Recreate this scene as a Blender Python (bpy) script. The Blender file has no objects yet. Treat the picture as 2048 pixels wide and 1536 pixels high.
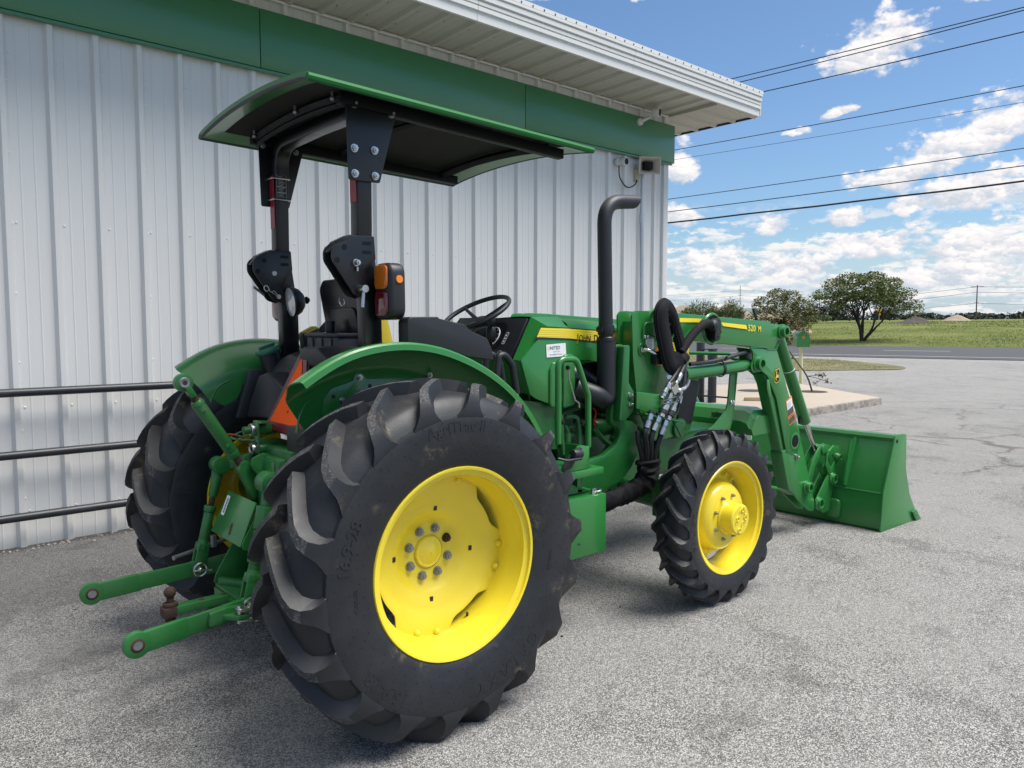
import bpy, bmesh, math, random
from math import sin, cos, pi, radians, sqrt, atan2, hypot
from mathutils import Vector, Matrix, noise
import numpy as np

random.seed(7)
SC = bpy.context.scene
COL = SC.collection

# ------------------------------------------------------------------ camera
CAM_LOC = (-1.7100, -3.5080, 1.6180)
YAW, PITCH, ROLL, FPX = 0.8670, 0.0800, -0.0080, 1526.5
cam_d = bpy.data.cameras.new('camera')
cam = bpy.data.objects.new('camera', cam_d)
COL.objects.link(cam)
_f = Vector((cos(YAW) * cos(PITCH), sin(YAW) * cos(PITCH), -sin(PITCH)))
_r = _f.cross(Vector((0, 0, 1))).normalized()
_u = _r.cross(_f)
_r2 = cos(ROLL) * _r + sin(ROLL) * _u
_u2 = -sin(ROLL) * _r + cos(ROLL) * _u
_m = Matrix((( _r2.x, _u2.x, -_f.x, CAM_LOC[0]), (_r2.y, _u2.y, -_f.y, CAM_LOC[1]), (_r2.z, _u2.z, -_f.z, CAM_LOC[2]), (0, 0, 0, 1)))
cam.matrix_world = _m
cam_d.sensor_width = 36.0
cam_d.lens = FPX / 2048.0 * 36.0
cam_d.clip_start = 0.05
cam_d.clip_end = 6000.0
SC.camera = cam

# ------------------------------------------------------------------ sky, sun, exposure
SUN_EL, SUN_AZ = radians(63), radians(-48)      # azimuth of the sun measured from +X towards +Y
SKY_STRENGTH = 0.10
SUN_STRENGTH = 2.4
EXPOSURE = 1.32
SC.view_settings.view_transform = 'Standard'
SC.view_settings.look = 'None'
SC.view_settings.exposure = EXPOSURE
SC.view_settings.gamma = 1.0
SC.view_settings.use_curve_mapping = False

world = bpy.data.worlds.new('World')
SC.world = world
world.use_nodes = True
WT = world.node_tree
WT.nodes.clear()


class G:
    """small wrapper to write shader maths as expressions"""
    def __init__(s, tree):
        s.t = tree

    def n(s, typ, ins=None, out=0, **kw):
        nd = s.t.nodes.new(typ)
        for k, v in kw.items():
            setattr(nd, k, v)
        for k, v in (ins or {}).items():
            s.set(nd.inputs[k], v)
        return nd.outputs[out] if out is not None else nd

    def set(s, sock, v):
        if isinstance(v, bpy.types.NodeSocket):
            s.t.links.new(v, sock)
        else:
            if isinstance(v, (tuple, list)) and len(v) == 3 and sock.type == 'RGBA':
                v = (*v, 1)
            sock.default_value = v

    def m(s, op, a, b=0.0, c=0.0, clamp=False):
        nd = s.t.nodes.new('ShaderNodeMath')
        nd.operation = op
        nd.use_clamp = clamp
        s.set(nd.inputs[0], a)
        s.set(nd.inputs[1], b)
        s.set(nd.inputs[2], c)
        return nd.outputs[0]

    def smooth(s, v, a, b):
        nd = s.t.nodes.new('ShaderNodeMapRange')
        nd.interpolation_type = 'SMOOTHSTEP'
        s.set(nd.inputs[0], v)
        s.set(nd.inputs[1], a)
        s.set(nd.inputs[2], b)
        nd.inputs[3].default_value = 0.0
        nd.inputs[4].default_value = 1.0
        return nd.outputs[0]

    def mix(s, f, a, b, mode='MIX'):
        nd = s.t.nodes.new('ShaderNodeMix')
        nd.data_type = 'RGBA'
        nd.blend_type = mode
        s.set(nd.inputs[0], f)
        s.set(nd.inputs[6], a)
        s.set(nd.inputs[7], b)
        return nd.outputs[2]

    def noise(s, vec, scale, detail=4.0, rough=0.55, dist=0.0, out='Fac'):
        nd = s.t.nodes.new('ShaderNodeTexNoise')
        nd.inputs['Scale'].default_value = scale
        nd.inputs['Detail'].default_value = detail
        nd.inputs['Roughness'].default_value = rough
        nd.inputs['Distortion'].default_value = dist
        if vec is not None:
            s.set(nd.inputs['Vector'], vec)
        return nd.outputs[out]

    def vor(s, vec, scale, feature='F1', out='Distance', rnd=1.0):
        nd = s.t.nodes.new('ShaderNodeTexVoronoi')
        nd.feature = feature
        nd.inputs['Scale'].default_value = scale
        nd.inputs['Randomness'].default_value = rnd
        s.set(nd.inputs['Vector'], vec)
        return nd.outputs[out]

    def xyz(s, vec):
        nd = s.t.nodes.new('ShaderNodeSeparateXYZ')
        s.set(nd.inputs[0], vec)
        return nd.outputs

    def comb(s, x, y, z):
        nd = s.t.nodes.new('ShaderNodeCombineXYZ')
        for i, v in enumerate((x, y, z)):
            s.set(nd.inputs[i], v)
        return nd.outputs[0]

    def vm(s, op, a, b=(0, 0, 0)):
        nd = s.t.nodes.new('ShaderNodeVectorMath')
        nd.operation = op
        s.set(nd.inputs[0], a)
        s.set(nd.inputs[1], b)
        return nd.outputs[0]


def build_sky():
    g = G(WT)
    sky = WT.nodes.new('ShaderNodeTexSky')
    sky.sky_type = 'NISHITA'
    sky.sun_disc = False
    sky.sun_elevation = SUN_EL
    sky.sun_rotation = pi / 2 - SUN_AZ      # the node turns clockwise from +Y
    sky.altitude = 150
    sky.air_density = 1.0
    sky.dust_density = 1.2
    sky.ozone_density = 2.2
    d = g.n('ShaderNodeTexCoord', out='Generated')
    x, y, z = g.xyz(d)[:3]
    el = g.m('ARCSINE', z)
    az = g.m('ARCTAN2', y, x)
    elp = g.m('MAXIMUM', el, 0.0)
    # cloud shapes: noise on angles, finer towards the horizon
    comp = g.m('ADD', elp, 0.13)
    px = g.m('DIVIDE', az, comp)
    lg = g.m('LOGARITHM', comp, 2.718)
    p2 = g.comb(g.m('MULTIPLY', az, 9.0), g.m('MULTIPLY', lg, 4.2), 0.0)
    dirs = g.vm('MULTIPLY', d, (1, 1, 1.6))
    nbig = g.noise(dirs, 7.0, 3.0, 0.5)
    nmid = g.noise(dirs, 22.0, 6.0, 0.58)
    nfine = g.noise(dirs, 60.0, 5.0, 0.6)
    up = g.vm('ADD', dirs, (0.006, -0.010, 0.018))
    nmid_u = g.noise(up, 22.0, 6.0, 0.58)
    # puffy relief from rounded cells
    v1 = g.vor(g.vm('ADD', dirs, g.vm('MULTIPLY', g.noise(dirs, 18.0, 3.0, 0.5, out='Color'), (0.07, 0.07, 0.07))), 26.0, 'SMOOTH_F1')
    puff = g.m('SUBTRACT', 0.6, v1)
    # sunlit tops and shaded undersides of the single puffs

    def puffs(scale, warp, amp):
        w = g.vm('ADD', dirs, g.vm('MULTIPLY', g.vm('SUBTRACT', g.noise(dirs, warp, 4.0, 0.6, out='Color'), (0.5, 0.5, 0.5)), (amp, amp, amp)))
        nd = WT.nodes.new('ShaderNodeTexVoronoi')
        nd.feature = 'SMOOTH_F1'
        nd.inputs['Smoothness'].default_value = 0.35
        nd.inputs['Scale'].default_value = scale
        g.set(nd.inputs['Vector'], w)
        loc = g.vm('SUBTRACT', w, nd.outputs['Position'])
        lz = g.m('MULTIPLY', g.xyz(loc)[2], scale * 1.1)
        lx = g.m('MULTIPLY', g.xyz(loc)[1], scale * -0.35)
        return g.m('ADD', lz, lx), nd.outputs['Distance']
    pz1, pd1 = puffs(30.0, 30.0, 0.055)
    pz2, pd2 = puffs(75.0, 70.0, 0.030)
    relief = g.m('ADD', g.m('MULTIPLY', pz1, 0.55), g.m('MULTIPLY', pz2, 0.40))
    # single big clouds (azimuth, elevation, half width, half height, tilt)
    blobs = [(0.430, 0.300, 0.072, 0.046, -0.1), (0.462, 0.284, 0.040, 0.020, 0.0),
             (0.31, 0.198, 0.09, 0.045, -0.45), (0.37, 0.178, 0.075, 0.036, -0.45), (0.418, 0.163, 0.05, 0.022, -0.2),
             (0.29, 0.215, 0.05, 0.035, -0.3), (0.657, 0.188, 0.040, 0.042, 0.0), (0.655, 0.128, 0.032, 0.020, 0.0),
             (0.515, 0.222, 0.024, 0.007, 0.0), (0.47, 0.238, 0.022, 0.008, -0.2), (0.822, 0.395, 0.05, 0.018, 0.0),
             (0.709, 0.385, 0.02, 0.014, 0.0), (0.31, 0.337, 0.05, 0.014, 0.0), (0.545, 0.114, 0.020, 0.024, 0.0),
             (0.456, 0.118, 0.024, 0.020, 0.0), (0.32, 0.134, 0.085, 0.036, 0.0), (0.39, 0.128, 0.025, 0.018, 0.0), (0.60, 0.070, 0.06, 0.026, 0.0),
             (0.43, 0.085, 0.06, 0.026, 0.0), (0.33, 0.078, 0.09, 0.034, 0.0), (0.52, 0.062, 0.05, 0.03, 0.0), (0.36, 0.045, 0.12, 0.025, 0.0),
             # the rest of the sky carries the same kind of clouds
             (1.6, 0.35, 0.2, 0.07, 0.1), (2.4, 0.22, 0.2, 0.06, 0.0), (-0.3, 0.3, 0.22, 0.07, 0.0), (-1.2, 0.4, 0.2, 0.08, 0.0), (-2.0, 0.25, 0.24, 0.07, 0.0), (3.0, 0.45, 0.2, 0.08, 0.0), (-2.8, 0.3, 0.2, 0.06, 0.0)]
    F = None
    H = None
    for a, e, ra, re, tl in blobs:
        da = g.m('SUBTRACT', az, a)
        de = g.m('SUBTRACT', el, e)
        de2 = g.m('MULTIPLY_ADD', da, -tl, de)
        # flat base: compress below the centre
        dd = g.m('ADD', g.m('POWER', g.m('DIVIDE', da, ra), 2.0), g.m('POWER', g.m('DIVIDE', de2, g.m('MULTIPLY_ADD', g.m('LESS_THAN', de2, 0.0), -0.42 * re, re)), 2.0))
        f = g.m('SUBTRACT', 1.0, g.m('SQRT', dd))
        h = g.m('DIVIDE', de2, re)
        if F is None:
            F, H = f, h
        else:
            gt = g.m('GREATER_THAN', f, F)
            H = g.m('ADD', g.m('MULTIPLY', H, g.m('SUBTRACT', 1.0, gt)), g.m('MULTIPLY', h, gt))
            F = g.m('MAXIMUM', F, f)
    F = g.m('MAXIMUM', F, -1.2)
    nsum = g.m('ADD', g.m('MULTIPLY', g.m('SUBTRACT', nmid, 0.5), 1.45), g.m('MULTIPLY', g.m('SUBTRACT', nfine, 0.5), 0.85))
    big = g.m('ADD', g.m('ADD', F, nsum), g.m('ADD', g.m('MULTIPLY', g.m('SUBTRACT', 0.5, pd1), 0.7), g.m('MULTIPLY', g.m('SUBTRACT', 0.5, pd2), 0.35)))
    mask_b = g.smooth(big, 0.06, 0.52)
    # thin bank and small cumulus close to the horizon
    q = g.comb(g.m('MULTIPLY', az, 7.0), g.m('MULTIPLY', lg, 6.0), 3.0)
    nb = g.noise(q, 2.2, 8.0, 0.6)
    nb2 = g.noise(g.vm('ADD', q, (0.05, 0.22, 0)), 2.2, 8.0, 0.6)
    low = g.m('SUBTRACT', 1.0, g.smooth(el, 0.03, 0.17))
    mask_l = g.m('MULTIPLY', g.smooth(g.m('ADD', g.m('ADD', nb, g.m('MULTIPLY', g.m('SUBTRACT', 0.5, pd2), 0.16)), g.m('MULTIPLY', low, 0.13)), 0.55, 0.66), g.smooth(low, 0.0, 0.5))
    # colours (divided by the background strength)
    k = 0.41 / SKY_STRENGTH
    lit_b = g.m('ADD', g.m('ADD', g.m('MULTIPLY', g.m('SUBTRACT', nmid, nmid_u), 1.4), g.m('MULTIPLY', H, 0.34)), g.m('MULTIPLY', relief, 0.75))
    lit_b = g.smooth(g.m('ADD', lit_b, 0.16), -0.30, 0.62)
    cb = g.mix(lit_b, (0.60 * k, 0.66 * k, 0.75 * k), (1.06 * k, 1.0 * k, 0.98 * k))
    lit_l = g.smooth(g.m('ADD', g.m('ADD', g.m('MULTIPLY', g.m('SUBTRACT', nb, nb2), 3.0), g.m('MULTIPLY', relief, 0.6)), 0.5), 0.0, 1.0)
    cl = g.mix(lit_l, (0.60 * k, 0.69 * k, 0.80 * k), (1.0 * k, 0.97 * k, 0.93 * k))
    haze = g.m('SUBTRACT', 1.0, g.smooth(el, 0.0, 0.12))
    base = g.mix(g.m('MULTIPLY', haze, 0.62), g.mix(1.0, sky.outputs[0], (0.44, 0.53, 0.60), 'MULTIPLY'), (0.62 * k, 0.74 * k, 0.86 * k))
    c1 = g.mix(g.m('MULTIPLY', mask_l, 0.85), base, cl)
    c2 = g.mix(mask_b, c1, cb)
    # the broad grey cloud overhead that keeps the lot in soft light
    nt_ = g.noise(d, 2.2, 5.0, 0.55)
    over = g.m('MULTIPLY', g.smooth(g.m('ADD', el, g.m('MULTIPLY', g.m('SUBTRACT', nt_, 0.5), 0.5)), 0.62, 0.90), 0.92)
    c2 = g.mix(over, c2, g.mix(g.smooth(nt_, 0.35, 0.65), (0.85 * k, 0.86 * k, 0.88 * k, 1), (1.2 * k, 1.19 * k, 1.17 * k, 1)))
    # below the horizon: dull ground tone
    c3 = g.mix(g.smooth(el, -0.02, 0.0), (0.22 * k, 0.22 * k, 0.2 * k), c2)
    bg = g.n('ShaderNodeBackground', {'Color': c3, 'Strength': SKY_STRENGTH}, out=0)
    o = WT.nodes.new('ShaderNodeOutputWorld')
    WT.links.new(bg, o.inputs[0])


build_sky()

sun_d = bpy.data.lights.new('sun', 'SUN')
sun_d.energy = SUN_STRENGTH
sun_d.angle = radians(36)
sun_d.color = (1.0, 0.96, 0.9)
sun = bpy.data.objects.new('sun', sun_d)
COL.objects.link(sun)
_sd = Vector((cos(SUN_EL) * cos(SUN_AZ), cos(SUN_EL) * sin(SUN_AZ), sin(SUN_EL)))
sun.rotation_euler = _sd.to_track_quat('Z', 'Y').to_euler()
sun.location = _sd * 30

# ------------------------------------------------------------------ materials
MATS = {}


def new_mat(name):
    m = bpy.data.materials.new(name)
    m.use_nodes = True
    m.node_tree.nodes.clear()
    g = G(m.node_tree)
    b = m.node_tree.nodes.new('ShaderNodeBsdfPrincipled')
    o = m.node_tree.nodes.new('ShaderNodeOutputMaterial')
    m.node_tree.links.new(b.outputs[0], o.inputs[0])
    MATS[name] = m
    return m, g, b


def bump(g, b, h, strength=0.3, dist=0.01):
    nd = g.n('ShaderNodeBump', {'Height': h, 'Strength': strength, 'Distance': dist}, out=0)
    g.set(b.inputs['Normal'], nd)


def simple(name, col, rough=0.5, metal=0.0, var=0.15, scale=12.0, coat=0.0, bumps=0.0, bscale=60.0, dirt=0.0, dirtcol=(0.25, 0.23, 0.2), spec=0.5):
    m, g, b = new_mat(name)
    tc = g.n('ShaderNodeTexCoord', out='Object')
    n = g.noise(tc, scale, 5.0, 0.6)
    f = g.m('MULTIPLY_ADD', n, 2 * var, 1.0 - var)
    c = g.mix(1.0, (*col, 1), g.comb(f, f, f), 'MULTIPLY')
    r = g.m('MULTIPLY_ADD', n, 0.2 * rough, 0.9 * rough)
    if dirt > 0:
        dn = g.smooth(g.noise(tc, 3.0, 7.0, 0.7), 0.48, 0.75)
        c = g.mix(g.m('MULTIPLY', dn, dirt), c, dirtcol)
        r = g.m('ADD', r, g.m('MULTIPLY', dn, dirt * 0.4))
    g.set(b.inputs['Base Color'], c)
    g.set(b.inputs['Roughness'], r)
    b.inputs['Metallic'].default_value = metal
    b.inputs['Coat Weight'].default_value = coat
    b.inputs['Coat Roughness'].default_value = 0.12
    b.inputs['Specular IOR Level'].default_value = spec
    if bumps > 0:
        bump(g, b, g.noise(tc, bscale, 3.0, 0.5), bumps, 0.004)
    return m


simple('green_paint', (0.021, 0.168, 0.033), 0.30, 0, 0.06, 5, coat=0.35, bumps=0.04, bscale=140, dirt=0.06, dirtcol=(0.12, 0.14, 0.1))
simple('green_cast', (0.018, 0.136, 0.030), 0.42, 0, 0.16, 20, coat=0.15, bumps=0.25, bscale=90, dirt=0.30, dirtcol=(0.055, 0.055, 0.035))
simple('green_lip', (0.018, 0.15, 0.035), 0.65, 0, 0.06, 5, spec=0.3)
simple('green_plastic', (0.018, 0.13, 0.075), 0.45, 0, 0.1, 20)
simple('green_frame', (0.010, 0.112, 0.021), 0.38, 0, 0.12, 12, coat=0.2, bumps=0.08, dirt=0.10, dirtcol=(0.06, 0.07, 0.05))
simple('yellow_paint', (0.80, 0.63, 0.030), 0.32, 0, 0.05, 6, coat=0.3, bumps=0.05, bscale=120, dirt=0.16, dirtcol=(0.42, 0.30, 0.06))
simple('yellow_decal', (0.86, 0.68, 0.02), 0.35, 0, 0.03)
simple('yellow_vinyl', (0.72, 0.52, 0.03), 0.6, 0, 0.06, 60, bumps=0.2, bscale=200)
simple('black_paint', (0.0045, 0.005, 0.007), 0.33, 0, 0.2, 10, bumps=0.06, bscale=150, dirt=0.05)
simple('black_plastic', (0.010, 0.0115, 0.015), 0.48, 0, 0.2, 14, bumps=0.12, bscale=260, dirt=0.08, dirtcol=(0.09, 0.09, 0.09))
simple('black_fabric', (0.006, 0.006, 0.008), 0.8, 0, 0.4, 40, bumps=0.6, bscale=90, spec=0.25)
simple('black_matte', (0.003, 0.0035, 0.0045), 0.6, 0, 0.2, 10, spec=0.2)
simple('black_foam', (0.007, 0.0055, 0.005), 0.95, 0, 0.4, 80, bumps=0.8, bscale=200)
simple('black_rubber', (0.016, 0.017, 0.020), 0.5, 0, 0.2, 30)
simple('zinc', (0.55, 0.55, 0.54), 0.30, 1.0, 0.2, 40, bumps=0.1)
simple('dull_steel', (0.32, 0.33, 0.34), 0.45, 0.85, 0.25, 60, bumps=0.15)
simple('rust', (0.055, 0.032, 0.023), 0.85, 0.2, 0.5, 45, bumps=0.6, bscale=130)
simple('rod_chrome', (0.6, 0.6, 0.6), 0.16, 1.0, 0.06)
simple('white_label', (0.78, 0.79, 0.80), 0.4, 0, 0.03)
simple('dark_print', (0.012, 0.016, 0.02), 0.5, 0, 0.05)
simple('gray_print', (0.28, 0.29, 0.30), 0.5, 0, 0.05)
simple('orange_label', (0.80, 0.22, 0.02), 0.4, 0, 0.03)
simple('gold_print', (0.55, 0.42, 0.10), 0.5, 0, 0.03)
simple('red_cable', (0.55, 0.02, 0.015), 0.5)
simple('red_tape', (0.22, 0.006, 0.012), 0.32, 0, 0.15, 90)
simple('galvanised', (0.52, 0.55, 0.58), 0.45, 0.6, 0.12, 8)
simple('pipe_black', (0.018, 0.021, 0.027), 0.40, 0, 0.35, 9, bumps=0.12, bscale=70, dirt=0.15, dirtcol=(0.14, 0.14, 0.14))
simple('cream_paint', (0.62, 0.60, 0.36), 0.55, 0, 0.12, 9)
simple('wood', (0.42, 0.33, 0.2), 0.8, 0, 0.2, 12)
simple('white_plastic', (0.55, 0.55, 0.54), 0.45, 0, 0.1, 14, dirt=0.2, dirtcol=(0.3, 0.28, 0.24))
simple('beige_plastic', (0.45, 0.41, 0.34), 0.6, 0, 0.15, 14, dirt=0.35, dirtcol=(0.22, 0.17, 0.12))
simple('wire_black', (0.010, 0.011, 0.013), 0.7)
simple('bark', (0.055, 0.045, 0.036), 0.95, 0, 0.4, 14, bumps=0.7, bscale=30)
simple('dirt_dark', (0.055, 0.046, 0.042), 0.95, 0, 0.3, 3, bumps=0.7, bscale=6)
simple('dirt_tan', (0.26, 0.21, 0.155), 0.95, 0, 0.35, 2.0, bumps=0.8, bscale=5)
simple('road_paint', (0.62, 0.62, 0.58), 0.7, 0, 0.2, 4)
simple('pole_wood', (0.10, 0.085, 0.07), 0.9, 0, 0.3, 3)
simple('sign_yellow', (0.75, 0.42, 0.02), 0.5)
simple('white_metal', (0.7, 0.71, 0.72), 0.4, 0, 0.06)
simple('dark_lens', (0.10, 0.004, 0.010), 0.12, 0, 0.2, 120, coat=0.5)
simple('amber_lens', (0.52, 0.13, 0.004), 0.12, 0, 0.3, 90, coat=0.5)
simple('screen_green', (0.02, 0.12, 0.03), 0.3)
simple('gauge_black', (0.005, 0.006, 0.007), 0.5, spec=0.2)


def mat_red_reflect():
    m, g, b = new_mat('red_reflector')
    tc = g.n('ShaderNodeTexCoord', out='Object')
    x, y, z = g.xyz(tc)[:3]
    s = g.m('MULTIPLY', g.m('SINE', g.m('MULTIPLY', g.m('ADD', y, z), 700)), g.m('SINE', g.m('MULTIPLY', g.m('SUBTRACT', y, z), 700)))
    c = g.mix(g.smooth(s, -0.1, 0.3), (0.10, 0.006, 0.010, 1), (0.20, 0.012, 0.016, 1))
    g.set(b.inputs['Base Color'], c)
    b.inputs['Roughness'].default_value = 0.3
    m, g, b = new_mat('orange_fluo')
    b.inputs['Base Color'].default_value = (1.0, 0.115, 0.012, 1)
    b.inputs['Roughness'].default_value = 0.7
    b.inputs['Specular IOR Level'].default_value = 0.15


mat_red_reflect()


def mat_rubber(name, worn):
    m, g, b = new_mat(name)
    tc = g.n('ShaderNodeTexCoord', out='Object')
    n = g.noise(tc, 9.0, 6.0, 0.6)
    nf = g.noise(tc, 120.0, 4.0, 0.7)
    base = (0.013, 0.0145, 0.018, 1) if not worn else (0.055, 0.056, 0.059, 1)
    hi = (0.008, 0.0095, 0.013, 1) if not worn else (0.022, 0.023, 0.025, 1)
    c = g.mix(g.smooth(n, 0.35, 0.7), hi, base)
    if worn:
        c = g.mix(g.smooth(nf, 0.52, 0.66), c, (0.13, 0.13, 0.13, 1))
        c = g.mix(g.smooth(nf, 0.48, 0.36), c, (0.02, 0.02, 0.022, 1))
    mud = g.m('MULTIPLY', g.smooth(g.noise(tc, 4.2, 3.0, 0.5), 0.56, 0.66), g.smooth(g.noise(tc, 30.0, 6.0, 0.75), 0.48, 0.60))
    c = g.mix(g.m('MULTIPLY', mud, 0.55), c, (0.15, 0.115, 0.07, 1))
    dust = g.smooth(g.noise(tc, 2.5, 5.0, 0.6), 0.42, 0.78)
    c = g.mix(g.m('MULTIPLY', dust, 0.40), c, (0.032, 0.033, 0.036, 1))
    g.set(b.inputs['Base Color'], c)
    g.set(b.inputs['Roughness'], g.m('MULTIPLY_ADD', n, 0.25, 0.40 if not worn else 0.68))
    b.inputs['Specular IOR Level'].default_value = 0.5
    bump(g, b, g.m('ADD', g.m('MULTIPLY', nf, 0.6), g.noise(tc, 30.0, 5.0, 0.6)), 0.22 if not worn else 0.6, 0.003)


mat_rubber('tyre_rubber', False)
mat_rubber('worn_rubber', True)


def mat_wall():
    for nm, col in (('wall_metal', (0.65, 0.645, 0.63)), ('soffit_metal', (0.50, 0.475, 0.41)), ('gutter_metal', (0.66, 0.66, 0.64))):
        m, g, b = new_mat(nm)
        tc = g.n('ShaderNodeTexCoord', out='Object')
        x, y, z = g.xyz(tc)[:3]
        st = g.noise(g.comb(g.m('MULTIPLY', x, 30), y, g.m('MULTIPLY', z, 0.6)), 1.0, 5.0, 0.6)
        sp = g.noise(tc, 160.0, 3.0, 0.6)
        f = g.m('ADD', g.m('MULTIPLY', st, 0.10), g.m('MULTIPLY', sp, 0.10))
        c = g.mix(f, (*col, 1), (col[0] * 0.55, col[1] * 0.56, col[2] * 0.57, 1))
        g.set(b.inputs['Base Color'], c)
        b.inputs['Roughness'].default_value = 0.52
        b.inputs['Specular IOR Level'].default_value = 0.4
        bump(g, b, g.noise(tc, 3.0, 3.0, 0.5), 0.10, 0.01)
    m, g, b = new_mat('fascia_green')
    tc = g.n('ShaderNodeTexCoord', out='Object')
    x, y, z = g.xyz(tc)[:3]
    n = g.noise(tc, 1.6, 4.0, 0.5)
    drips = g.smooth(g.noise(g.comb(g.m('MULTIPLY', x, 34), 0.0, g.m('MULTIPLY', z, 3.0)), 1.0, 3.0, 0.5), 0.75, 0.80)
    c = g.mix(n, (0.036, 0.162, 0.068, 1), (0.046, 0.185, 0.082, 1))
    c = g.mix(g.m('MULTIPLY', drips, 0.5), c, (0.6, 0.6, 0.55, 1))
    g.set(b.inputs['Base Color'], c)
    b.inputs['Roughness'].default_value = 0.30
    b.inputs['Coat Weight'].default_value = 0.15
    bump(g, b, g.noise(tc, 2.0, 2.0, 0.5), 0.05, 0.01)


mat_wall()


def mat_lot():
    m, g, b = new_mat('lot_asphalt')
    p = g.n('ShaderNodeTexCoord', out='Object')
    x, y, z = g.xyz(p)[:3]
    cell = g.vor(p, 128.0, 'F1', 'Color')
    cs = g.xyz(cell)[0]
    cell2 = g.xyz(g.vor(p, 260.0, 'F1', 'Color'))[0]
    edge = g.vor(p, 128.0, 'DISTANCE_TO_EDGE')
    fine = g.noise(p, 240.0, 3.0, 0.7)
    stone = g.mix(g.smooth(cs, 0.25, 0.85), (0.105, 0.103, 0.100, 1), (0.37, 0.362, 0.35, 1))
    stone = g.mix(g.smooth(cell2, 0.6, 0.95), stone, (0.58, 0.57, 0.55, 1))
    stone = g.mix(g.smooth(cell2, 0.35, 0.12), stone, (0.065, 0.063, 0.061, 1))
    gap = g.smooth(edge, 0.0, 0.05)
    c = g.mix(gap, (0.08, 0.078, 0.075, 1), stone)
    # broad wear: pale dusty patches and darker oily ones
    w1 = g.noise(p, 0.55, 6.0, 0.62)
    w2 = g.noise(p, 2.6, 6.0, 0.65)
    dust = g.smooth(g.m('ADD', w1, g.m('MULTIPLY', w2, 0.35)), 0.52, 0.86)
    c = g.mix(g.m('MULTIPLY', dust, 0.45), c, (0.33, 0.322, 0.31, 1))
    dark = g.smooth(g.m('ADD', w2, g.m('MULTIPLY', w1, 0.4)), 0.68, 0.52)
    # patchy darker tone towards the wall and towards low x
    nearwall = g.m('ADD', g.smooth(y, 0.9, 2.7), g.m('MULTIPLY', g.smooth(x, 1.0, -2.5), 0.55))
    wall_dark = g.m('MULTIPLY', g.smooth(g.m('ADD', g.m('MULTIPLY', nearwall, 0.55), g.m('MULTIPLY', w2, 0.9)), 0.60, 0.85), g.smooth(x, 8.0, 3.0))
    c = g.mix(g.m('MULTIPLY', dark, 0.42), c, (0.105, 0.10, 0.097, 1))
    c = g.mix(g.m('MULTIPLY', wall_dark, 0.55), c, (0.035, 0.035, 0.037, 1))
    tan = g.smooth(g.noise(p, 3.1, 5.0, 0.7), 0.66, 0.74)
    c = g.mix(g.m('MULTIPLY', tan, 0.35), c, (0.13, 0.09, 0.06, 1))
    # cracks out on the open lot
    wq = g.vm('ADD', p, g.vm('MULTIPLY', g.noise(p, 1.4, 4.0, 0.6, out='Color'), (0.9, 0.9, 0.0)))
    cr = g.vor(wq, 0.42, 'DISTANCE_TO_EDGE')
    cmask = g.m('MULTIPLY', g.smooth(cr, 0.016, 0.002), g.m('MULTIPLY', g.smooth(x, 3.0, 6.0), g.smooth(g.noise(p, 0.35, 2.0, 0.5), 0.42, 0.52)))
    c = g.mix(g.m('MULTIPLY', cmask, 0.6), c, (0.06, 0.034, 0.033, 1))
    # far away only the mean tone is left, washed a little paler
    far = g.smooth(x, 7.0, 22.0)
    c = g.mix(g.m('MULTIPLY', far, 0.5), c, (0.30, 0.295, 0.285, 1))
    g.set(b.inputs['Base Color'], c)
    b.inputs['Roughness'].default_value = 0.9
    b.inputs['Specular IOR Level'].default_value = 0.25
    bump(g, b, g.m('ADD', g.m('MULTIPLY', gap, 0.6), g.m('ADD', g.m('MULTIPLY', cs, 0.7), g.m('MULTIPLY', fine, 0.4))), 1.0, 0.006)

    m, g, b = new_mat('road_asphalt')
    p = g.n('ShaderNodeTexCoord', out='Object')
    x, y, z = g.xyz(p)[:3]
    n = g.noise(g.comb(g.m('MULTIPLY', x, 1.0), g.m('MULTIPLY', y, 0.05), 0.0), 1.2, 5.0, 0.6)
    n2 = g.noise(p, 30.0, 4.0, 0.7)
    c = g.mix(n, (0.030, 0.030, 0.034, 1), (0.066, 0.066, 0.072, 1))
    c = g.mix(g.m('MULTIPLY', n2, 0.3), c, (0.09, 0.09, 0.09, 1))
    g.set(b.inputs['Base Color'], c)
    b.inputs['Roughness'].default_value = 0.85

    m, g, b = new_mat('concrete')
    p = g.n('ShaderNodeTexCoord', out='Object')
    n = g.noise(p, 2.0, 7.0, 0.65)
    n2 = g.noise(p, 60.0, 4.0, 0.7)
    c = g.mix(n, (0.31, 0.262, 0.212, 1), (0.39, 0.335, 0.275, 1))
    c = g.mix(g.smooth(n2, 0.55, 0.75), c, (0.28, 0.25, 0.21, 1))
    g.set(b.inputs['Base Color'], c)
    b.inputs['Roughness'].default_value = 0.92
    bump(g, b, n2, 0.6, 0.008)
    m, g, b = new_mat('kerb_stone')
    p = g.n('ShaderNodeTexCoord', out='Object')
    n = g.noise(p, 8.0, 7.0, 0.7)
    c = g.mix(g.smooth(n, 0.35, 0.7), (0.17, 0.15, 0.13, 1), (0.36, 0.32, 0.28, 1))
    g.set(b.inputs['Base Color'], c)
    b.inputs['Roughness'].default_value = 0.95
    bump(g, b, n, 0.9, 0.02)

    m, g, b = new_mat('verge_grass')
    p = g.n('ShaderNodeTexCoord', out='Object')
    n2 = g.noise(p, 1.1, 6.0, 0.7)
    n3 = g.noise(p, 9.0, 4.0, 0.7)
    c = g.mix(g.smooth(n2, 0.35, 0.65), (0.11, 0.115, 0.045, 1), (0.24, 0.20, 0.10, 1))
    c = g.mix(g.smooth(n3, 0.55, 0.35), c, (0.06, 0.07, 0.028, 1))
    g.set(b.inputs['Base Color'], c)
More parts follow.
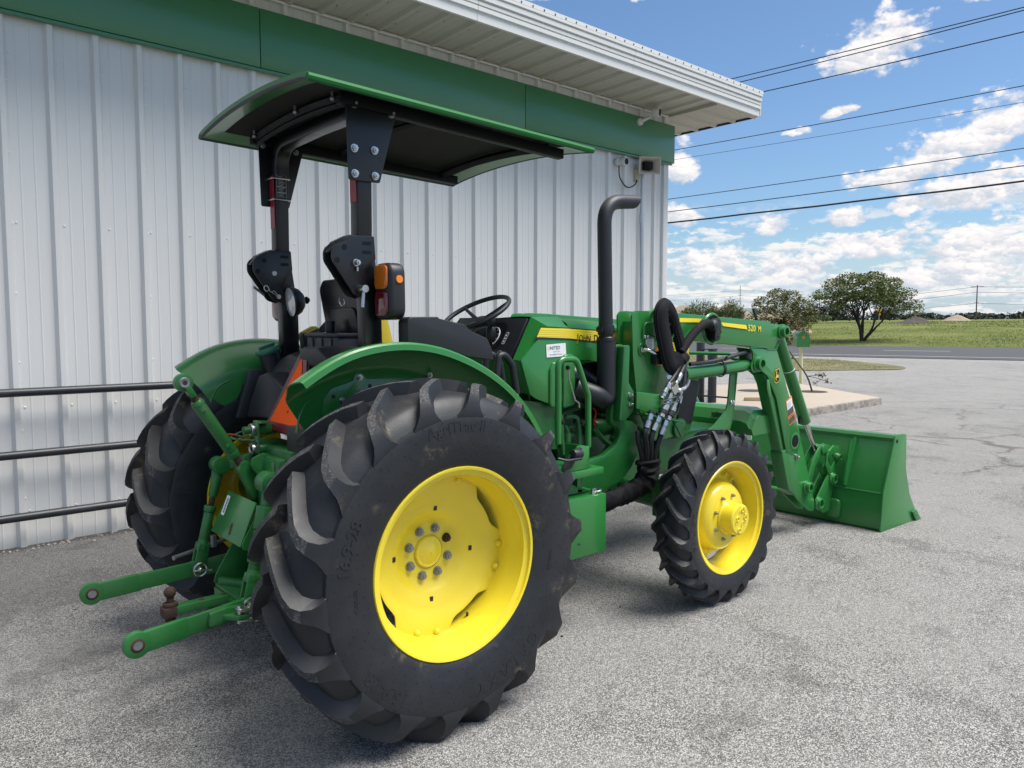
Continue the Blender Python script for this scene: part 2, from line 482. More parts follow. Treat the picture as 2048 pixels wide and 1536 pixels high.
    b.inputs['Roughness'].default_value = 0.95
    bump(g, b, n3, 1.0, 0.05)

    m, g, b = new_mat('field_grass')  # grass colours raised to carry the sunlight lying on the field
    p = g.n('ShaderNodeTexCoord', out='Object')
    n = g.noise(p, 0.12, 6.0, 0.6)
    n2 = g.noise(p, 1.1, 6.0, 0.7)
    n3 = g.noise(p, 9.0, 4.0, 0.7)
    c = g.mix(g.smooth(n, 0.36, 0.66), (0.13, 0.165, 0.042, 1), (0.215, 0.235, 0.075, 1))
    c = g.mix(g.smooth(n2, 0.5, 0.72), c, (0.28, 0.24, 0.11, 1))
    c = g.mix(g.smooth(n3, 0.55, 0.35), c, (0.075, 0.105, 0.03, 1))
    g.set(b.inputs['Base Color'], c)
    b.inputs['Roughness'].default_value = 0.95
    b.inputs['Specular IOR Level'].default_value = 0.1
    bump(g, b, g.m('ADD', n3, g.m('MULTIPLY', n2, 2.0)), 1.0, 0.15)

    for nm, cols in (('leaf_dark', ((0.045, 0.068, 0.018), (0.135, 0.165, 0.045), (0.25, 0.27, 0.09))), ('leaf_olive', ((0.06, 0.072, 0.020), (0.15, 0.158, 0.045), (0.26, 0.24, 0.09))),
                     ('leaf_far', ((0.016, 0.026, 0.016), (0.030, 0.042, 0.026), (0.05, 0.062, 0.038))), ('blade_green', ((0.11, 0.145, 0.04), (0.19, 0.215, 0.07), (0.33, 0.29, 0.13))),
                     ('weed_green', ((0.05, 0.085, 0.03), (0.10, 0.14, 0.05), (0.17, 0.19, 0.085))), ('sapling_leaf', ((0.06, 0.055, 0.02), (0.12, 0.10, 0.04), (0.19, 0.15, 0.07)))):
        m, g, b = new_mat(nm)
        geo = g.n('ShaderNodeNewGeometry', out='Random Per Island')
        c = g.mix(g.smooth(geo, 0.0, 0.75), (*cols[0], 1), (*cols[1], 1))
        c = g.mix(g.smooth(geo, 0.8, 1.0), c, (*cols[2], 1))
        g.set(b.inputs['Base Color'], c)
        b.inputs['Roughness'].default_value = 0.6
        b.inputs['Specular IOR Level'].default_value = 0.25


mat_lot()


def mat_glass():
    m = bpy.data.materials.new('clear_guard')
    m.use_nodes = True
    nt = m.node_tree
    nt.nodes.clear()
    g = G(nt)
    b = nt.nodes.new('ShaderNodeBsdfPrincipled')
    b.inputs['Base Color'].default_value = (0.01, 0.012, 0.011, 1)
    b.inputs['Roughness'].default_value = 0.08
    b.inputs['Alpha'].default_value = 0.06
    o = nt.nodes.new('ShaderNodeOutputMaterial')
    nt.links.new(b.outputs[0], o.inputs[0])
    MATS['clear_guard'] = m
    m, g, b = new_mat('lamp_lens')
    p = g.n('ShaderNodeTexCoord', out='Object')
    w = g.m('MULTIPLY', g.m('SINE', g.m('MULTIPLY', g.xyz(p)[2], 1100)), g.m('SINE', g.m('MULTIPLY', g.xyz(p)[1], 800)))
    c = g.mix(g.smooth(w, -0.5, 0.7), (0.36, 0.38, 0.38, 1), (0.75, 0.76, 0.75, 1))
    g.set(b.inputs['Base Color'], c)
    b.inputs['Roughness'].default_value = 0.12
    b.inputs['Metallic'].default_value = 0.4


mat_glass()

# ------------------------------------------------------------------ mesh helpers


def rnd_poly(pts, r, seg=4):
    """round the corners of a 2D polygon; r is one radius or a list"""
    out = []
    n = len(pts)
    for i in range(n):
        p0, p1, p2 = Vector(pts[i - 1]), Vector(pts[i]), Vector(pts[(i + 1) % n])
        rr = r[i] if isinstance(r, (list, tuple)) else r
        a, b_ = (p0 - p1), (p2 - p1)
        la, lb = a.length, b_.length
        if rr <= 0 or la < 1e-6 or lb < 1e-6:
            out.append(tuple(p1))
            continue
        a /= la
        b_ /= lb
        ang = a.angle(b_)
        if ang > 3.05:
            out.append(tuple(p1))
            continue
        t = min(rr / math.tan(ang / 2), la * 0.48, lb * 0.48)
        q0, q1 = p1 + a * t, p1 + b_ * t
        for k in range(seg + 1):
            s = k / seg
            out.append(tuple((1 - s) ** 2 * q0 + 2 * s * (1 - s) * p1 + s * s * q1))
    return out


def smooth_path(pts, n=8, closed=False):
    P = [Vector(p) for p in pts]
    out = []
    N = len(P)
    rng = range(N) if closed else range(N - 1)
    for i in rng:
        p0 = P[(i - 1) % N] if (closed or i > 0) else P[0] * 2 - P[1]
        p1, p2 = P[i], P[(i + 1) % N]
        p3 = P[(i + 2) % N] if (closed or i + 2 < N) else P[-1] * 2 - P[-2]
        for k in range(n):
            t = k / n
            out.append(0.5 * ((2 * p1) + (p2 - p0) * t + (2 * p0 - 5 * p1 + 4 * p2 - p3) * t * t + (3 * p1 - p0 - 3 * p2 + p3) * t ** 3))
    if not closed:
        out.append(P[-1])
    return out


def bend_path(pts, r, seg=6):
    """polyline with rounded bends"""
    P = [Vector(p) for p in pts]
    out = [P[0]]
    for i in range(1, len(P) - 1):
        a, b_ = P[i - 1] - P[i], P[i + 1] - P[i]
        la, lb = a.length, b_.length
        a.normalize()
        b_.normalize()
        ang = a.angle(b_)
        t = min(r / max(math.tan(ang / 2), 1e-3), la * 0.49, lb * 0.49)
        q0, q1 = P[i] + a * t, P[i] + b_ * t
        for k in range(seg + 1):
            s = k / seg
            out.append((1 - s) ** 2 * q0 + 2 * s * (1 - s) * P[i] + s * s * q1)
    out.append(P[-1])
    return out


class MB:
    def __init__(s):
        s.v, s.f, s.mi, s.mats = [], [], [], []

    def mat(s, name):
        if name not in s.mats:
            s.mats.append(name)
        return s.mats.index(name)

    def add(s, verts, faces, mat=None):
        o = len(s.v)
        s.v.extend([tuple(p) for p in verts])
        k = s.mat(mat) if mat else 0
        for f in faces:
            s.f.append([i + o for i in f])
            s.mi.append(k)

    def box(s, lo, hi, mat=None, M=None):
        x0, y0, z0 = lo
        x1, y1, z1 = hi
        vs = [Vector(p) for p in ((x0, y0, z0), (x1, y0, z0), (x1, y1, z0), (x0, y1, z0), (x0, y0, z1), (x1, y0, z1), (x1, y1, z1), (x0, y1, z1))]
        if M is not None:
            vs = [M @ p for p in vs]
        s.add(vs, [(0, 3, 2, 1), (4, 5, 6, 7), (0, 1, 5, 4), (1, 2, 6, 5), (2, 3, 7, 6), (3, 0, 4, 7)], mat)

    def bar(s, p0, p1, w, h, up=(0, 0, 1), mat=None):
        p0, p1 = Vector(p0), Vector(p1)
        d = (p1 - p0)
        L = d.length
        d.normalize()
        sd = d.cross(Vector(up))
        if sd.length < 1e-4:
            sd = d.cross(Vector((1, 0, 0)))
        sd.normalize()
        u = sd.cross(d)
        M = Matrix(((d.x, sd.x, u.x, p0.x), (d.y, sd.y, u.y, p0.y), (d.z, sd.z, u.z, p0.z), (0, 0, 0, 1)))
        s.box((0, -w / 2, -h / 2), (L, w / 2, h / 2), mat, M)

    def prism(s, poly, a, b, axis='y', mat=None, T=None):
        """extrude a 2D polygon between a and b along an axis; poly is (x,z) for y, (y,z) for x, (x,y) for z"""
        def P(p, t):
            if axis == 'y':
                return Vector((p[0], t, p[1]))
            if axis == 'x':
                return Vector((t, p[0], p[1]))
            return Vector((p[0], p[1], t))
        n = len(poly)
        vs = [P(p, a) for p in poly] + [P(p, b) for p in poly]
        if T is not None:
            vs = [T(v) for v in vs]
        fs = [list(range(n)), list(range(2 * n - 1, n - 1, -1))]
        for i in range(n):
            j = (i + 1) % n
            fs.append((i, i + n, j + n, j))
        s.add(vs, fs, mat)

    def tube(s, path, r, n=10, closed=False, mat=None, caps=True, sq=None):
        P = [Vector(p) for p in path]
        N = len(P)
        rs = r if isinstance(r, (list, tuple)) else [r] * N
        t0 = (P[1] - P[0]).normalized()
        ref = Vector((0, 0, 1)) if abs(t0.z) < 0.9 else Vector((1, 0, 0))
        nrm = t0.cross(ref).normalized()
        rings = []
        for i in range(N):
            if closed:
                t = (P[(i + 1) % N] - P[i - 1]).normalized()
            else:
                t = (P[min(i + 1, N - 1)] - P[max(i - 1, 0)]).normalized()
            nrm = (nrm - t * nrm.dot(t))
            if nrm.length < 1e-6:
                nrm = t.orthogonal()
            nrm.normalize()
            b = t.cross(nrm)
            ring = []
            for k in range(n):
                a = 2 * pi * k / n
                ca, sa = cos(a), sin(a)
                ring.append(P[i] + (nrm * ca + b * sa) * rs[i])
            rings.append(ring)
        vs = [p for ring in rings for p in ring]
        fs = []
        rng = range(N) if closed else range(N - 1)
        for i in rng:
            j = (i + 1) % N
            for k in range(n):
                l = (k + 1) % n
                fs.append((i * n + k, i * n + l, j * n + l, j * n + k))
        if caps and not closed:
            fs.append(list(range(n))[::-1])
            fs.append([(N - 1) * n + k for k in range(n)])
        s.add(vs, fs, mat)

    def cyl(s, p0, p1, r0, r1=None, n=16, mat=None):
        s.tube([p0, p1], [r0, r0 if r1 is None else r1], n, mat=mat)

    def hexbolt(s, p, d, r, h, mat=None, washer=True):
        p, d = Vector(p), Vector(d).normalized()
        if washer:
            s.cyl(p, p + d * h * 0.25, r * 1.45, n=14, mat=mat)
        s.cyl(p + d * h * 0.2, p + d * h, r * 1.12, r * 1.05, n=6, mat=mat)
        s.cyl(p + d * h, p + d * h * 1.35, r * 0.6, r * 0.5, n=10, mat=mat)

    def lathe(s, prof, origin, axis, n=48, mat=None, closed=False, ref=None, a0=0.0, a1=2 * pi):
        """prof = [(r, t)] with t along the axis"""
        o = Vector(origin)
        ax = Vector(axis).normalized()
        u = Vector(ref) if ref else ax.orthogonal()
        u = (u - ax * u.dot(ax)).normalized()
        w = ax.cross(u)
        full = abs(a1 - a0 - 2 * pi) < 1e-6
        m = n if full else n + 1
        vs = []
        for k in range(m):
            a = a0 + (a1 - a0) * k / n
            e = u * cos(a) + w * sin(a)
            for r, t in prof:
                vs.append(o + e * r + ax * t)
        q = len(prof)
        fs = []
        for k in range(n):
            l = (k + 1) % m
            for i in range(q if closed else q - 1):
                j = (i + 1) % q
                fs.append((k * q + i, k * q + j, l * q + j, l * q + i))
        s.add(vs, fs, mat)

    def sphere(s, c, r, n=12, mat=None, sc=(1, 1, 1)):
        c = Vector(c)
        vs, fs = [], []
        for i in range(n + 1):
            th = pi * i / n
            for k in range(2 * n):
                a = pi * k / n
                vs.append(c + Vector((sin(th) * cos(a) * sc[0], sin(th) * sin(a) * sc[1], cos(th) * sc[2])) * r)
        for i in range(n):
            for k in range(2 * n):
                l = (k + 1) % (2 * n)
                fs.append((i * 2 * n + k, (i + 1) * 2 * n + k, (i + 1) * 2 * n + l, i * 2 * n + l))
        s.add(vs, fs, mat)

    def grid(s, fn, nu, nv, mat=None, flip=False):
        vs = [fn(i / nu, j / nv) for i in range(nu + 1) for j in range(nv + 1)]
        fs = []
        for i in range(nu):
            for j in range(nv):
                a = i * (nv + 1) + j
                q = (a, a + nv + 1, a + nv + 2, a + 1)
                fs.append(q[::-1] if flip else q)
        s.add(vs, fs, mat)

    def data(s, name, bevel=0.0, seg=2, angle=38, smooth=True, merge=0.0, solid=0.0):
        me = bpy.data.meshes.new(name)
        me.from_pydata(s.v, [], s.f)
        for mn in s.mats:
            me.materials.append(MATS[mn])
        if s.mats:
            me.polygons.foreach_set('material_index', s.mi)
        if bevel > 0 or merge > 0 or solid:
            bm = bmesh.new()
            bm.from_mesh(me)
            if merge > 0:
                bmesh.ops.remove_doubles(bm, verts=bm.verts, dist=merge)
            bmesh.ops.recalc_face_normals(bm, faces=bm.faces)
            if solid:
                bmesh.ops.solidify(bm, geom=bm.faces[:], thickness=solid)
            if bevel > 0:
                es = [e for e in bm.edges if len(e.link_faces) == 2 and e.calc_face_angle(0) > radians(angle)]
                bmesh.ops.bevel(bm, geom=es, offset=bevel, offset_type='OFFSET', segments=seg, affect='EDGES', profile=0.5, clamp_overlap=True)
            bm.to_mesh(me)
            bm.free()
        else:
            bm = bmesh.new()
            bm.from_mesh(me)
            bmesh.ops.recalc_face_normals(bm, faces=bm.faces)
            bm.to_mesh(me)
            bm.free()
        if smooth:
            me.shade_smooth()
            me.set_sharp_from_angle(angle=radians(angle))
        return me

    def build_each(s, name, mat=None, parent=None, **kw):
        """every connected piece becomes an object of its own"""
        par = list(range(len(s.v)))

        def find(a):
            while par[a] != a:
                par[a] = par[par[a]]
                a = par[a]
            return a
        for f in s.f:
            r = find(f[0])
            for i in f[1:]:
                par[find(i)] = r
        groups = {}
        for fi, f in enumerate(s.f):
            groups.setdefault(find(f[0]), []).append(fi)
        out = []
        for fis in groups.values():
            q = MB()
            mp = {}
            for fi in fis:
                for i in s.f[fi]:
                    if i not in mp:
                        mp[i] = len(q.v)
                        q.v.append(s.v[i])
                q.f.append([mp[i] for i in s.f[fi]])
                q.mi.append(s.mi[fi])
            q.mats = list(s.mats)
            out.append(q.build(name, mat, parent, **kw))
        return out

    def build(s, name, mat=None, parent=None, **kw):
        if mat and not s.mats:
            s.mats = [mat]
            s.mi = [0] * len(s.f)
        me = s.data(name, **kw)
        return link(name, me, parent)


def link(name, me, parent=None):
    o = bpy.data.objects.new(name, me)
    COL.objects.link(o)
    if parent is not None:
        o.parent = parent
    return o


def thing(name, label, cat, loc=(0, 0, 0), rot=(0, 0, 0), group=None):
    o = bpy.data.objects.new(name, None)
    o.empty_display_size = 0.2
    COL.objects.link(o)
    o.location = loc
    o.rotation_euler = rot
    tag(o, label, cat, group)
    return o


def tag(o, label=None, cat=None, group=None, kind=None):
    if label:
        o['label'] = label
    if cat:
        o['category'] = cat
    if group:
        o['group'] = group
    if kind:
        o['kind'] = kind
    return o


def copy_tree(o, parent=None):
    c = o.copy()
    COL.objects.link(c)
    if parent is not None:
        c.parent = parent
    for ch in list(o.children):
        copy_tree(ch, c)
    return c


def text_geo(body, size, extrude=0.0, bold=0.0, spacing=1.0, align='LEFT', shear=0.0):
    """flat or thin letters as vertices and faces in the XY plane"""
    cu = bpy.data.curves.new('lettering', 'FONT')
    cu.body = body
    cu.size = size
    cu.extrude = extrude
    cu.offset = bold * 0.4
    cu.space_character = spacing
    cu.align_x = align
    cu.shear = shear
    cu.resolution_u = 4
    ob = bpy.data.objects.new('lettering', cu)
    COL.objects.link(ob)
    bpy.context.view_layer.update()
    dg = bpy.context.evaluated_depsgraph_get()
    me = ob.evaluated_get(dg).to_mesh()
    vs = [tuple(v.co) for v in me.vertices]
    fs = [tuple(p.vertices) for p in me.polygons]
    ob.evaluated_get(dg).to_mesh_clear()
    bpy.data.objects.remove(ob)
    bpy.data.curves.remove(cu)
    return vs, fs


def text_on(mb, body, size, origin, xdir, ydir, mat=None, lift=0.0, **kw):
    vs, fs = text_geo(body, size, **kw)
    o, X, Y = Vector(origin), Vector(xdir).normalized(), Vector(ydir).normalized()
    Z = X.cross(Y)
    mb.add([o + X * v[0] + Y * v[1] + Z * (v[2] + lift) for v in vs], fs, mat)


def side_quad(mb, pts, y, mat):
    """a flat decal facing the right-hand side of the tractor (towards -Y); pts are (x, z)"""
    n = len(pts)
    mb.add([(p[0], y, p[1]) for p in pts], [list(range(n))], mat)


DEER = [(-0.30, 0.66), (-0.22, 0.76), (-0.16, 0.90), (-0.06, 0.98), (-0.10, 0.84), (-0.02, 0.74), (-0.02, 0.62), (-0.08, 0.50), (0.02, 0.30), (0.20, 0.26), (0.38, 0.30), (0.42, 0.48), (0.50, 0.52), (0.52, 0.30), (0.56, 0.12),
        (0.72, -0.10), (0.66, -0.16), (0.40, -0.02), (0.26, -0.06), (0.02, -0.06), (-0.16, -0.10), (-0.34, -0.26), (-0.16, -0.46), (-0.20, -0.56), (-0.28, -0.50), (-0.48, -0.22), (-0.50, -0.12), (-0.30, 0.06), (-0.22, 0.22), (-0.22, 0.48), (-0.30, 0.54)]


def deer_badge(mb, origin, X, Y, w, h):
    """black rounded badge with a yellow border and a leaping deer"""
    o, X, Y = Vector(origin), Vector(X).normalized(), Vector(Y).normalized()
    Z = X.cross(Y)

    def sh(k):
        return rnd_poly([(-w / 2 * k, h * 0.36 * k), (w * 0.36 * k, h / 2 * k), (w / 2 * k, h * 0.40 * k), (w / 2 * k, -h * 0.34 * k), (-w * 0.10 * k, -h / 2 * k), (-w / 2 * k, -h * 0.42 * k)], w * 0.16, 4)
    for k, (mt, poly) in enumerate((('dark_print', sh(1.08)), ('yellow_decal', sh(1.0)), ('dark_print', sh(0.9)), ('yellow_decal', [(p[0] * w * 0.52 - w * 0.06, (p[1] - 0.16) * h * 0.46) for p in DEER]))):
        mb.add([o + X * p[0] + Y * p[1] + Z * (0.0006 * (k + 1)) for p in poly], [list(range(len(poly)))], mt)

# ------------------------------------------------------------------ ground, road, field


def sst(t, a, b):
    t = max(0.0, min(1.0, (t - a) / (b - a)))
    return t * t * (3 - 2 * t)


def lot_z(x, y):
    return -0.11 * sst(x, 2.4, 9.5)


RT = Vector((0.2, -0.98, 0)).normalized()       # direction of the road
RN = Vector((0.98, 0.2, 0)).normalized()        # away from the lot


def road_pt(s, d, z):
    """s metres along the road, d metres beyond its near edge"""
    p = Vector((33.7, 11.4, 0)) + RT * s + RN * d
    return Vector((p.x, p.y, z))


mb = MB()
xs = [-40, -25, -14, -8, -5, -3, -1, 0.5, 1.5, 2.4, 3.2, 4, 4.8, 5.6, 6.4, 7.2, 8, 9.5, 12, 16, 22, 30, 38]
ys = [-60, -40, -25, -15, -10, -7, -5, -3, -1.5, 0, 1.5, 3, 5, 8, 12, 18, 26, 40, 60]
mb.grid(lambda u, v: Vector((xs[round(u * (len(xs) - 1))], ys[round(v * (len(ys) - 1))], lot_z(xs[round(u * (len(xs) - 1))], 0))), len(xs) - 1, len(ys) - 1)
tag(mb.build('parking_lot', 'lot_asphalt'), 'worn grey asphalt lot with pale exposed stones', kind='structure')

mb = MB()
mb.grid(lambda u, v: road_pt(-260 + 520 * u, 16.6 * v, -0.09 + 0.05 * sin(pi * v)), 40, 8)
tag(mb.build('road', 'road_asphalt'), 'dark asphalt highway crossing behind the lot', kind='structure')
mb = MB()
for k in range(-8, 9):
    s0 = -2.2 + 9.2 * k
    mb.grid(lambda u, v: road_pt(s0 + 3.2 * u, 7.3 + 0.14 * v, -0.09 + 0.05 * sin(pi * (7.3 + 0.14 * v) / 16.6) + 0.006), 2, 1)
mb.grid(lambda u, v: road_pt(-200 + 400 * u, 1.6 + 0.15 * v, -0.09 + 0.05 * sin(pi * 1.7 / 16.6) + 0.006), 60, 1)
tag(mb.build('road_marking', 'road_paint'), kind='structure')


def field_z(d):
    """height of the field d metres beyond the far edge of the road"""
    return -0.09 + 1.52 * (1 - math.exp(-max(d, 0) / 21.0))


mb = MB()
ds = [-0.4, 0.6, 2, 4, 7, 11, 16, 22, 30, 40, 52, 66, 82, 100, 130, 200, 400, 900, 2500, 5000]


def fieldpt(u, v):
    d = ds[round(v * (len(ds) - 1))]
    s = (-1 + 2 * u)
    s = s * (150 + d * 1.4)
    p = road_pt(s, 16.6 + d, 0)
    z = field_z(d) + (0.18 * noise.noise(p * 0.06) + 0.05 * noise.noise(p * 0.4)) * sst(d, 1, 10) * (1 - sst(d, 120, 200))
    return Vector((p.x, p.y, z))


mb.grid(fieldpt, 120, len(ds) - 1)
tag(mb.build('field', 'field_grass'), 'green grassy field rising beyond the road', kind='structure')
# land behind the lot and round the building
mb = MB()
mb.grid(lambda u, v: Vector((-600 + 1200 * u, -600 + 1200 * v, -0.35)), 6, 6)
tag(mb.build('ground', 'field_grass'), kind='structure')

# grass island between the lot and the road
mb = MB()
isl = smooth_path([(25.6, 7.9, 0), (24.3, 8.8, 0), (22.5, 10.3, 0), (21.3, 13, 0), (21, 20, 0), (21, 34, 0), (27.5, 34, 0), (29.6, 22, 0), (30.6, 15.2, 0), (30.2, 12.4, 0), (28.6, 10.0, 0), (27.2, 8.5, 0)], 4, True)
mb.prism([(p.x, p.y) for p in isl], -0.2, -0.085, 'z')
tag(mb.build('grass_verge', 'verge_grass', smooth=False), 'low grassy island between the lot and the road', kind='structure')

# blades: verge, field edge and the first slope of the field
rng = random.Random(3)
mb = MB()


def blade(p, h, w, lean, az):
    dx, dy = cos(az), sin(az)
    lx, ly = lean * cos(az * 3.1), lean * sin(az * 3.1)
    i = len(mb.v)
    mb.v += [(p.x - dx * w, p.y - dy * w, p.z), (p.x + dx * w, p.y + dy * w, p.z), (p.x + lx, p.y + ly, p.z + h)]
    mb.f.append([i, i + 1, i + 2])
    mb.mi.append(0)


for k in range(15000):
    x, y = rng.uniform(21, 30.8), rng.uniform(8, 22)
    if (y < 10.3 and x < 25.6 - (y - 7.9) * 1.25) or (x > 25.6 + (y - 7.9) * 1.05):
        continue
    blade(Vector((x, y, -0.09)), rng.uniform(0.02, 0.07), 0.006, 0.03, rng.uniform(0, 6.28))
for k in range(42000):
    d = rng.random() ** 2.2 * 60 - 0.2
    s = rng.uniform(-32, 14 + d * .1)
    p = road_pt(s, 16.6 + d, 0)
    p.z = field_z(d)
    q = noise.noise(Vector((p.x * 0.25, p.y * 0.25, 0)))
    if q < -0.25:
        continue
    blade(p, rng.uniform(0.03, 0.11) * (1 + 0.6 * q) * (0.5 + 0.5 * sst(d, 0, 3)), 0.014 + d * 0.0006, 0.08, rng.uniform(0, 6.28))
tag(mb.build('grass', 'blade_green', smooth=False), 'seeding grass on the verge and the field', kind='stuff')

# ------------------------------------------------------------------ concrete island with tree wells and mailbox
mb = MB()
isl2 = rnd_poly([(14.14, 3.44), (16.55, 6.85), (14.35, 7.75), (11.04, 5.45), (9.9, 4.65), (9.9, 3.48)], [.10, .3, .3, .1, .2, .1], 4)
mb.prism([(p[0] - .012 * 0, p[1]) for p in isl2], -0.3, 0.028, 'z', 'kerb_stone')
mb2 = []
top = [(12.8 + (p[0] - 12.8) * 0.985, 5.3 + (p[1] - 5.3) * 0.98) for p in isl2]
mb.prism(top, 0.0, 0.034, 'z', 'concrete')
ci = thing('concrete_island', 'tan concrete island slab with chipped kerb edge beyond the bucket', 'traffic island')
mb.build('slab', None, ci, bevel=0.012, seg=2)
WELLS = [(14.36, 5.08), (13.65, 6.15)]
for (x, y) in WELLS:
    mb = MB()
    mb.cyl((x, y, 0.033), (x, y, 0.040), 0.33, 0.31, 28)
    mb.build('tree_well', 'dirt_dark', ci)


def leaf_cloud(mb, blobs, n, size, rng, mat=None, gap=0.35, flat=0.5):
    """many small leaf faces spread through ellipsoid clumps with gaps between them"""
    vol = [b[1][0] * b[1][1] * b[1][2] for b in blobs]
    tot = sum(vol)
    for (c, r), vv in zip(blobs, vol):
        c = Vector(c)
        for k in range(int(n * vv / tot)):
            while True:
                q = Vector((rng.uniform(-1, 1), rng.uniform(-1, 1), rng.uniform(-1, 1)))
                if q.length <= 1:
                    break
            if q.length > 1e-3:
                q = q.normalized() * (q.length ** 0.55)
            p = c + Vector((q.x * r[0], q.y * r[1], q.z * r[2]))
            nz = noise.noise(p * (1.1 / max(0.3, size * 6)))
            if nz < gap - 0.5:
                continue
            a = Vector((rng.gauss(0, 1), rng.gauss(0, 1), rng.gauss(0, flat))).normalized()
            b_ = a.orthogonal()
            b_ = Matrix.Rotation(rng.uniform(0, 6.28), 3, a) @ b_
            w = size * rng.uniform(0.5, 1.25)
            i = len(mb.v)
            cc = a.cross(b_)
            mb.v += [tuple(p - a * w), tuple(p + b_ * w * 0.42), tuple(p + a * w), tuple(p - b_ * w * 0.42)]
            mb.f.append([i, i + 1, i + 2, i + 3])
            mb.mi.append(0)


def limb(mb, p, d, L, r, depth, rng, tips, spread=0.55, up=0.1, seg=4):
    pts = [Vector(p)]
    d = Vector(d).normalized()
    for k in range(seg):
        d = (d + Vector((rng.gauss(0, .12), rng.gauss(0, .12), rng.gauss(0, .08) + up * 0.1))).normalized()
        pts.append(pts[-1] + d * L / seg)
    mb.tube(pts, [r * (1 - 0.55 * k / seg) for k in range(seg + 1)], 6)
    if depth == 0:
        tips.append(pts[-1])
        return
    for k in range(rng.choice((2, 3))):
        e = (d + Vector((rng.gauss(0, spread), rng.gauss(0, spread), rng.gauss(0.05, spread * 0.55)))).normalized()
        limb(mb, pts[-1 if k else -2], e, L * rng.uniform(0.6, 0.8), r * 0.5, depth - 1, rng, tips, spread, up, 3)


def tree(name, label, base, stems, blobs, nleaf, size, leafmat, seed, trunk_r=0.14, L=1.1, gap=0.4, cat='tree', group=None, depth=2, spread=0.5):
    rng = random.Random(seed)
    t = thing(name, label, cat, base, group=group)
    mb = MB()
    tips = []
    for d, k in stems:
        limb(mb, (rng.uniform(-.1, .1) * L, rng.uniform(-.1, .1) * L, -0.1), d, L * k, trunk_r * (0.75 + 0.35 * rng.random()), depth, rng, tips, spread)
    mb.build('trunk', 'bark', t)
    mb = MB()
    leaf_cloud(mb, blobs, nleaf, size, rng, gap=gap)
    tipb = [((p.x, p.y, p.z), (size * 3.2, size * 3.2, size * 2.2)) for p in tips]
    leaf_cloud(mb, tipb, nleaf * 0.12, size, rng, gap=0.1)
    mb.build('crown', leafmat, t, smooth=False)
    return t


# camera bearing frame for far things: angle az from +X, distance
def far(az, dist, z=None):
    x, y = CAM_LOC[0] + dist * cos(az), CAM_LOC[1] + dist * sin(az)
    if z is None:
        d = (Vector((x, y, 0)) - Vector((33.7, 11.4, 0))).dot(RN) - 16.6
        z = field_z(d) if d > -0.5 else -0.1
    return (x, y, z)


def loc_frame(az):
    """unit vectors: across the view (to the right) and along it"""
    return Vector((sin(az), -cos(az), 0)), Vector((cos(az), sin(az), 0))


# wide spreading tree (clumps placed across the view: a to the right, b deeper)
AZ2 = 0.4360
ac, al = loc_frame(AZ2)
B2 = []
rg = random.Random(11)
for a, z, ra, rz in [(-2.35, 2.85, .95, .50), (-1.6, 3.45, 1.0, .62), (-.6, 3.85, 1.15, .62), (.5, 3.80, 1.15, .62), (1.4, 3.45, 1.1, .66), (2.2, 2.85, 1.05, .62), (2.95, 2.15, .75, .50), (3.3, 1.72, .45, .32),
                     (-1.0, 2.85, 1.2, .5), (.4, 2.85, 1.4, .55), (1.5, 2.45, 1.1, .5), (-2.0, 2.15, .7, .28), (2.3, 2.05, .9, .35), (-1.5, 2.35, .8, .3), (-3.0, 2.75, .5, .30), (-3.3, 2.45, .35, .2)]:
    for dp in (-1.3, 0.2, 1.5):
        k = 1.12 - 0.10 * abs(dp)
        z = z if dp > -1.2 else z * 1.10 + .12
        p = ac * (a * k + rg.uniform(-.2, .2)) + al * (dp + rg.uniform(-.3, .3))
        B2.append(((p.x - .10 * ac.x, p.y - .10 * ac.y, z * 1.03 - 0.12 * dp * dp + rg.uniform(-.08, .08)), (ra * 0.88, ra * 0.88, rz * 0.74)))
T2 = far(AZ2, 59.5)
st = []
for a, dp, z, k in ((-.55, .1, 1.0, 1.5), (-.25, -.3, 1.0, 1.7), (.05, .3, 1.0, 1.7), (.45, -.2, 1.0, 1.6), (.85, .2, 1.0, 1.7), (.2, .7, 1.0, 1.5), (-.1, -.8, 1.0, 1.5)):
    p = ac * a * .8 + al * dp * .8
    st.append(((p.x, p.y, z), k))
tree('spreading_tree', 'broad dark tree with flat topped crown and many stems beyond the road', T2, st, B2, 24000, 0.075, 'leaf_dark', 5, 0.13, 1.12, 0.38, depth=2)

AZ1 = 0.5265
ac, al = loc_frame(AZ1)
B1 = []
for a, z, ra, rz in [(-1.8, 1.5, .85, .7), (-1.25, 2.3, .95, .7), (-.4, 2.85, .95, .62), (.5, 2.75, .9, .6), (1.2, 2.2, .9, .65), (1.75, 1.6, .65, .6), (0, 2.0, 1.2, .6), (.7, 1.35, 1.0, .55), (-1.0, 1.3, .8, .5), (1.3, 1.0, .7, .4), (-2.1, .85, .5, .4)]:
    for dp in (-1.0, 0.6):
        p = ac * (a + rg.uniform(-.15, .15)) + al * (dp + rg.uniform(-.3, .3))
        B1.append(((p.x, p.y, z * 1.2 + rg.uniform(-.08, .08)), (ra * .85, ra * .85, rz * .9)))
T1 = far(AZ1, 57.0)
st = []
for a, dp, k in ((-.5, .1, 1.3), (-.1, -.3, 1.4), (.25, .3, 1.4), (.5, -.2, 1.2), (.1, .5, 1.3)):
    p = ac * a * .6 + al * dp * .6
    st.append(((p.x, p.y, 1.0), k))
tree('rounded_tree', 'loose olive tree with rounded crown standing left of the spreading tree', T1, st, B1, 14000, 0.072, 'leaf_olive', 9, 0.10, 0.75, 0.42)

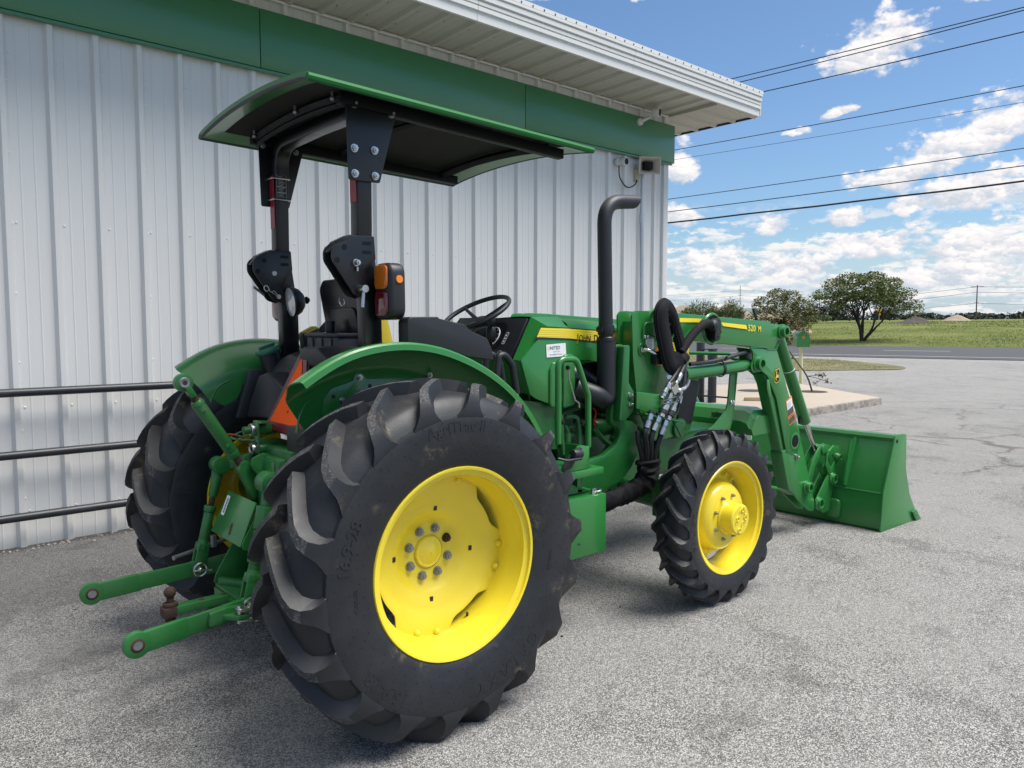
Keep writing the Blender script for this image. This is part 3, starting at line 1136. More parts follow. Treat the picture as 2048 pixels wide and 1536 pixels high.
# dark trees and a bush standing further back between the two
for az, dist, w, h, lm, sd, lab in ((0.500, 150, 3.6, 3.6, 'leaf_far', 1, 'dark rounded tree far behind, between the two roadside trees'), (0.470, 165, 5.4, 3.9, 'leaf_far', 2, 'widest dark tree far behind the stems of the spreading tree'),
                                 (0.408, 175, 3.6, 2.9, 'leaf_far', 3, 'low dark tree far behind the hanging right side of the spreading tree'), (0.488, 105, 2.2, 1.15, 'weed_green', 4, 'bright green bush in the field left of the spreading tree')):
    ac, al = loc_frame(az)
    rg = random.Random(sd)
    B = []
    for k in range(9):
        p = ac * rg.uniform(-w * .6, w * .6) + al * rg.uniform(-w * .4, w * .4)
        B.append(((p.x, p.y, h * rg.uniform(.3, .72)), (w * .34, w * .34, h * .30)))
    tree('bush' if h < 2 else 'dark_tree', lab, far(az, dist), [((rg.uniform(-.3, .3), rg.uniform(-.3, .3), 1), 1.0) for q in range(3)], B, 3400, w * 0.040, lm, sd + 20, h * .03, h * .3, 0.2, cat='bush' if h < 2 else 'tree', depth=1)

# far tree line, reads as one mass
mb = MB()
rg = random.Random(5)
B = []
for k in range(150):
    az = rg.uniform(0.10, 0.70)
    p = far(az, rg.uniform(560, 640), 1.4)
    w = rg.uniform(5, 11)
    hh = rg.uniform(2.5, 6.5) * (0.75 + .5 * noise.noise(Vector((az * 30, 0, 0))))
    B.append(((p[0], p[1], 1.4 + hh * .4), (w, w, hh * .62)))
leaf_cloud(mb, B, 15000, 1.15, rg, gap=0.0)
tag(mb.build('tree_line', 'leaf_far', smooth=False), 'far dark line of trees on the horizon', kind='stuff')


# heaps of soil and gravel
def heap(name, label, cat, base, rx, ry, h, mat, seed, peaks):
    mb = MB()

    def fn(u, v):
        a, r = u * 2 * pi, v
        x, y = cos(a) * r, sin(a) * r
        z = 0
        for (qx, qy, qw, qh) in peaks:
            z = max(z, qh * max(0.0, 1 - hypot(x - qx, y - qy) / qw) ** 0.85)
        p = Vector((x * rx, y * ry, 0))
        z = z * h + (noise.noise(p * 0.9 + Vector((seed, 0, 0))) * 0.10 + noise.noise(p * 2.6) * 0.06 + noise.noise(p * 6) * 0.03) * h * (1 - r ** 3)
        return Vector((x * rx, y * ry, z - 0.12 * r))
    mb.grid(fn, 72, 26)
    o = mb.build(name, mat, merge=0.001)
    o.location = base
    tag(o, label, cat)
    return o


heap('soil_heap', 'dark heap of soil in the field right of the spreading tree', 'soil heap', far(0.383, 100), 3.0, 2.6, .85, 'dirt_dark', 2, [(0.15, 0, .7, 1), (-.4, 0, .6, .5)])
heap('gravel_heap', 'pale tan gravel heap on the skyline of the field', 'gravel heap', far(0.3405, 150), 3.6, 3.0, 1.0, 'dirt_tan', 3, [(0, 0, .75, 1), (.35, 0, .6, .8), (-.45, 0, .5, .45)])
hp = heap('rubble_bank', 'long tan bank of broken soil rising above the loader arm', 'soil bank', far(0.606, 70, 0.5), 8.0, 4.5, 2.6, 'dirt_tan', 4, [(-.35, 0, .6, 1.05), (.1, .1, .55, 1.05), (.55, 0, .5, .85), (-.65, 0, .4, .9), (0.3, -0.3, .4, .8)])
hp.rotation_euler.z = 0.606 - pi / 2


def weeds(label, az0, az1, dist, z0, n, h, seed):
    rg = random.Random(seed)
    mb = MB()
    for k in range(n):
        az = rg.uniform(az0, az1)
        e = 1 - abs((az - (az0 + az1) / 2) / ((az1 - az0) / 2)) ** 2
        p = Vector(far(az, dist + rg.uniform(-1.0, 1.0), z0 + rg.uniform(-.3, .25)))
        hh = h * (0.25 + 0.75 * e) * rg.uniform(0.45, 1.1)
        lean = Vector((rg.gauss(0, .25) + sin(az) * .2, rg.gauss(0, .25) - cos(az) * .2, 1)).normalized()
        mb.tube([p, p + lean * hh], [0.012, 0.005], 3, caps=False)
        for j in range(9):
            q = p + lean * hh * rg.uniform(0.1, 1.0)
            d = Vector((rg.gauss(0, 1), rg.gauss(0, 1), rg.uniform(.2, 1.3))).normalized()
            s = Vector((rg.gauss(0, 1), rg.gauss(0, 1), rg.gauss(0, .5))).normalized()
            L = rg.uniform(.10, .30)
            i = len(mb.v)
            mb.v += [tuple(q), tuple(q + d * L * .5 + s * L * .16), tuple(q + d * L), tuple(q + d * L * .5 - s * L * .16)]
            mb.f.append([i, i + 1, i + 2, i + 3])
            mb.mi.append(0)
    o = mb.build('weeds', 'weed_green', smooth=False)
    tag(o, label, kind='stuff')


weeds('tall green weeds on the rubble bank beside the building corner', 0.602, 0.650, 67.5, 1.9, 330, 1.5, 5)
weeds('tall green weeds on the rubble bank in line with the loader arm', 0.574, 0.604, 67.5, 1.9, 230, 1.5, 6)

# white trailers parked far off behind the rounded tree
for k, (az, dist, w, h) in enumerate(((0.548, 120, 7.5, 1.7), (0.537, 128, 5.0, 1.5))):
    t = thing('trailer', 'long white trailer parked far behind the rounded tree' if k == 0 else 'short white trailer far behind the trunk of the rounded tree', 'trailer', far(az, dist), (0, 0, az - pi / 2))
    mb = MB()
    mb.box((-w / 2, -1.2, 0.5), (w / 2, 1.2, 0.5 + h))
    mb.build('body', 'white_metal', t, bevel=0.05)
    for s in (-1, 1):
        mb = MB()
        mb.cyl((s * w * .3, -1.22, 0.35), (s * w * .3, -0.95, 0.35), 0.35, n=16)
        mb.build('wheel', 'black_rubber', t)


def sign_post(az, dist):
    t = thing('road_sign', 'yellow diamond road sign far behind the spreading tree', 'road sign', far(az, dist), (0, 0, az - pi / 2))
    mb = MB()
    mb.cyl((0, 0, 0), (0, 0, 1.9), 0.03, n=8)
    mb.build('post', 'galvanised', t)
    mb = MB()
    mb.prism(rnd_poly([(0, 1.25), (.36, 1.61), (0, 1.97), (-.36, 1.61)], .04), -0.05, -0.03, 'y')
    mb.prism(rnd_poly([(-.2, .9), (.2, .9), (.2, 1.22), (-.2, 1.22)], .02), -0.05, -0.03, 'y')
    mb.build('plate', 'sign_yellow', t)


sign_post(0.4195, 120)


def pole(az, dist, h, arms, label, wires):
    base = far(az, dist, 1.2)
    t = thing('utility_pole', label, 'utility pole', base, (0, 0, az - pi / 2))
    mb = MB()
    mb.cyl((0, 0, 0), (0, 0, h), 0.15, 0.10, 10)
    mb.build('pole', 'pole_wood', t)
    for z, w in arms:
        mb = MB()
        mb.box((-w, -0.06, z - 0.05), (w, 0.06, z + 0.05))
        mb.build('crossarm', 'pole_wood', t)
    for (z, dx0, dz0, dx1, dz1) in wires:
        for dx, dz in ((dx0, dz0), (dx1, dz1)):
            if dx == 0:
                continue
            mb = MB()
            mb.tube([(dx * s, 4 * s * 0, z + dz * s - abs(dx) * 0.02 * 4 * s * (1 - s) * .5) for s in [i / 10 for i in range(11)]], 0.035, 4)
            mb.build('line_wire', 'wire_black', t)


pole(0.3217, 200, 8.0, [(7.6, 1.15), (4.1, .5)], 'tall wooden utility pole standing alone on the right skyline', [(7.6, -62, -4.6, 70, -.6), (6.4, -60, -5.0, 70, -.8), (3.9, -60, -3.2, 70, -.5)])
pole(0.5773, 330, 15.0, [(13.2, .8), (11.0, .8), (8.4, .8), (4.2, 1.2)], 'thin far utility pole above the rubble bank', [(13.0, -80, -2.2, 60, -1.4), (10.8, -80, -2.2, 60, -1.2), (8.2, -80, -2.0, 60, -1.0), (4.2, -60, -.4, 60, -.3)])

# overhead wires between the lot and the road
WIRES = [((29.824, 17.765, 12.863), (32.106, 6.579, 13.231), .020, 'top one of the eight overhead wires'), ((29.896, 17.407, 12.633), (32.107, 6.575, 13.121), .020, 'second overhead wire from the top, close under the top one'),
         ((30.12, 16.314, 11.996), (32.113, 6.546, 12.336), .022, 'overhead wire crossing the round cloud, third from the top'), ((29.163, 21.003, 10.018), (32.128, 6.471, 10.354), .017, 'fourth overhead wire from the top'),
         ((29.163, 20.999, 9.556), (32.133, 6.449, 9.745), .009, 'thinnest overhead wire, fifth from the top'), ((29.167, 20.983, 7.673), (32.146, 6.385, 8.04), .017, 'third overhead wire from the bottom'),
         ((29.168, 20.977, 7.058), (32.151, 6.36, 7.389), .020, 'overhead wire just above the thick black cable'), ((29.169, 20.973, 6.516), (32.155, 6.339, 6.81), .040, 'thick black overhead cable, lowest of the eight')]
for a, b_, r, lab in WIRES:
    a, b_ = Vector(a), Vector(b_)
    d = b_ - a
    path = []
    for i in range(41):
        s = -1.6 + 4.4 * i / 40
        q = a + d * s
        q.z += 0.10 * ((s - 0.5) ** 2 - 0.25)
        path.append(q)
    mb = MB()
    mb.tube([q + Vector((0, 0, (.012 * sin(i * 1.9) if r > .03 else 0))) for i, q in enumerate(path)], r, 6)
    tag(mb.build('overhead_wire', 'wire_black'), lab, 'wire', 'overhead wires across the sky')

# ------------------------------------------------------------------ mailbox, sapling, posts beyond the building
mx = thing('mailbox', 'green mailbox with rounded top on a cream post', 'mailbox', (16.33, 6.45, 0.03), (0, 0, 0.44 - pi / 2 + 0.30))
mb = MB()
mb.tube([(0.01, 0, 0), (-.015, 0, 0.92)], 0.045, 10)
mb.build('post', 'cream_paint', mx)
prof = [(-.15, .0), (.15, .0), (.15, .24)] + [(.15 * cos(a), .24 + .15 * sin(a)) for a in [pi * k / 12 for k in range(1, 12)]] + [(-.15, .24)]
mb = MB()
mb.prism([(p[0], p[1] + .93) for p in prof], -0.16, 0.40, 'y')
mb.build('box', 'green_paint', mx, bevel=0.006)
mb = MB()
mb.prism([(p[0] * 1.04, p[1] * 1.02 + .925) for p in prof], -0.19, -0.162, 'y')
mb.box((-.03, -.215, 1.30), (.03, -.19, 1.335))
deer_badge(mb, (0.0, -0.1915, 1.16), (1, 0, 0), (0, 0, 1), .07, .085)
mb2 = MB()
dr = mb.build('door', 'green_paint', mx)
dr.data.materials.clear()
for nm in ('green_paint', 'dark_print', 'yellow_decal'):
    dr.data.materials.append(MATS[nm])
ntot = len(dr.data.polygons)
for i, p in enumerate(dr.data.polygons):
    if i >= ntot - 4:
        p.material_index = (1, 2, 1, 2)[i - (ntot - 4)]
    else:
        p.material_index = 0
mb = MB()
mb.box((.152, -.02, 1.10), (.162, .02, 1.36))
mb.build('flag', 'red_cable', mx)

rg = random.Random(4)
sp = thing('sapling', 'thin brownish sapling growing from the tree well beside the mailbox', 'young tree', (WELLS[0][0], WELLS[0][1], 0.03))
mb = MB()
tips = []
ac, al = loc_frame(0.56)
P = [Vector((0, 0, 0))] + [Vector((ac * q[0]) + Vector((0, 0, q[1]))) for q in ((-.12, .35), (-.36, .7), (-.56, 1.0), (-.62, 1.22), (-.60, 1.42))]
mb.tube(smooth_path(P, 4), [0.022 - 0.014 * i / 20 for i in range(21)], 6)
for q, d, L in ((P[3], -.7, .35), (P[3], .5, .35), (P[4], .6, .3), (P[4], -.5, .3), (P[2], -.4, .3), (P[5], .3, .2), (P[1], 1.0, .30), (P[1], .9, .2)):
    dv = ac * d + al * rg.uniform(-.4, .4) + Vector((0, 0, .75 if q is not P[1] else .05))
    limb(mb, q, dv, L, .010, 1, rg, tips, .5)
mb.build('trunk', 'bark', sp)
mb = MB()
leaf_cloud(mb, [((ac.x * a, ac.y * a, z), (r, r, r * 1.1)) for a, z, r in ((-.60, 1.42, .15), (-.70, 1.28, .17), (-.55, 1.22, .14), (-.62, 1.05, .16), (-.74, 1.1, .12), (-.50, 1.02, .11), (-.46, .84, .11))], 620, .042, rg, gap=.3)
leaf_cloud(mb, [((p.x, p.y, p.z), (.09, .09, .06)) for p in tips], 240, .035, rg, gap=0.1)
mb.build('crown', 'sapling_leaf', sp, smooth=False)

for k, (u, h, lab) in enumerate(((0.0, 1.35, 'tall black steel post behind the tractor hood'), (0.23, 1.07, 'shorter black steel post with a flat bracket on top'))):
    ac, al = loc_frame(0.614)
    b0 = Vector((10.75, 5.45, -0.11)) + ac * (-.02 + u) + al * (0.25 - u)
    t = thing('steel_post', lab, 'post', b0)
    mb = MB()
    mb.cyl((0, 0, 0), (0, 0, h + .11), .082, n=20)
    mb.build('pipe', 'pipe_black', t, bevel=.006)
    if k:
        mb = MB()
        mb.bar(-ac * .20 + Vector((0, 0, h + .115)), ac * .09 + Vector((0, 0, h + .115)), .10, .02)
        mb.bar(-ac * .18 + Vector((0, 0, h + .0)), -ac * .18 + Vector((0, 0, h + .11)), .03, .03)
        mb.cyl((0, 0, h - .08), (0, 0, h + .02), .094, n=20)
        mb.build('bracket', 'pipe_black', t)
    else:
        mb = MB()
        mb.cyl((0, 0, h + .11), (0, 0, h + .125), .086, n=20)
        mb.build('cap', 'pipe_black', t)
mb = MB()
mb.prism(rnd_poly([(0, 0), (.62, -.03), (.66, .05), (.3, .075), (.02, .07)], .02), -.05, .05, 'y')
o = mb.build('board', 'wood', bevel=.004)
o.location = (11.6, 5.05, 0.036)
o.rotation_euler = (0, 0, -.95)
tag(o, 'loose pale board lying on the concrete island', 'board')

# ------------------------------------------------------------------ the metal building
BR = thing('metal_building', 'pale grey ribbed metal building with green fascia band and deep eave', 'building', (0, 3.07, 0), (0, 0.011, 0.0155))
RIB = 0.305
WT0, WT1 = -0.12, 4.50


def rib_profile(nrib, s=1.0):
    """outline across a sheet: x along the wall, y outwards (towards -Y)"""
    pts = []
    for k in range(nrib):
        x = k * RIB
        pts += [(x, 0), (x + .022, -.035 * s), (x + .055, -.035 * s), (x + .077, 0), (x + .125, 0), (x + .133, -.0035 * s), (x + .141, 0), (x + .215, 0), (x + .223, -.0035 * s), (x + .231, 0)]
    pts.append((nrib * RIB, 0))
    return pts


prof = rib_profile(3)
mb = MB()
n = len(prof)
mb.add([(p[0], p[1], WT0) for p in prof] + [(p[0], p[1], WT1) for p in prof], [(i, i + 1, n + i + 1, n + i) for i in range(n - 1)], 'wall_metal')
panel_me = mb.data('wall_panel', angle=15)
mb = MB()
for z in (0.25, 1.02, 2.36, 3.55, 4.3):
    for k in range(3):
        for dx in (.092,):
            mb.sphere((k * RIB + dx, -.001, z), .0085, 3, 'white_metal', (1, .7, 1))
for i in range(9):
    mb.sphere((.066, -.020, 0.35 + .5 * i), .0085, 3, 'white_metal', (1, .7, 1))
screw_me = mb.data('screws')
X0 = -4.575
NP = 12
for k in range(NP):
    o = link('wall_panel', panel_me, BR)
    o.location = (X0 + k * 3 * RIB - .018 + .003 * 0, 0, 0)
    s = link('screws', screw_me, o)
    tag(s, kind='stuff')
XE = 6.70
# last sheet up to the corner, corner trim, end wall
mb = MB()
xl = X0 + NP * 3 * RIB - .018
pr = [(xl + p[0], p[1]) for p in prof if xl + p[0] < XE]
n = len(pr)
if n > 2:
    mb.add([(p[0], p[1], WT0) for p in pr] + [(p[0], p[1], WT1) for p in pr], [(i, i + 1, n + i + 1, n + i) for i in range(n - 1)], 'wall_metal')
    mb.build('wall_panel', None, BR)
mb = MB()
mb.box((XE - .10, -.040, WT0), (XE, .10, 4.455))
mb.build('corner_trim', 'wall_metal', BR, bevel=.006)
mb = MB()
mb.box((XE - .06, .10, WT0), (XE - .02, 9.0, 4.455))
mb.build('end_wall', 'wall_metal', BR)
mb = MB()
mb.box((X0 - .5, 0.02, WT0), (XE - .1, .12, 4.46))
mb.build('inner_wall', 'galvanised', BR)
# green fascia band in long sheets
xsf = [X0, -2.1, .985, 4.05, 6.785]
for a, b_ in zip(xsf[:-1], xsf[1:]):
    mb = MB()
    mb.box((a + .003, -.075, 3.828), (b_ - .003, -.040, 4.325))
    mb.build('fascia_sheet', 'fascia_green', BR, bevel=.006)
mb = MB()
mb.box((6.745, -.032, 3.83), (6.787, .5, 4.323))
mb.build('fascia_return', 'fascia_green', BR)
mb = MB()
mb.box((X0, -.070, 3.80), (6.74, -.034, 3.822))
mb.build('fascia_trim', 'fascia_green', BR)
# soffit: ribbed sheets from the wall out to the eave
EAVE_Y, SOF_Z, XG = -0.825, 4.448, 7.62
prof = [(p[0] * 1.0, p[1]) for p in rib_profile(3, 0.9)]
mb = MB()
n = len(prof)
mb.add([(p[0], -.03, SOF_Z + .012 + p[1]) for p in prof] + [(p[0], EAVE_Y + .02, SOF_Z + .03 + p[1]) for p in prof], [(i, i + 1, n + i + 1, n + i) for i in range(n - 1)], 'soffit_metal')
for k in range(3):
    for y in (-.25, -.6):
        mb.sphere((k * RIB + .10, y, SOF_Z + .012), .007, 3, 'dull_steel')
sof_me = mb.data('soffit_panel', angle=15)
for k in range(14):
    x = X0 + k * 3 * RIB
    if x > XE - 3 * RIB:
        pq_ = [p for p in prof if x + p[0] < XE] + [(XE + .01 - x, 0)]
        mb = MB()
        n = len(pq_)
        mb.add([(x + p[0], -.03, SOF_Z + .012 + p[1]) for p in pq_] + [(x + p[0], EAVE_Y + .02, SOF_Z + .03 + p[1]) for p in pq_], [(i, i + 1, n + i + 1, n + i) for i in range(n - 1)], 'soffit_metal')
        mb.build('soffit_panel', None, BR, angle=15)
        break
    o = link('soffit_panel', sof_me, BR)
    o.location = (x, 0, 0)
# soffit going round the gable end
mb = MB()
prof_e = [(p[0] - .775, p[1]) for p in rib_profile(12, 0.8)]
n = len(prof_e)
mb.add([(XE + .0, -.03 + p[0], SOF_Z + .012 + p[1]) for p in prof_e] + [(XG, -.03 + p[0], SOF_Z + .012 + p[1]) for p in prof_e], [(i, i + 1, n + i + 1, n + i) for i in range(n - 1)], 'soffit_metal')
mb.build('gable_soffit', None, BR)
mb = MB()
mb.box((XE - .03, EAVE_Y + .02, SOF_Z - .022), (XE + .03, -.04, SOF_Z + .03))
mb.build('soffit_trim', 'soffit_metal', BR)
mb = MB()
mb.tube([(X0, -.045, SOF_Z - .012), (XE, -.045, SOF_Z - .012)], .014, 6)
mb.build('closure_strip', 'gutter_metal', BR)
# eave trim and stepped gutter front
gp = [(0, 0), (-.012, 0), (-.012, .085), (-.030, .092), (-.030, .130), (-.020, .136), (-.034, .142), (-.034, .172), (-.022, .180), (-.046, .190), (-.046, .232), (-.036, .240), (-.056, .250), (-.056, .278), (0.02, .278), (.02, 0)]
xg = [X0, -1.7, .5, 2.75, 4.98, XG]
for a, b_ in zip(xg[:-1], xg[1:]):
    mb = MB()
    mb.prism([(EAVE_Y + p[0], SOF_Z + p[1]) for p in gp], a + .002, b_ - .002, 'x')
    mb.build('gutter', 'gutter_metal', BR, angle=20)
mb = MB()
mb.prism([(EAVE_Y - .05, SOF_Z + .285), (EAVE_Y - .05, SOF_Z + .325), (9.0, SOF_Z + .325 + 1.0), (9.0, SOF_Z + .285 + 1.0)], X0, XG + .02, 'x')
mb.build('roof', 'gutter_metal', BR)
mb = MB()
for k in range(80):
    x = X0 + .06 + k * .1525
    if x < XG:
        mb.box((x, EAVE_Y - .054, SOF_Z + .290), (x + .012, EAVE_Y - .049, SOF_Z + .308))
tag(mb.build('roof_screw', 'dark_print', BR), kind='stuff')
mb = MB()
mb.prism([(EAVE_Y - .02, SOF_Z + .012), (2.6, SOF_Z + .012), (2.6, SOF_Z + .30), (EAVE_Y - .02, SOF_Z + .27)], XG - .0, XG + .018, 'x')
mb.build('rake_trim', 'gutter_metal', BR)
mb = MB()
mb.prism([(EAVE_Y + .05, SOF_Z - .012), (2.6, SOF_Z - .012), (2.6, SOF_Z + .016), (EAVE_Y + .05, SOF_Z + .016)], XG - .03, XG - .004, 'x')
mb.build('rake_closure_strip', 'dark_print', BR)  # black profile closures along the rake edge


def wall_pt(x, y, z):
    return BR.matrix_basis @ Vector((x, y, z))


WM = Matrix.Translation((0, 3.07, 0)) @ Matrix.Rotation(0.0155, 4, 'Z') @ Matrix.Rotation(0.011, 4, 'Y')
# conduit
t = thing('conduit', 'thin grey conduit running up the wall under the horn speaker', 'conduit')
mb = MB()
mb.tube([WM @ Vector(p) for p in ((6.16, -.045, -.1), (6.16, -.045, 2.2), (6.145, -.05, 2.9), (6.14, -.045, 3.05))], .028, 10)
mb.build('lower_pipe', 'galvanised', t)
mb = MB()
mb.tube([WM @ Vector(p) for p in ((6.14, -.045, 3.04), (6.15, -.045, 3.83))], .026, 10)
mb.cyl(WM @ Vector((6.14, -.045, 2.98)), WM @ Vector((6.14, -.045, 3.10)), .036, n=12)
mb.build('upper_pipe', 'galvanised', t)
# horn speaker
hs = thing('horn_speaker', 'square beige horn loudspeaker under the fascia at the corner', 'loudspeaker')
hc = WM @ Vector((6.10, -.20, 3.69))
fd = Vector((-.45, -.86, -.12)).normalized()
sx = fd.cross(Vector((0, 0, 1))).normalized()
uz = sx.cross(fd)
mb = MB()


def frus(mb, c, a0, b0, a1, b1, L, th=0.0):
    v = []
    for (a, b_, t) in ((a0, b0, 0), (a1, b1, L)):
        for s1, s2 in ((-1, -1), (1, -1), (1, 1), (-1, 1)):
            v.append(c + sx * a * s1 + uz * b_ * s2 + fd * t)
    return v


o1 = frus(mb, hc - fd * .16, .05, .04, .152, .112, .16)
i1 = frus(mb, hc - fd * .15, .04, .03, .139, .099, .1502)
mb.add(o1 + i1, [(0, 1, 5, 4), (1, 2, 6, 5), (2, 3, 7, 6), (3, 0, 4, 7), (8, 12, 13, 9), (9, 13, 14, 10), (10, 14, 15, 11), (11, 15, 12, 8), (4, 5, 13, 12), (5, 6, 14, 13), (6, 7, 15, 14), (7, 4, 12, 15), (0, 3, 2, 1), (8, 9, 10, 11)])
mb.build('horn', 'beige_plastic', hs, bevel=.004)
mb = MB()
mb.box((-.055, -.05, 0), (.055, .05, .09), None, Matrix(((sx.x, uz.x, fd.x, (hc - fd * .12).x), (sx.y, uz.y, fd.y, (hc - fd * .12).y), (sx.z, uz.z, fd.z, (hc - fd * .12).z), (0, 0, 0, 1))))
mb.cyl(hc - fd * .03, hc - fd * .02, .035, n=14)
mb.build('driver', 'gauge_black', hs, bevel=.006)
mb = MB()
mb.bar(hc - fd * .14, WM @ Vector((6.10, -.02, 3.62)), .05, .05)
mb.box((6.02, -.03, 3.50), (6.12, -.002, 3.66), None, WM)
mb.build('bracket', 'beige_plastic', hs)


def camera_fix(label, root, tip, r, hood):
    t = thing('security_camera', label, 'security camera', group=None)
    root, tip = Vector(root), Vector(tip)
    d = (tip - root).normalized()
    mb = MB()
    mb.cyl(root, root + Vector((0, -.03, 0)), .05, .045, 16)
    mb.tube([root + Vector((0, -.02, 0)), root + d * (tip - root).length * .5], .022, 10)
    mb.build('mount', 'white_plastic', t)
    mb = MB()
    e = hood.normalized()
    mb.cyl(tip - e * .10, tip, r * .95, r, 18)
    mb.build('housing', 'white_plastic', t, bevel=.004)
    mb = MB()
    mb.cyl(tip, tip + e * .006, r * .72, n=18)
    mb.build('lens', 'gauge_black', t)
    return t


camera_fix('white bullet security camera fixed to the green fascia top', WM @ Vector((6.03, -.075, 4.25)), WM @ Vector((6.16, -.30, 4.35)), .062, Vector((.35, -.8, -.12)))
c2 = camera_fix('small white round security camera below the fascia with black cable', WM @ Vector((5.66, -.03, 3.70)), WM @ Vector((5.72, -.13, 3.70)), .055, Vector((.15, -.9, -.1)))
mb = MB()
mb.tube(smooth_path([WM @ Vector(p) for p in ((5.67, -.05, 3.66), (5.68, -.06, 3.5), (5.82, -.06, 3.40), (5.98, -.05, 3.45), (6.04, -.04, 3.52))], 6), .008, 6)
mb.build('cable', 'wire_black', c2)

# pipe rail in front of the wall
pr = thing('pipe_rail', 'black three bar pipe rail standing in front of the wall', 'railing')
for z in (1.137, .690, .237):
    mb = MB()
    mb.cyl((-5.5, 2.85, z + .05), (1.35, 2.93, z - .005), .0305, n=20)
    mb.build('rail', 'pipe_black', pr)
for x in (-4.4, -1.95, 1.30):
    mb = MB()
    mb.cyl((x, 2.955, -.1), (x, 2.955, 1.24), .038, n=18)
    mb.build('post', 'pipe_black', pr, bevel=.004)
# loose pebbles lying about the near lot
mb = MB()
rg = random.Random(21)
for k in range(260):
    x, y = rg.uniform(-3.2, 4.5), rg.uniform(-3.2, 2.6)
    r = rg.uniform(.002, .0055) * (1.6 if rg.random() < .06 else 1)
    mb.sphere((x, y, lot_z(x, y) + r * .5), r, 3, rg.choice(('concrete', 'dirt_dark', 'concrete', 'dirt_tan', 'pole_wood')), (1, rg.uniform(.6, 1), .7))
tag(mb.build('loose_gravel'), 'loose pebbles lying about the asphalt lot', kind='stuff')
# pale debris at the foot of the wall
mb = MB()
rg = random.Random(8)
for k in range(150):
    x = rg.uniform(-3, 1.5)
    y = 3.0 + .0155 * x - abs(rg.gauss(0, .05))
    r = rg.uniform(.004, .014)
    mb.sphere((x, y, r * .5), r, 3, None, (1, rg.uniform(.6, 1), .7))
tag(mb.build('debris', 'concrete'), 'pale grit lying along the foot of the wall', kind='stuff')

# ------------------------------------------------------------------ the tractor
TR = thing('tractor', 'green utility tractor with yellow wheels, folding roll bar, canopy and front loader', 'tractor')


def both(fn):
    """mirror helper: builds the part on the right (-1) and the left (+1)"""
    for s in (-1, 1):
        fn(s)


# ---------------- wheels
def tyre_mesh(R, yc_half, prof, lug, nl, skew):
    """R tread radius; prof = carcass half profile [(r, y)]; lug stations (y, rt, rb, wt, wb, lag)"""
    mb = MB()
    full = [(r, -y) for r, y in prof] + [(r, y) for r, y in reversed(prof)]
    mb.lathe(full, (0, 0, 0), (0, 1, 0), 96, 'tyre_rubber', ref=(0, 0, 1))
    ns = len(lug)
    for sd in (-1, 1):
        for i in range(nl):
            t0 = 2 * pi * (i + (0.5 if sd > 0 else 0)) / nl
            vs = []
            for (y, yt, rt, rb, wt, wb, lag) in lug:
                for (r, hw, yy) in ((rb, -wb, y), (rt, -wt, yt), (rt, wt, yt), (rb, wb, y)):
                    th = t0 - lag / R * skew + hw / R
                    vs.append((r * sin(th), sd * yy, r * cos(th)))
            side, topf = [], []
            for k in range(ns - 1):
                a, b_ = k * 4, (k + 1) * 4
                side += [(a, a + 1, b_ + 1, b_), (a + 2, a + 3, b_ + 3, b_ + 2)]
                topf.append((a + 1, a + 2, b_ + 2, b_ + 1))
            side += [(0, 3, 2, 1), ((ns - 1) * 4, (ns - 1) * 4 + 1, (ns - 1) * 4 + 2, (ns - 1) * 4 + 3)]
            wearn = ns - 5
            o = len(mb.v)
            mb.add(vs, side + topf[wearn:], 'tyre_rubber')
            k = mb.mat('worn_rubber')
            for f in topf[:wearn]:
                mb.f.append([i2 + o for i2 in f])
                mb.mi.append(k)
    return mb


def arc_text(mb, body, size, r, thc, sd, yfun, ext=0.0016, spacing=1.0):
    vs, fs = text_geo(body, size, extrude=ext, spacing=spacing, align='CENTER', bold=0.0012)
    out = []
    for (x, y, z) in vs:
        th = thc + x / r
        rr = r + y
        out.append((rr * sin(th), sd * (yfun(rr) + z), rr * cos(th)))
    mb.add(out, fs, 'tyre_rubber')


def prof_y(prof):
    pr = sorted(prof)

    def f(r):
        for (r0, y0), (r1, y1) in zip(pr[:-1], pr[1:]):
            if r0 <= r <= r1:
                return y0 + (y1 - y0) * (r - r0) / max(r1 - r0, 1e-6)
        return pr[-1][1]
    return f


# rear tyre carcass: bead, bulging sidewall, shoulder, crown
RP = [(0.372, 0.188), (0.392, 0.203), (0.415, 0.207), (0.44, 0.216), (0.49, 0.2225), (0.54, 0.2222), (0.566, 0.2215), (0.575, 0.2190), (0.579, 0.2030), (0.595, 0.196), (0.612, 0.187), (0.636, 0.170), (0.650, 0.150), (0.658, 0.10), (0.661, 0.05), (0.662, 0.0)]
#        y(base) y(top)  r top   r base  wt     wb     lag
RL = [(-0.014, -0.010, 0.697, 0.655, 0.017, 0.036, 0.000), (0.030, 0.030, 0.6995, 0.655, 0.018, 0.036, 0.030), (0.075, 0.075, 0.698, 0.652, 0.019, 0.037, 0.070), (0.115, 0.115, 0.694, 0.646, 0.020, 0.039, 0.112), (0.150, 0.150, 0.688, 0.636, 0.021, 0.043, 0.150),
      (0.176, 0.184, 0.676, 0.622, 0.021, 0.040, 0.176), (0.190, 0.205, 0.652, 0.605, 0.024, 0.044, 0.190), (0.199, 0.2165, 0.624, 0.592, 0.034, 0.052, 0.200), (0.205, 0.2205, 0.598, 0.580, 0.052, 0.066, 0.207), (0.209, 0.2212, 0.580, 0.566, 0.074, 0.080, 0.211), (0.206, 0.2185, 0.566, 0.560, 0.080, 0.082, 0.212)]
RL = [(y, yt, rt + .010 * (rt > .65), rb, wt * 0.95, wb * 1.1, lag * 1.10) for (y, yt, rt, rb, wt, wb, lag) in RL]
rear_mb = tyre_mesh(0.69, 0.2, RP, RL, 18, 1.0)
yf = prof_y(RP)
for sd in (-1, 1):
    k = 1 if sd < 0 else -1
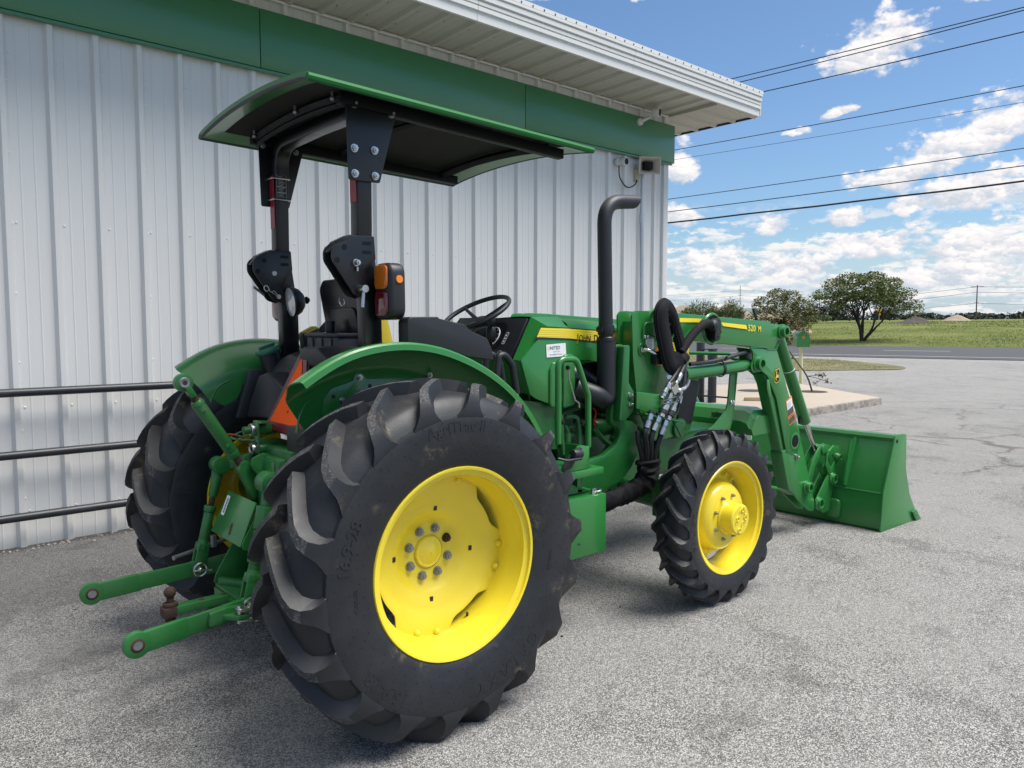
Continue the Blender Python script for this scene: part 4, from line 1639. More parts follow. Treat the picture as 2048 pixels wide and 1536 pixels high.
# lettering on the outer face (seen from the right, letters run clockwise)
arc_text(rear_mb, 'AgriTrac II', .062, .520, radians(-6), -1, yf)
arc_text(rear_mb, 'GALAXY', .072, .500, radians(150), -1, yf, spacing=1.35)
arc_text(rear_mb, '16.9-28', .070, .500, radians(218), -1, yf)
for th in (95, 262):
    arc_text(rear_mb, 'TUBELESS', .020, .455, radians(th), -1, yf, .0012)


def letters_inner(mb, body, size, r, thc, yfun):
    """the same on the face that looks back to the left (+Y side turned inwards)"""
    vs, fs = text_geo(body, size, extrude=.0025, align='CENTER', bold=0.0012)
    out = []
    for (x, y, z) in vs:
        th = thc + x / r
        rr = r + y
        out.append((rr * sin(th), -(yfun(rr) + z), rr * cos(th)))
    mb.add(out, fs, 'tyre_rubber')


letters_inner(rear_mb, '16.9-28', .066, .490, radians(-76), yf)
# mould hairs: tiny nubs over the sidewall
for k in range(300):
    r = .41 + .18 * ((k * 7919) % 101) / 101.0
    th = k * 2.39996
    rear_mb.box((-.0013, -.0013, -.0013), (.0013, .0013, .0013), 'tyre_rubber', Matrix.Translation((r * sin(th), -yf(r) - .001, r * cos(th))))
REAR_TYRE = rear_mb.data('tyre', angle=32)

FP = [(0.318, 0.092), (0.335, 0.102), (0.352, 0.106), (0.38, 0.1125), (0.402, 0.1145), (0.413, 0.1130), (0.4165, 0.1040), (0.432, 0.098), (0.450, 0.088), (0.462, 0.073), (0.469, 0.05), (0.471, 0.0)]
FL = [(-0.008, -0.006, 0.498, 0.466, 0.009, 0.019, 0.000), (0.020, 0.020, 0.4995, 0.466, 0.0095, 0.019, 0.022), (0.045, 0.045, 0.498, 0.464, 0.010, 0.020, 0.048), (0.068, 0.068, 0.494, 0.458, 0.0105, 0.021, 0.072),
      (0.087, 0.090, 0.487, 0.452, 0.011, 0.022, 0.092), (0.096, 0.103, 0.472, 0.443, 0.0125, 0.024, 0.102), (0.102, 0.110, 0.452, 0.432, 0.018, 0.029, 0.109), (0.106, 0.1135, 0.434, 0.421, 0.030, 0.038, 0.114), (0.108, 0.1142, 0.419, 0.410, 0.043, 0.047, 0.117), (0.106, 0.1120, 0.407, 0.402, 0.046, 0.047, 0.118)]
front_mb = tyre_mesh(0.49, 0.1, FP, FL, 22, 1.0)
yf2 = prof_y(FP)
arc_text(front_mb, 'GALAXY', .040, .362, radians(256), -1, yf2, .0018, spacing=1.5)
arc_text(front_mb, 'AgriTrac', .026, .375, radians(318), -1, yf2, .0015)
arc_text(front_mb, 'R-1', .03, .375, radians(145), -1, yf2, .0015)
for k in range(200):
    r = .35 + .075 * ((k * 7919) % 101) / 101.0
    th = k * 2.39996
    front_mb.box((-.0012, -.0012, -.0012), (.0012, .0012, .0012), 'tyre_rubber', Matrix.Translation((r * sin(th), -yf2(r) - .0008, r * cos(th))))
FRONT_TYRE = front_mb.data('tyre', angle=32)


def rim_profile(rf, w):
    """closed profile of a rolled rim: outer flange at -w"""
    b = rf - 0.026
    out = [(rf - .004, -w - .004), (rf, -w + .002), (rf - .003, -w + .010), (b, -w + .016), (b - .004, -w + .06), (b - .022 * rf / .381, -w + .085), (b - .026 * rf / .381, .03), (b - .004, w - .07), (b, w - .016), (rf - .003, w - .010), (rf, w - .002), (rf - .004, w + .004)]
    inn = [(r - .010, y) for r, y in out[2:-2]][::-1]
    inn = [(rf - .014, w + .002)] + inn + [(rf - .014, -w - .002)]
    return out + inn


def rear_wheel(sd, yc, disc_y):
    """sd -1 right; yc rim centre; the disc is bolted at disc_y"""
    mb = MB()
    mb.lathe(rim_profile(0.381, 0.196), (0, 0, 0), (0, 1, 0), 80, closed=True, ref=(0, 0, 1))
    w = mb.build('rear_wheel', 'yellow_paint', TR, angle=35)
    w.location = (0, yc, 0.69)
    w.rotation_euler = (0, radians(4), 0)
    t = link('tyre', REAR_TYRE, w)
    # dished disc with four lobes
    dy = disc_y - yc
    o = 1 if disc_y < 0 else -1           # which way is outwards (towards -Y on the right)
    mb = MB()
    prof = [(0.060, 0.0), (0.118, 0.0), (0.130, .004), (0.156, .022), (0.172, .033), (0.200, .042), (0.216, .046), (0.232, .050), (0.246, .056)]
    N = 96

    def outer(a):
        # 4 lobes at the cardinal directions
        c4 = cos(4 * (a - .19))
        k = sst(c4, -0.70, 0.45)
        flat = .330 / max(.90, cos(((a - .19 + pi / 4) % (pi / 2)) - pi / 4))
        return .282 + (min(flat, .352) - .282) * k
    ring = []
    vs = []
    for i in range(N):
        a = 2 * pi * i / N
        row = [(r, t) for r, t in prof]
        ro = outer(a)
        row += [(.246 + (ro - .246) * .5, .064), (ro - .006, .070), (ro, .069)]
        vs += [Vector((r * sin(a), -o * t, r * cos(a))) for r, t in row]
    q = len(prof) + 3
    fs = [(i * q + j, i * q + j + 1, ((i + 1) % N) * q + j + 1, ((i + 1) % N) * q + j) for i in range(N) for j in range(q - 1)]
    mb.add(vs, fs)
    d = mb.build('wheel_disc', 'yellow_paint', w, solid=0.010, angle=40)
    d.location = (0, dy, 0)
    # slots, hub, studs
    for k in range(4):
        a = pi / 2 * k
        mb = MB()
        mb.box((-.007, -.002, -.010), (.007, .002, .010), None, Matrix.Translation((.186 * sin(a), dy - o * .0385, .186 * cos(a))))
        mb.build('slot', 'dark_print', w)
        # brackets and rim bolts
        for e in (-1, 1):
            ae = a + .12 + e * .155
            mb = MB()
            p = Vector((.312 * sin(ae), dy - o * .068, .312 * cos(ae)))
            mb.cyl(p, p + Vector((0, -o * .010, 0)), .015, .013, 16)
            mb.sphere(p + Vector((0, -o * .010, 0)), .0125, 5, None, (1, .6, 1))
            mb.build('rim_bolt', 'yellow_paint', w)
        mb = MB()
        R_ = Matrix.Rotation(a + .19, 4, 'Y')
        mb.prism([(-.075, .285), (.075, .285), (.085, .340), (-.085, .340)], dy - o * .044, dy - o * .058, 'y', None, lambda v: R_ @ v)
        mb.build('rim_bracket', 'yellow_paint', w, bevel=.003)
    mb = MB()
    mb.lathe([(0.0, -o * .026), (.012, -o * .024), (.050, -o * .008), (.060, -o * .010), (.064, -o * .006), (.066, o * .02)], (0, dy, 0), (0, 1, 0), 36)
    mb.cyl((0, dy - o * .022, 0), (0, dy - o * .028, 0), .004, n=8, mat=None)
    mb.build('hub_cap', 'yellow_paint', w, angle=30)
    mb = MB()
    mb.lathe([(.0655, o * .003), (.0690, -o * .001), (.0695, o * .004)], (0, dy, 0), (0, 1, 0), 36)
    mb.build('hub_gap', 'rust', w)
    for k in range(8):
        a = 2 * pi * (k + .35) / 8
        mb = MB()
        mb.hexbolt((.0985 * sin(a), dy - o * .0, .0985 * cos(a)), (0, -o, 0), .0135, .020)
        mb.build('wheel_nut', 'rust' if (k == 1 and sd < 0) else 'dull_steel', w)
    mb = MB()
    mb.cyl((.335 * sin(2.6), dy - o * .06, .335 * cos(2.6)), (.305 * sin(2.6), dy - o * .075, .305 * cos(2.6)), .006, n=8)
    mb.build('valve_stem', 'black_rubber', w)
    # axle tube behind the disc
    mb = MB()
    mb.cyl((0, dy + o * .012, 0), (0, dy + o * (abs(disc_y) - .25), 0), .10, .12, 24)
    mb.build('axle_hub', 'green_frame', w)
    return w


rear_wheel(-1, -0.975, -0.955)
rear_wheel(1, 0.735, 0.86)


def front_wheel(sd):
    yc = 0.945 * sd
    o = -sd
    mb = MB()
    mb.lathe(rim_profile(0.328, 0.098), (0, 0, 0), (0, 1, 0), 72, closed=True, ref=(0, 0, 1))
    w = mb.build('front_wheel', 'yellow_paint', TR, angle=35)
    w.location = (2.024, yc, 0.494)
    w.rotation_euler = (0, radians(11), 0)
    link('tyre', FRONT_TYRE, w)
    # domed disc
    mb = MB()
    prof = [(.085, .062), (.150, .060), (.172, .052), (.186, .036), (.194, .008), (.200, -.022), (.208, -.034)]
    N = 80

    def outer(a):
        return .226 + .042 * sst(cos(4 * (a - .35)), -.2, .7)
    vs = []
    for i in range(N):
        a = 2 * pi * i / N
        row = prof + [(.215, -.036), (outer(a), -.037)]
        vs += [Vector((r * sin(a), -o * t, r * cos(a))) for r, t in row]
    q = len(prof) + 2
    mb.add(vs, [(i * q + j, i * q + j + 1, ((i + 1) % N) * q + j + 1, ((i + 1) % N) * q + j) for i in range(N) for j in range(q - 1)])
    mb.build('wheel_disc', 'yellow_paint', w, solid=.008, angle=40)
    for k in range(4):
        a = .35 + pi / 2 * k
        for e in (-1, 1):
            ae = a + e * .15
            p = Vector((.246 * sin(ae), o * .037, .246 * cos(ae)))
            mb = MB()
            mb.cyl(p, p + Vector((0, -o * .035, 0)), .008, n=10)
            mb.hexbolt(p, (0, -o, 0), .013, .016)
            mb.build('rim_bolt', 'yellow_paint', w)
            mb = MB()
            R_ = Matrix.Rotation(ae, 4, 'Y')
            mb.prism([(-.026, .222), (.026, .222), (.034, .282), (-.034, .282)], o * .046, o * .062, 'y', None, lambda v: R_ @ v)
            mb.build('rim_bracket', 'yellow_paint', w, bevel=.003)
    mb = MB()
    mb.lathe([(0, -o * .158), (.080, -o * .158), (.088, -o * .152), (.091, -o * .138), (.091, -o * .085), (.098, -o * .078), (.100, -o * .05)], (0, 0, 0), (0, 1, 0), 44)
    mb.build('hub_cap', 'yellow_paint', w, angle=35)
    # cast relief on the hub face: three bolt bosses joined by an S curve
    mb = MB()
    for (x, z) in ((.004, .058), (-.034, .004), (.040, .014), (-.004, -.060)):
        mb.lathe([(.008, -o * .157), (.010, -o * .164), (.014, -o * .164), (.016, -o * .157)], (x, 0, z), (0, 1, 0), 16)
    yq = -o * .160
    mb.tube(smooth_path([(-.050, yq, -.03), (-.045, yq, .0), (-.024, yq, .025), (-.020, yq, .05), (.004, yq, .078), (.026, yq, .052), (.026, yq, .034), (.050, yq, .032), (.058, yq, .012), (.044, yq, -.006), (.018, yq, -.01), (.012, yq, -.05)], 4), .0032, 6)
    text_on(mb, 'CARRARO', .020, (.008, yq, .040), (0, 0, -1), (1, 0, 0), extrude=.002) if False else None
    mb.build('hub_relief', 'yellow_paint', w)
    for k in range(8):
        if sd < 0 or True:
            a = 2 * pi * (k + .2) / 8
            mb = MB()
            p = Vector((.128 * sin(a), -o * .060, .128 * cos(a)))
            mb.hexbolt(p, (0, -o, 0), .0105, .018)
            mb.cyl(p, p + Vector((0, -o * .030, 0)), .0065, n=8)
            mb.build('wheel_nut', 'dull_steel', w)
    return w


front_wheel(-1)
front_wheel(1)

# ---------------- chassis, axles, engine
mb = MB()
mb.box((-.30, -.19, .40), (.75, .19, .86), 'green_frame')
mb.box((.75, -.20, .44), (1.40, .20, .92), 'green_frame')
mb.box((1.40, -.24, .50), (2.30, .24, .98), 'green_frame')
mb.box((2.25, -.17, .55), (2.80, .17, .80), 'green_frame')
mb.build('chassis', None, TR, bevel=.02)
for s in (-1, 1):
    mb = MB()
    mb.lathe([(.20, .16), (.17, .24), (.13, .34), (.12, .62 if s > 0 else .70)], (0, 0, .69), (0, s, 0), 24)
    mb.build('rear_axle', 'green_frame', TR)
    mb = MB()
    mb.tube([(2.024, s * .1, .56), (2.024, s * .55, .52)], [.085, .065], 14)
    mb.lathe([(.0, .55), (.10, .56), (.12, .62), (.12, .72), (.10, .84), (.10, .98)], (2.024, 0, .494), (0, s, 0), 22)
    mb.box((1.95, min(s * .52, s * .64), .42), (2.10, max(s * .52, s * .64), .66))
    mb.build('front_axle', 'green_cast', TR, bevel=.012)
mb = MB()
mb.box((1.36, -.31, .98), (1.48, -.22, 1.14))
mb.box((1.62, -.36, .93), (1.83, -.24, 1.03))
mb.cyl((1.60, -.33, .985), (1.85, -.33, .985), .062, n=18)
mb.box((1.44, -.30, 1.10), (1.95, -.2, 1.30))
mb.cyl((1.70, -.34, 1.045), (1.70, -.34, 1.09), .03)
mb.box((1.38, -.28, .70), (1.60, -.22, .98))
for z in (.76, .82, .88, .94, 1.0):
    mb.cyl((1.44, -.285, z), (1.50, -.30, z), .025, n=10)
mb.build('engine', 'green_frame', TR, bevel=.008)
mb = MB()
for pts, r in (([(1.83, -.36, 1.09), (1.80, -.37, 1.0), (1.72, -.38, .88), (1.64, -.38, .80)], .015), ([(1.58, -.38, .99), (1.66, -.40, .90), (1.74, -.40, .86), (1.70, -.37, .82)], .017),
               ([(1.33, -.40, 1.08), (1.40, -.42, 1.07), (1.42, -.42, .98), (1.415, -.42, .88)], .013), ([(1.27, -.42, 1.10), (1.28, -.42, .95), (1.29, -.42, .87)], .014), ([(1.31, -.42, 1.03), (1.33, -.42, .98), (1.335, -.42, .86)], .010),
               ([(1.26, -.40, 1.085), (1.38, -.36, 1.10), (1.52, -.32, 1.11)], .011)):
    mb.tube(smooth_path(pts, 5), r, 9)
mb.cyl((1.80, -.40, .97), (1.74, -.40, .90), .026, n=14)
mb.cyl((1.325, -.42, .99), (1.325, -.42, .94), .020, n=12)
mb.build_each('fuel_line', 'green_cast', TR)
mb = MB()
mb.tube(smooth_path([(1.585, -.37, 1.11), (1.60, -.38, 1.08), (1.585, -.38, 1.02), (1.60, -.38, .98)], 4), .006, 6)
mb.build('battery_cable', 'red_cable', TR)
mb = MB()
mb.cyl((1.40, -.37, 1.30), (1.72, -.34, 1.14), .088, .088, 20)
mb.sphere((1.40, -.37, 1.30), .088, 8)
mb.build('muffler', 'black_paint', TR)
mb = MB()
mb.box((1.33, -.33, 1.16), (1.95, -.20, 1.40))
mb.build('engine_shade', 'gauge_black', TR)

# ---------------- hood and dash cowl
YS = .425


def hood_ring(x, w, zt, zb, ch=.07):
    return [Vector((x, -w, zb)), Vector((x, -w, zt - ch * 1.1)), Vector((x, -w + ch * .30, zt - ch * .45)), Vector((x, -w + ch * 1.3, zt)), Vector((x, 0, zt + .012)), Vector((x, w - ch * 1.3, zt)), Vector((x, w - ch * .30, zt - ch * .45)), Vector((x, w, zt - ch * 1.1)), Vector((x, w, zb))]


def loft(mb, rings, mat=None, cap0=False, cap1=False):
    n = len(rings[0])
    vs = [p for r in rings for p in r]
    fs = [(i * n + j, i * n + j + 1, (i + 1) * n + j + 1, (i + 1) * n + j) for i in range(len(rings) - 1) for j in range(n - 1)]
    if cap0:
        fs.append(list(range(n)))
    if cap1:
        fs.append([(len(rings) - 1) * n + j for j in range(n)][::-1])
    mb.add(vs, fs, mat)


mb = MB()
rings = []
for x, w, zt, zb in ((1.338, .418, 1.645, 1.40), (1.50, .412, 1.636, 1.40), (1.75, .400, 1.618, 1.36), (2.0, .385, 1.590, 1.30), (2.2, .372, 1.550, 1.24), (2.40, .352, 1.490, 1.20), (2.55, .330, 1.425, 1.19), (2.64, .300, 1.375, 1.18), (2.68, .26, 1.33, 1.17)):
    rings.append(hood_ring(x, w, zt, zb))
loft(mb, rings, None, False, True)
hood = mb.build('hood', 'green_paint', TR, solid=0.0, bevel=0, angle=28)
# lower side panel with the round opening for the muffler
mb = MB()
mb.prism(rnd_poly([(1.345, 1.41), (2.30, 1.41), (2.36, 1.22), (2.10, 1.15), (1.86, 1.16), (1.75, 1.12), (1.70, 1.28), (1.60, 1.385), (1.50, 1.38), (1.42, 1.36), (1.345, 1.34)], [0, 0, .03, .05, .05, .02, .10, .06, .04, .05, 0], 5), -.395, -.380, 'y')
mb.build('side_panel', 'green_paint', TR, bevel=.004)
mb = MB()
mb.prism(rnd_poly([(1.345, 1.41), (2.30, 1.41), (2.36, 1.22), (1.345, 1.16)], .02), .380, .395, 'y')
mb.build('side_panel', 'green_paint', TR, bevel=.004)
# nose: green lower cheeks with dark mesh screens
for s in (-1, 1):
    y0, y1 = sorted((s * .335, s * .350))
    mb = MB()
    mb.prism(rnd_poly([(2.445, 1.24), (2.668, 1.21), (2.585, .925), (2.430, .935)], .018), y0, y1, 'y')
    mb.build('grille_screen', 'black_plastic', TR, bevel=.003)
    y0, y1 = sorted((s * .300, s * .340))
    mb = MB()
    mb.prism(rnd_poly([(2.20, 1.30), (2.60, 1.30), (2.685, 1.19), (2.60, .93), (2.58, .86), (2.22, .835), (2.02, .97), (2.02, 1.25)], .03), y0, y1, 'y')
    mb.build('nose_panel', 'green_paint', TR, bevel=.006)
mb = MB()
mb.box((2.56, -.30, .87), (2.64, .30, 1.28))
mb.build('front_grille', 'black_plastic', TR, bevel=.01)

# dash cowl
cow = [(1.155, 1.610), (1.130, 1.618), (.960, 1.416), (1.030, 1.228), (1.245, 1.140), (1.330, 1.138), (1.333, 1.575)]
mb = MB()
for s in (-1, 1):
    y0, y1 = sorted((s * .410, s * .432))
    mb.prism(rnd_poly([(1.172, 1.600), (.964, 1.416), (1.030, 1.230), (1.07, 1.205), (1.235, 1.145), (1.325, 1.140), (1.331, 1.585)], [.012, .012, .012, .02, .03, .02, .005]), y0, y1, 'y')
mb.add([(1.128, -.330, 1.650), (1.128, .330, 1.650), (1.333, .335, 1.652), (1.333, -.335, 1.652)], [(0, 1, 2, 3)])
for s in (-1, 1):
    mb.add([(1.128, s * .330, 1.650), (1.333, s * .335, 1.652), (1.333, s * .420, 1.585), (1.168, s * .422, 1.598)], [(0, 1, 2, 3)])
    mb.add([(1.128, s * .330, 1.650), (1.168, s * .422, 1.598), (.964, s * .422, 1.416), (.990, s * .335, 1.418)], [(0, 1, 2, 3)])
    mb.add([(.964, s * .422, 1.416), (1.030, s * .422, 1.230), (1.06, s * .30, 1.23), (.990, s * .30, 1.418)], [(0, 1, 2, 3)])
mb.add([(.990, -.30, 1.418), (.990, .30, 1.418), (1.06, .30, 1.23), (1.06, -.30, 1.23)], [(0, 1, 2, 3)])
mb.build('dash_cowl', 'green_paint', TR, bevel=.006, angle=25)
# raised pods on the cowl side
mb = MB()
mb.prism(rnd_poly([(1.165, 1.14), (1.168, 1.36), (1.20, 1.405), (1.235, 1.39), (1.262, 1.30), (1.262, 1.15)], .035), -.445, -.425, 'y')
mb.prism(rnd_poly([(1.262, 1.135), (1.265, 1.44), (1.355, 1.44), (1.362, 1.15)], [.02, .03, .03, .03]), -.452, -.425, 'y')
mb.build('cowl_pod', 'green_paint', TR, bevel=.010, seg=3)
# black instrument panel
a, b_, c_, d_ = Vector((1.120, -.315, 1.643)), Vector((1.120, .315, 1.643)), Vector((.990, .315, 1.425)), Vector((.990, -.315, 1.425))
nrm = (b_ - a).cross(d_ - a).normalized()
if nrm.x > 0:
    nrm = -nrm
mb = MB()
q = [a, Vector((1.125, -.30, 1.648)), b_, c_, d_]
pan = [a + nrm * .004, b_ + nrm * .004, c_ + nrm * .004, d_ + nrm * .004]
mb.add(pan + [p - nrm * .03 for p in pan], [(0, 1, 2, 3), (0, 4, 5, 1), (1, 5, 6, 2), (2, 6, 7, 3), (3, 7, 4, 0)])
mb.build('instrument_panel', 'black_plastic', TR, bevel=.006)
PX, PZ = (d_ - a).cross(nrm).normalized(), (a - d_).normalized()
if PX.y > 0:
    PX = -PX           # to the right as the driver sees it
pc = (a + b_ + c_ + d_) / 4 + nrm * .008
mb = MB()


def pq(x, z, t=0.0):
    return pc + PX * x + PZ * z + nrm * t


def panel_poly(mb, pts, t, mat):
    mb.add([pq(x, z, t) for x, z in pts], [list(range(len(pts)))], mat)


panel_poly(mb, rnd_poly([(-.13, -.075), (.17, -.075), (.185, .07), (.15, .095), (-.13, .095)], .03), .001, 'gauge_black')
for cx_, r in ((.085, .062), (-.03, .04)):
    ring = [(cx_ + r * cos(a_), .0 + r * sin(a_)) for a_ in [radians(-50 + 280 * i / 24) for i in range(25)]]
    mb.tube([pq(x, z, .003) for x, z in ring], .0036, 5, mat='white_label')
    for i in range(9):
        a_ = radians(-50 + 280 * i / 8)
        mb.tube([pq(cx_ + r * k * cos(a_), r * k * sin(a_), .003) for k in (.78, .93)], .003, 4, mat='white_label')
panel_poly(mb, [(.04, -.072), (.10, -.072), (.10, -.052), (.04, -.052)], .0025, 'screen_green')
panel_poly(mb, rnd_poly([(.195, -.045), (.222, -.045), (.226, .03), (.200, .03)], .005), .0022, 'white_label')
panel_poly(mb, [(.199, -.040), (.219, -.040), (.222, .025), (.203, .025)], .003, 'gauge_black')
for i in range(3):
    panel_poly(mb, [(.203, -.034 + i * .019), (.216, -.034 + i * .019), (.217, -.024 + i * .019), (.204, -.024 + i * .019)], .0035, 'white_label')
mb.tube([pq(.215 + .016 * cos(t_), -.105 + .016 * sin(t_), .003) for t_ in [2 * pi * i / 16 for i in range(17)]], .0022, 5, mat='gray_print')
for i in range(4):
    panel_poly(mb, [(.10 + .018 * i, -.125), (.112 + .018 * i, -.125), (.110 + .018 * i, -.115), (.103 + .018 * i, -.115)], .0025, 'gold_print')
mb.build('gauges', None, TR)
# steering column and wheel
mb = MB()
mb.tube([(1.10, 0, 1.36), (1.05, 0, 1.545)], [.052, .034], 14, mat='green_paint')
mb.build('steering_column', None, TR)
mb = MB()
mb.tube([(1.055, 0, 1.525), (1.035, 0, 1.585)], [.055, .052], 16)
mb.prism(rnd_poly([(1.03, 1.40), (1.16, 1.36), (1.2, 1.5), (1.13, 1.58), (1.06, 1.50)], .03), -.06, .06, 'y')
mb.build('column_shroud', 'black_plastic', TR, bevel=.008)
sw = Vector((1.0, 0, 1.675))
sn = Vector((-.47, 0, .88)).normalized()
su = Vector((0, 1, 0))
sv = sn.cross(su)
hubc = sw - sn * .050
mb = MB()
mb.tube([sw + (su * cos(t_) + sv * sin(t_)) * .205 for t_ in [2 * pi * i / 48 for i in range(48)]], .0135, 10, closed=True)
st = mb.build('steering_wheel', 'black_plastic', TR)
mb = MB()
mb.lathe([(0, .014), (.030, .016), (.044, .010), (.048, -.006), (.044, -.02), (.03, -.025)], hubc, sn, 24)
mb.build('wheel_hub', 'black_plastic', st)
for ang in (radians(-20), radians(100), radians(220)):
    e = su * cos(ang) + sv * sin(ang)
    mb = MB()
    mb.tube([hubc + e * .03, hubc + e * .11 + sn * .022, sw + e * .202], [.014, .011, .009], 8)
    mb.build('spoke', 'black_plastic', st)
mb = MB()
mb.sphere((1.03, -.10, 1.550), .042, 8, None, (.8, .75, 1.4))
mb.build('control_boot', 'black_plastic', TR)
mb = MB()
mb.tube([(1.05, -.13, 1.40), (1.035, -.13, 1.50)], .022, 10)
mb.sphere((1.01, -.13, 1.625), .026, 7, None, (.9, .8, 1.2))
mb.tube([(1.06, -.16, 1.43), (.99, -.20, 1.41)], .008, 6)
mb.build('control_lever', 'black_plastic', TR)

# decals on the hood side
mb = MB()
yd = -.4345
side_quad(mb, [(1.066, 1.530), (1.103, 1.596), (1.331, 1.588), (1.331, 1.520)], yd, 'dark_print')
side_quad(mb, [(1.078, 1.540), (1.108, 1.590), (1.331, 1.582), (1.331, 1.528)], yd - .0006, 'yellow_decal')
for i in range(4):
    z = 1.578 - i * .011
    side_quad(mb, [(1.088, z - .0015 - i * .0003), (1.090, z), (1.331, z - .008), (1.331, z - .0105)], yd - .0012, 'gold_print')
mb.build('stripe_decal', None, TR)
mb = MB()


def hood_y(x):
    pts = [(1.338, .418), (1.50, .412), (1.75, .400), (2.0, .385), (2.2, .372), (2.40, .352), (2.55, .33), (2.64, .30)]
    for (x0, w0), (x1, w1) in zip(pts[:-1], pts[1:]):
        if x <= x1:
            return -(w0 + (w1 - w0) * (x - x0) / (x1 - x0))
    return -.3


def hood_strip(mb, za, zb, off, mat, xs_):
    for x0, x1 in zip(xs_[:-1], xs_[1:]):
        mb.add([(x0, hood_y(x0) - off, za(x0)), (x1, hood_y(x1) - off, za(x1)), (x1, hood_y(x1) - off, zb(x1)), (x0, hood_y(x0) - off, zb(x0))], [(0, 1, 2, 3)], mat)


xs_ = [1.341, 1.42, 1.50, 1.60, 1.75, 1.9, 2.0, 2.1, 2.2, 2.3, 2.40, 2.5, 2.58]
zl = lambda x: 1.528 - .090 * (x - 1.34) - .05 * max(0, x - 1.9)
zh = lambda x: 1.581 - .062 * (x - 1.34) - .10 * max(0, x - 2.0)
hood_strip(mb, lambda x: zl(x) - .010, lambda x: zh(x) + .006, .0012, 'dark_print', xs_)
hood_strip(mb, zl, zh, .0020, 'yellow_decal', xs_)
for i in range(4):
    hood_strip(mb, lambda x: zl(x) + (zh(x) - zl(x)) * (.18 + .2 * i), lambda x: zl(x) + (zh(x) - zl(x)) * (.18 + .2 * i) + .0018, .0026, 'gold_print', xs_)
for bold, off, mt in ((.0045, .0032, 'yellow_decal'), (.0008, .0040, 'dark_print')):
    x_ = 1.402
    for word in (('J', .058), ('OHN', .044), (' ', .05), ('D', .058), ('EERE', .044)):
        vs, fs = text_geo(word[0], word[1], bold=bold, spacing=1.0)
        if vs:
            vs2 = [(x_ + v[0], hood_y(x_ + v[0]) - off, 1.518 - .078 * (x_ + v[0] - 1.40) + v[1] - (.006 if word[0] == 'J' else 0)) for v in vs]
            mb.add(vs2, fs, mt)
            x_ += max(v[0] for v in vs) + .006
        else:
            x_ += .022
mb.build('hood_decal', None, TR)
# dealer sticker
mb = MB()
ys = -.4350
side_quad(mb, rnd_poly([(1.150, 1.426), (1.147, 1.497), (1.296, 1.503), (1.300, 1.430)], .005), ys, 'white_label')
for body, size, x, z, mt, bd in (('U', .027, 1.157, 1.467, 'gold_print', .0008), ('NITED', .027, 1.175, 1.4675, 'dark_print', .0008), ('Ag & Turf', .0125, 1.200, 1.453, 'gray_print', .0), ('UnitedAgandTurf.com', .0105, 1.172, 1.437, 'dark_print', .0)):
    text_on(mb, body, size, (x, ys - .0006, z), (1, 0, .03), (0, 0, 1), mt, bold=bd)
mb.build('dealer_sticker', None, TR)

# ---------------- exhaust stack
mb = MB()
mb.tube(bend_path([(1.36, -.45, 1.25), (1.45, -.52, 1.205), (1.545, -.52, 1.165), (1.54, -.52, 1.30), (1.537, -.52, 1.53)], .10, 6), .055, 22)
mb.build('exhaust_elbow', 'black_plastic', TR)
mb = MB()
mb.tube(bend_path([(1.535, -.52, 1.50), (1.517, -.52, 2.293), (1.785, -.52, 2.318)], .14, 9), .041, 22)
ex = mb.build('exhaust_pipe', 'black_plastic', TR)
# slant the outlet
for v in ex.data.vertices:
    if v.co.x > 1.70:
        v.co.x += (v.co.z - 2.318) * .45
mb = MB()
mb.cyl((1.535, -.52, 1.545), (1.534, -.52, 1.60), .048, n=24)
mb.cyl((1.536, -.52, 1.512), (1.536, -.52, 1.535), .059, .048, n=24)
mb.box((1.472, -.55, 1.562), (1.482, -.50, 1.590))
mb.build('exhaust_clamp', 'black_paint', TR, bevel=.004)

# ---------------- fenders
AXZ = .69


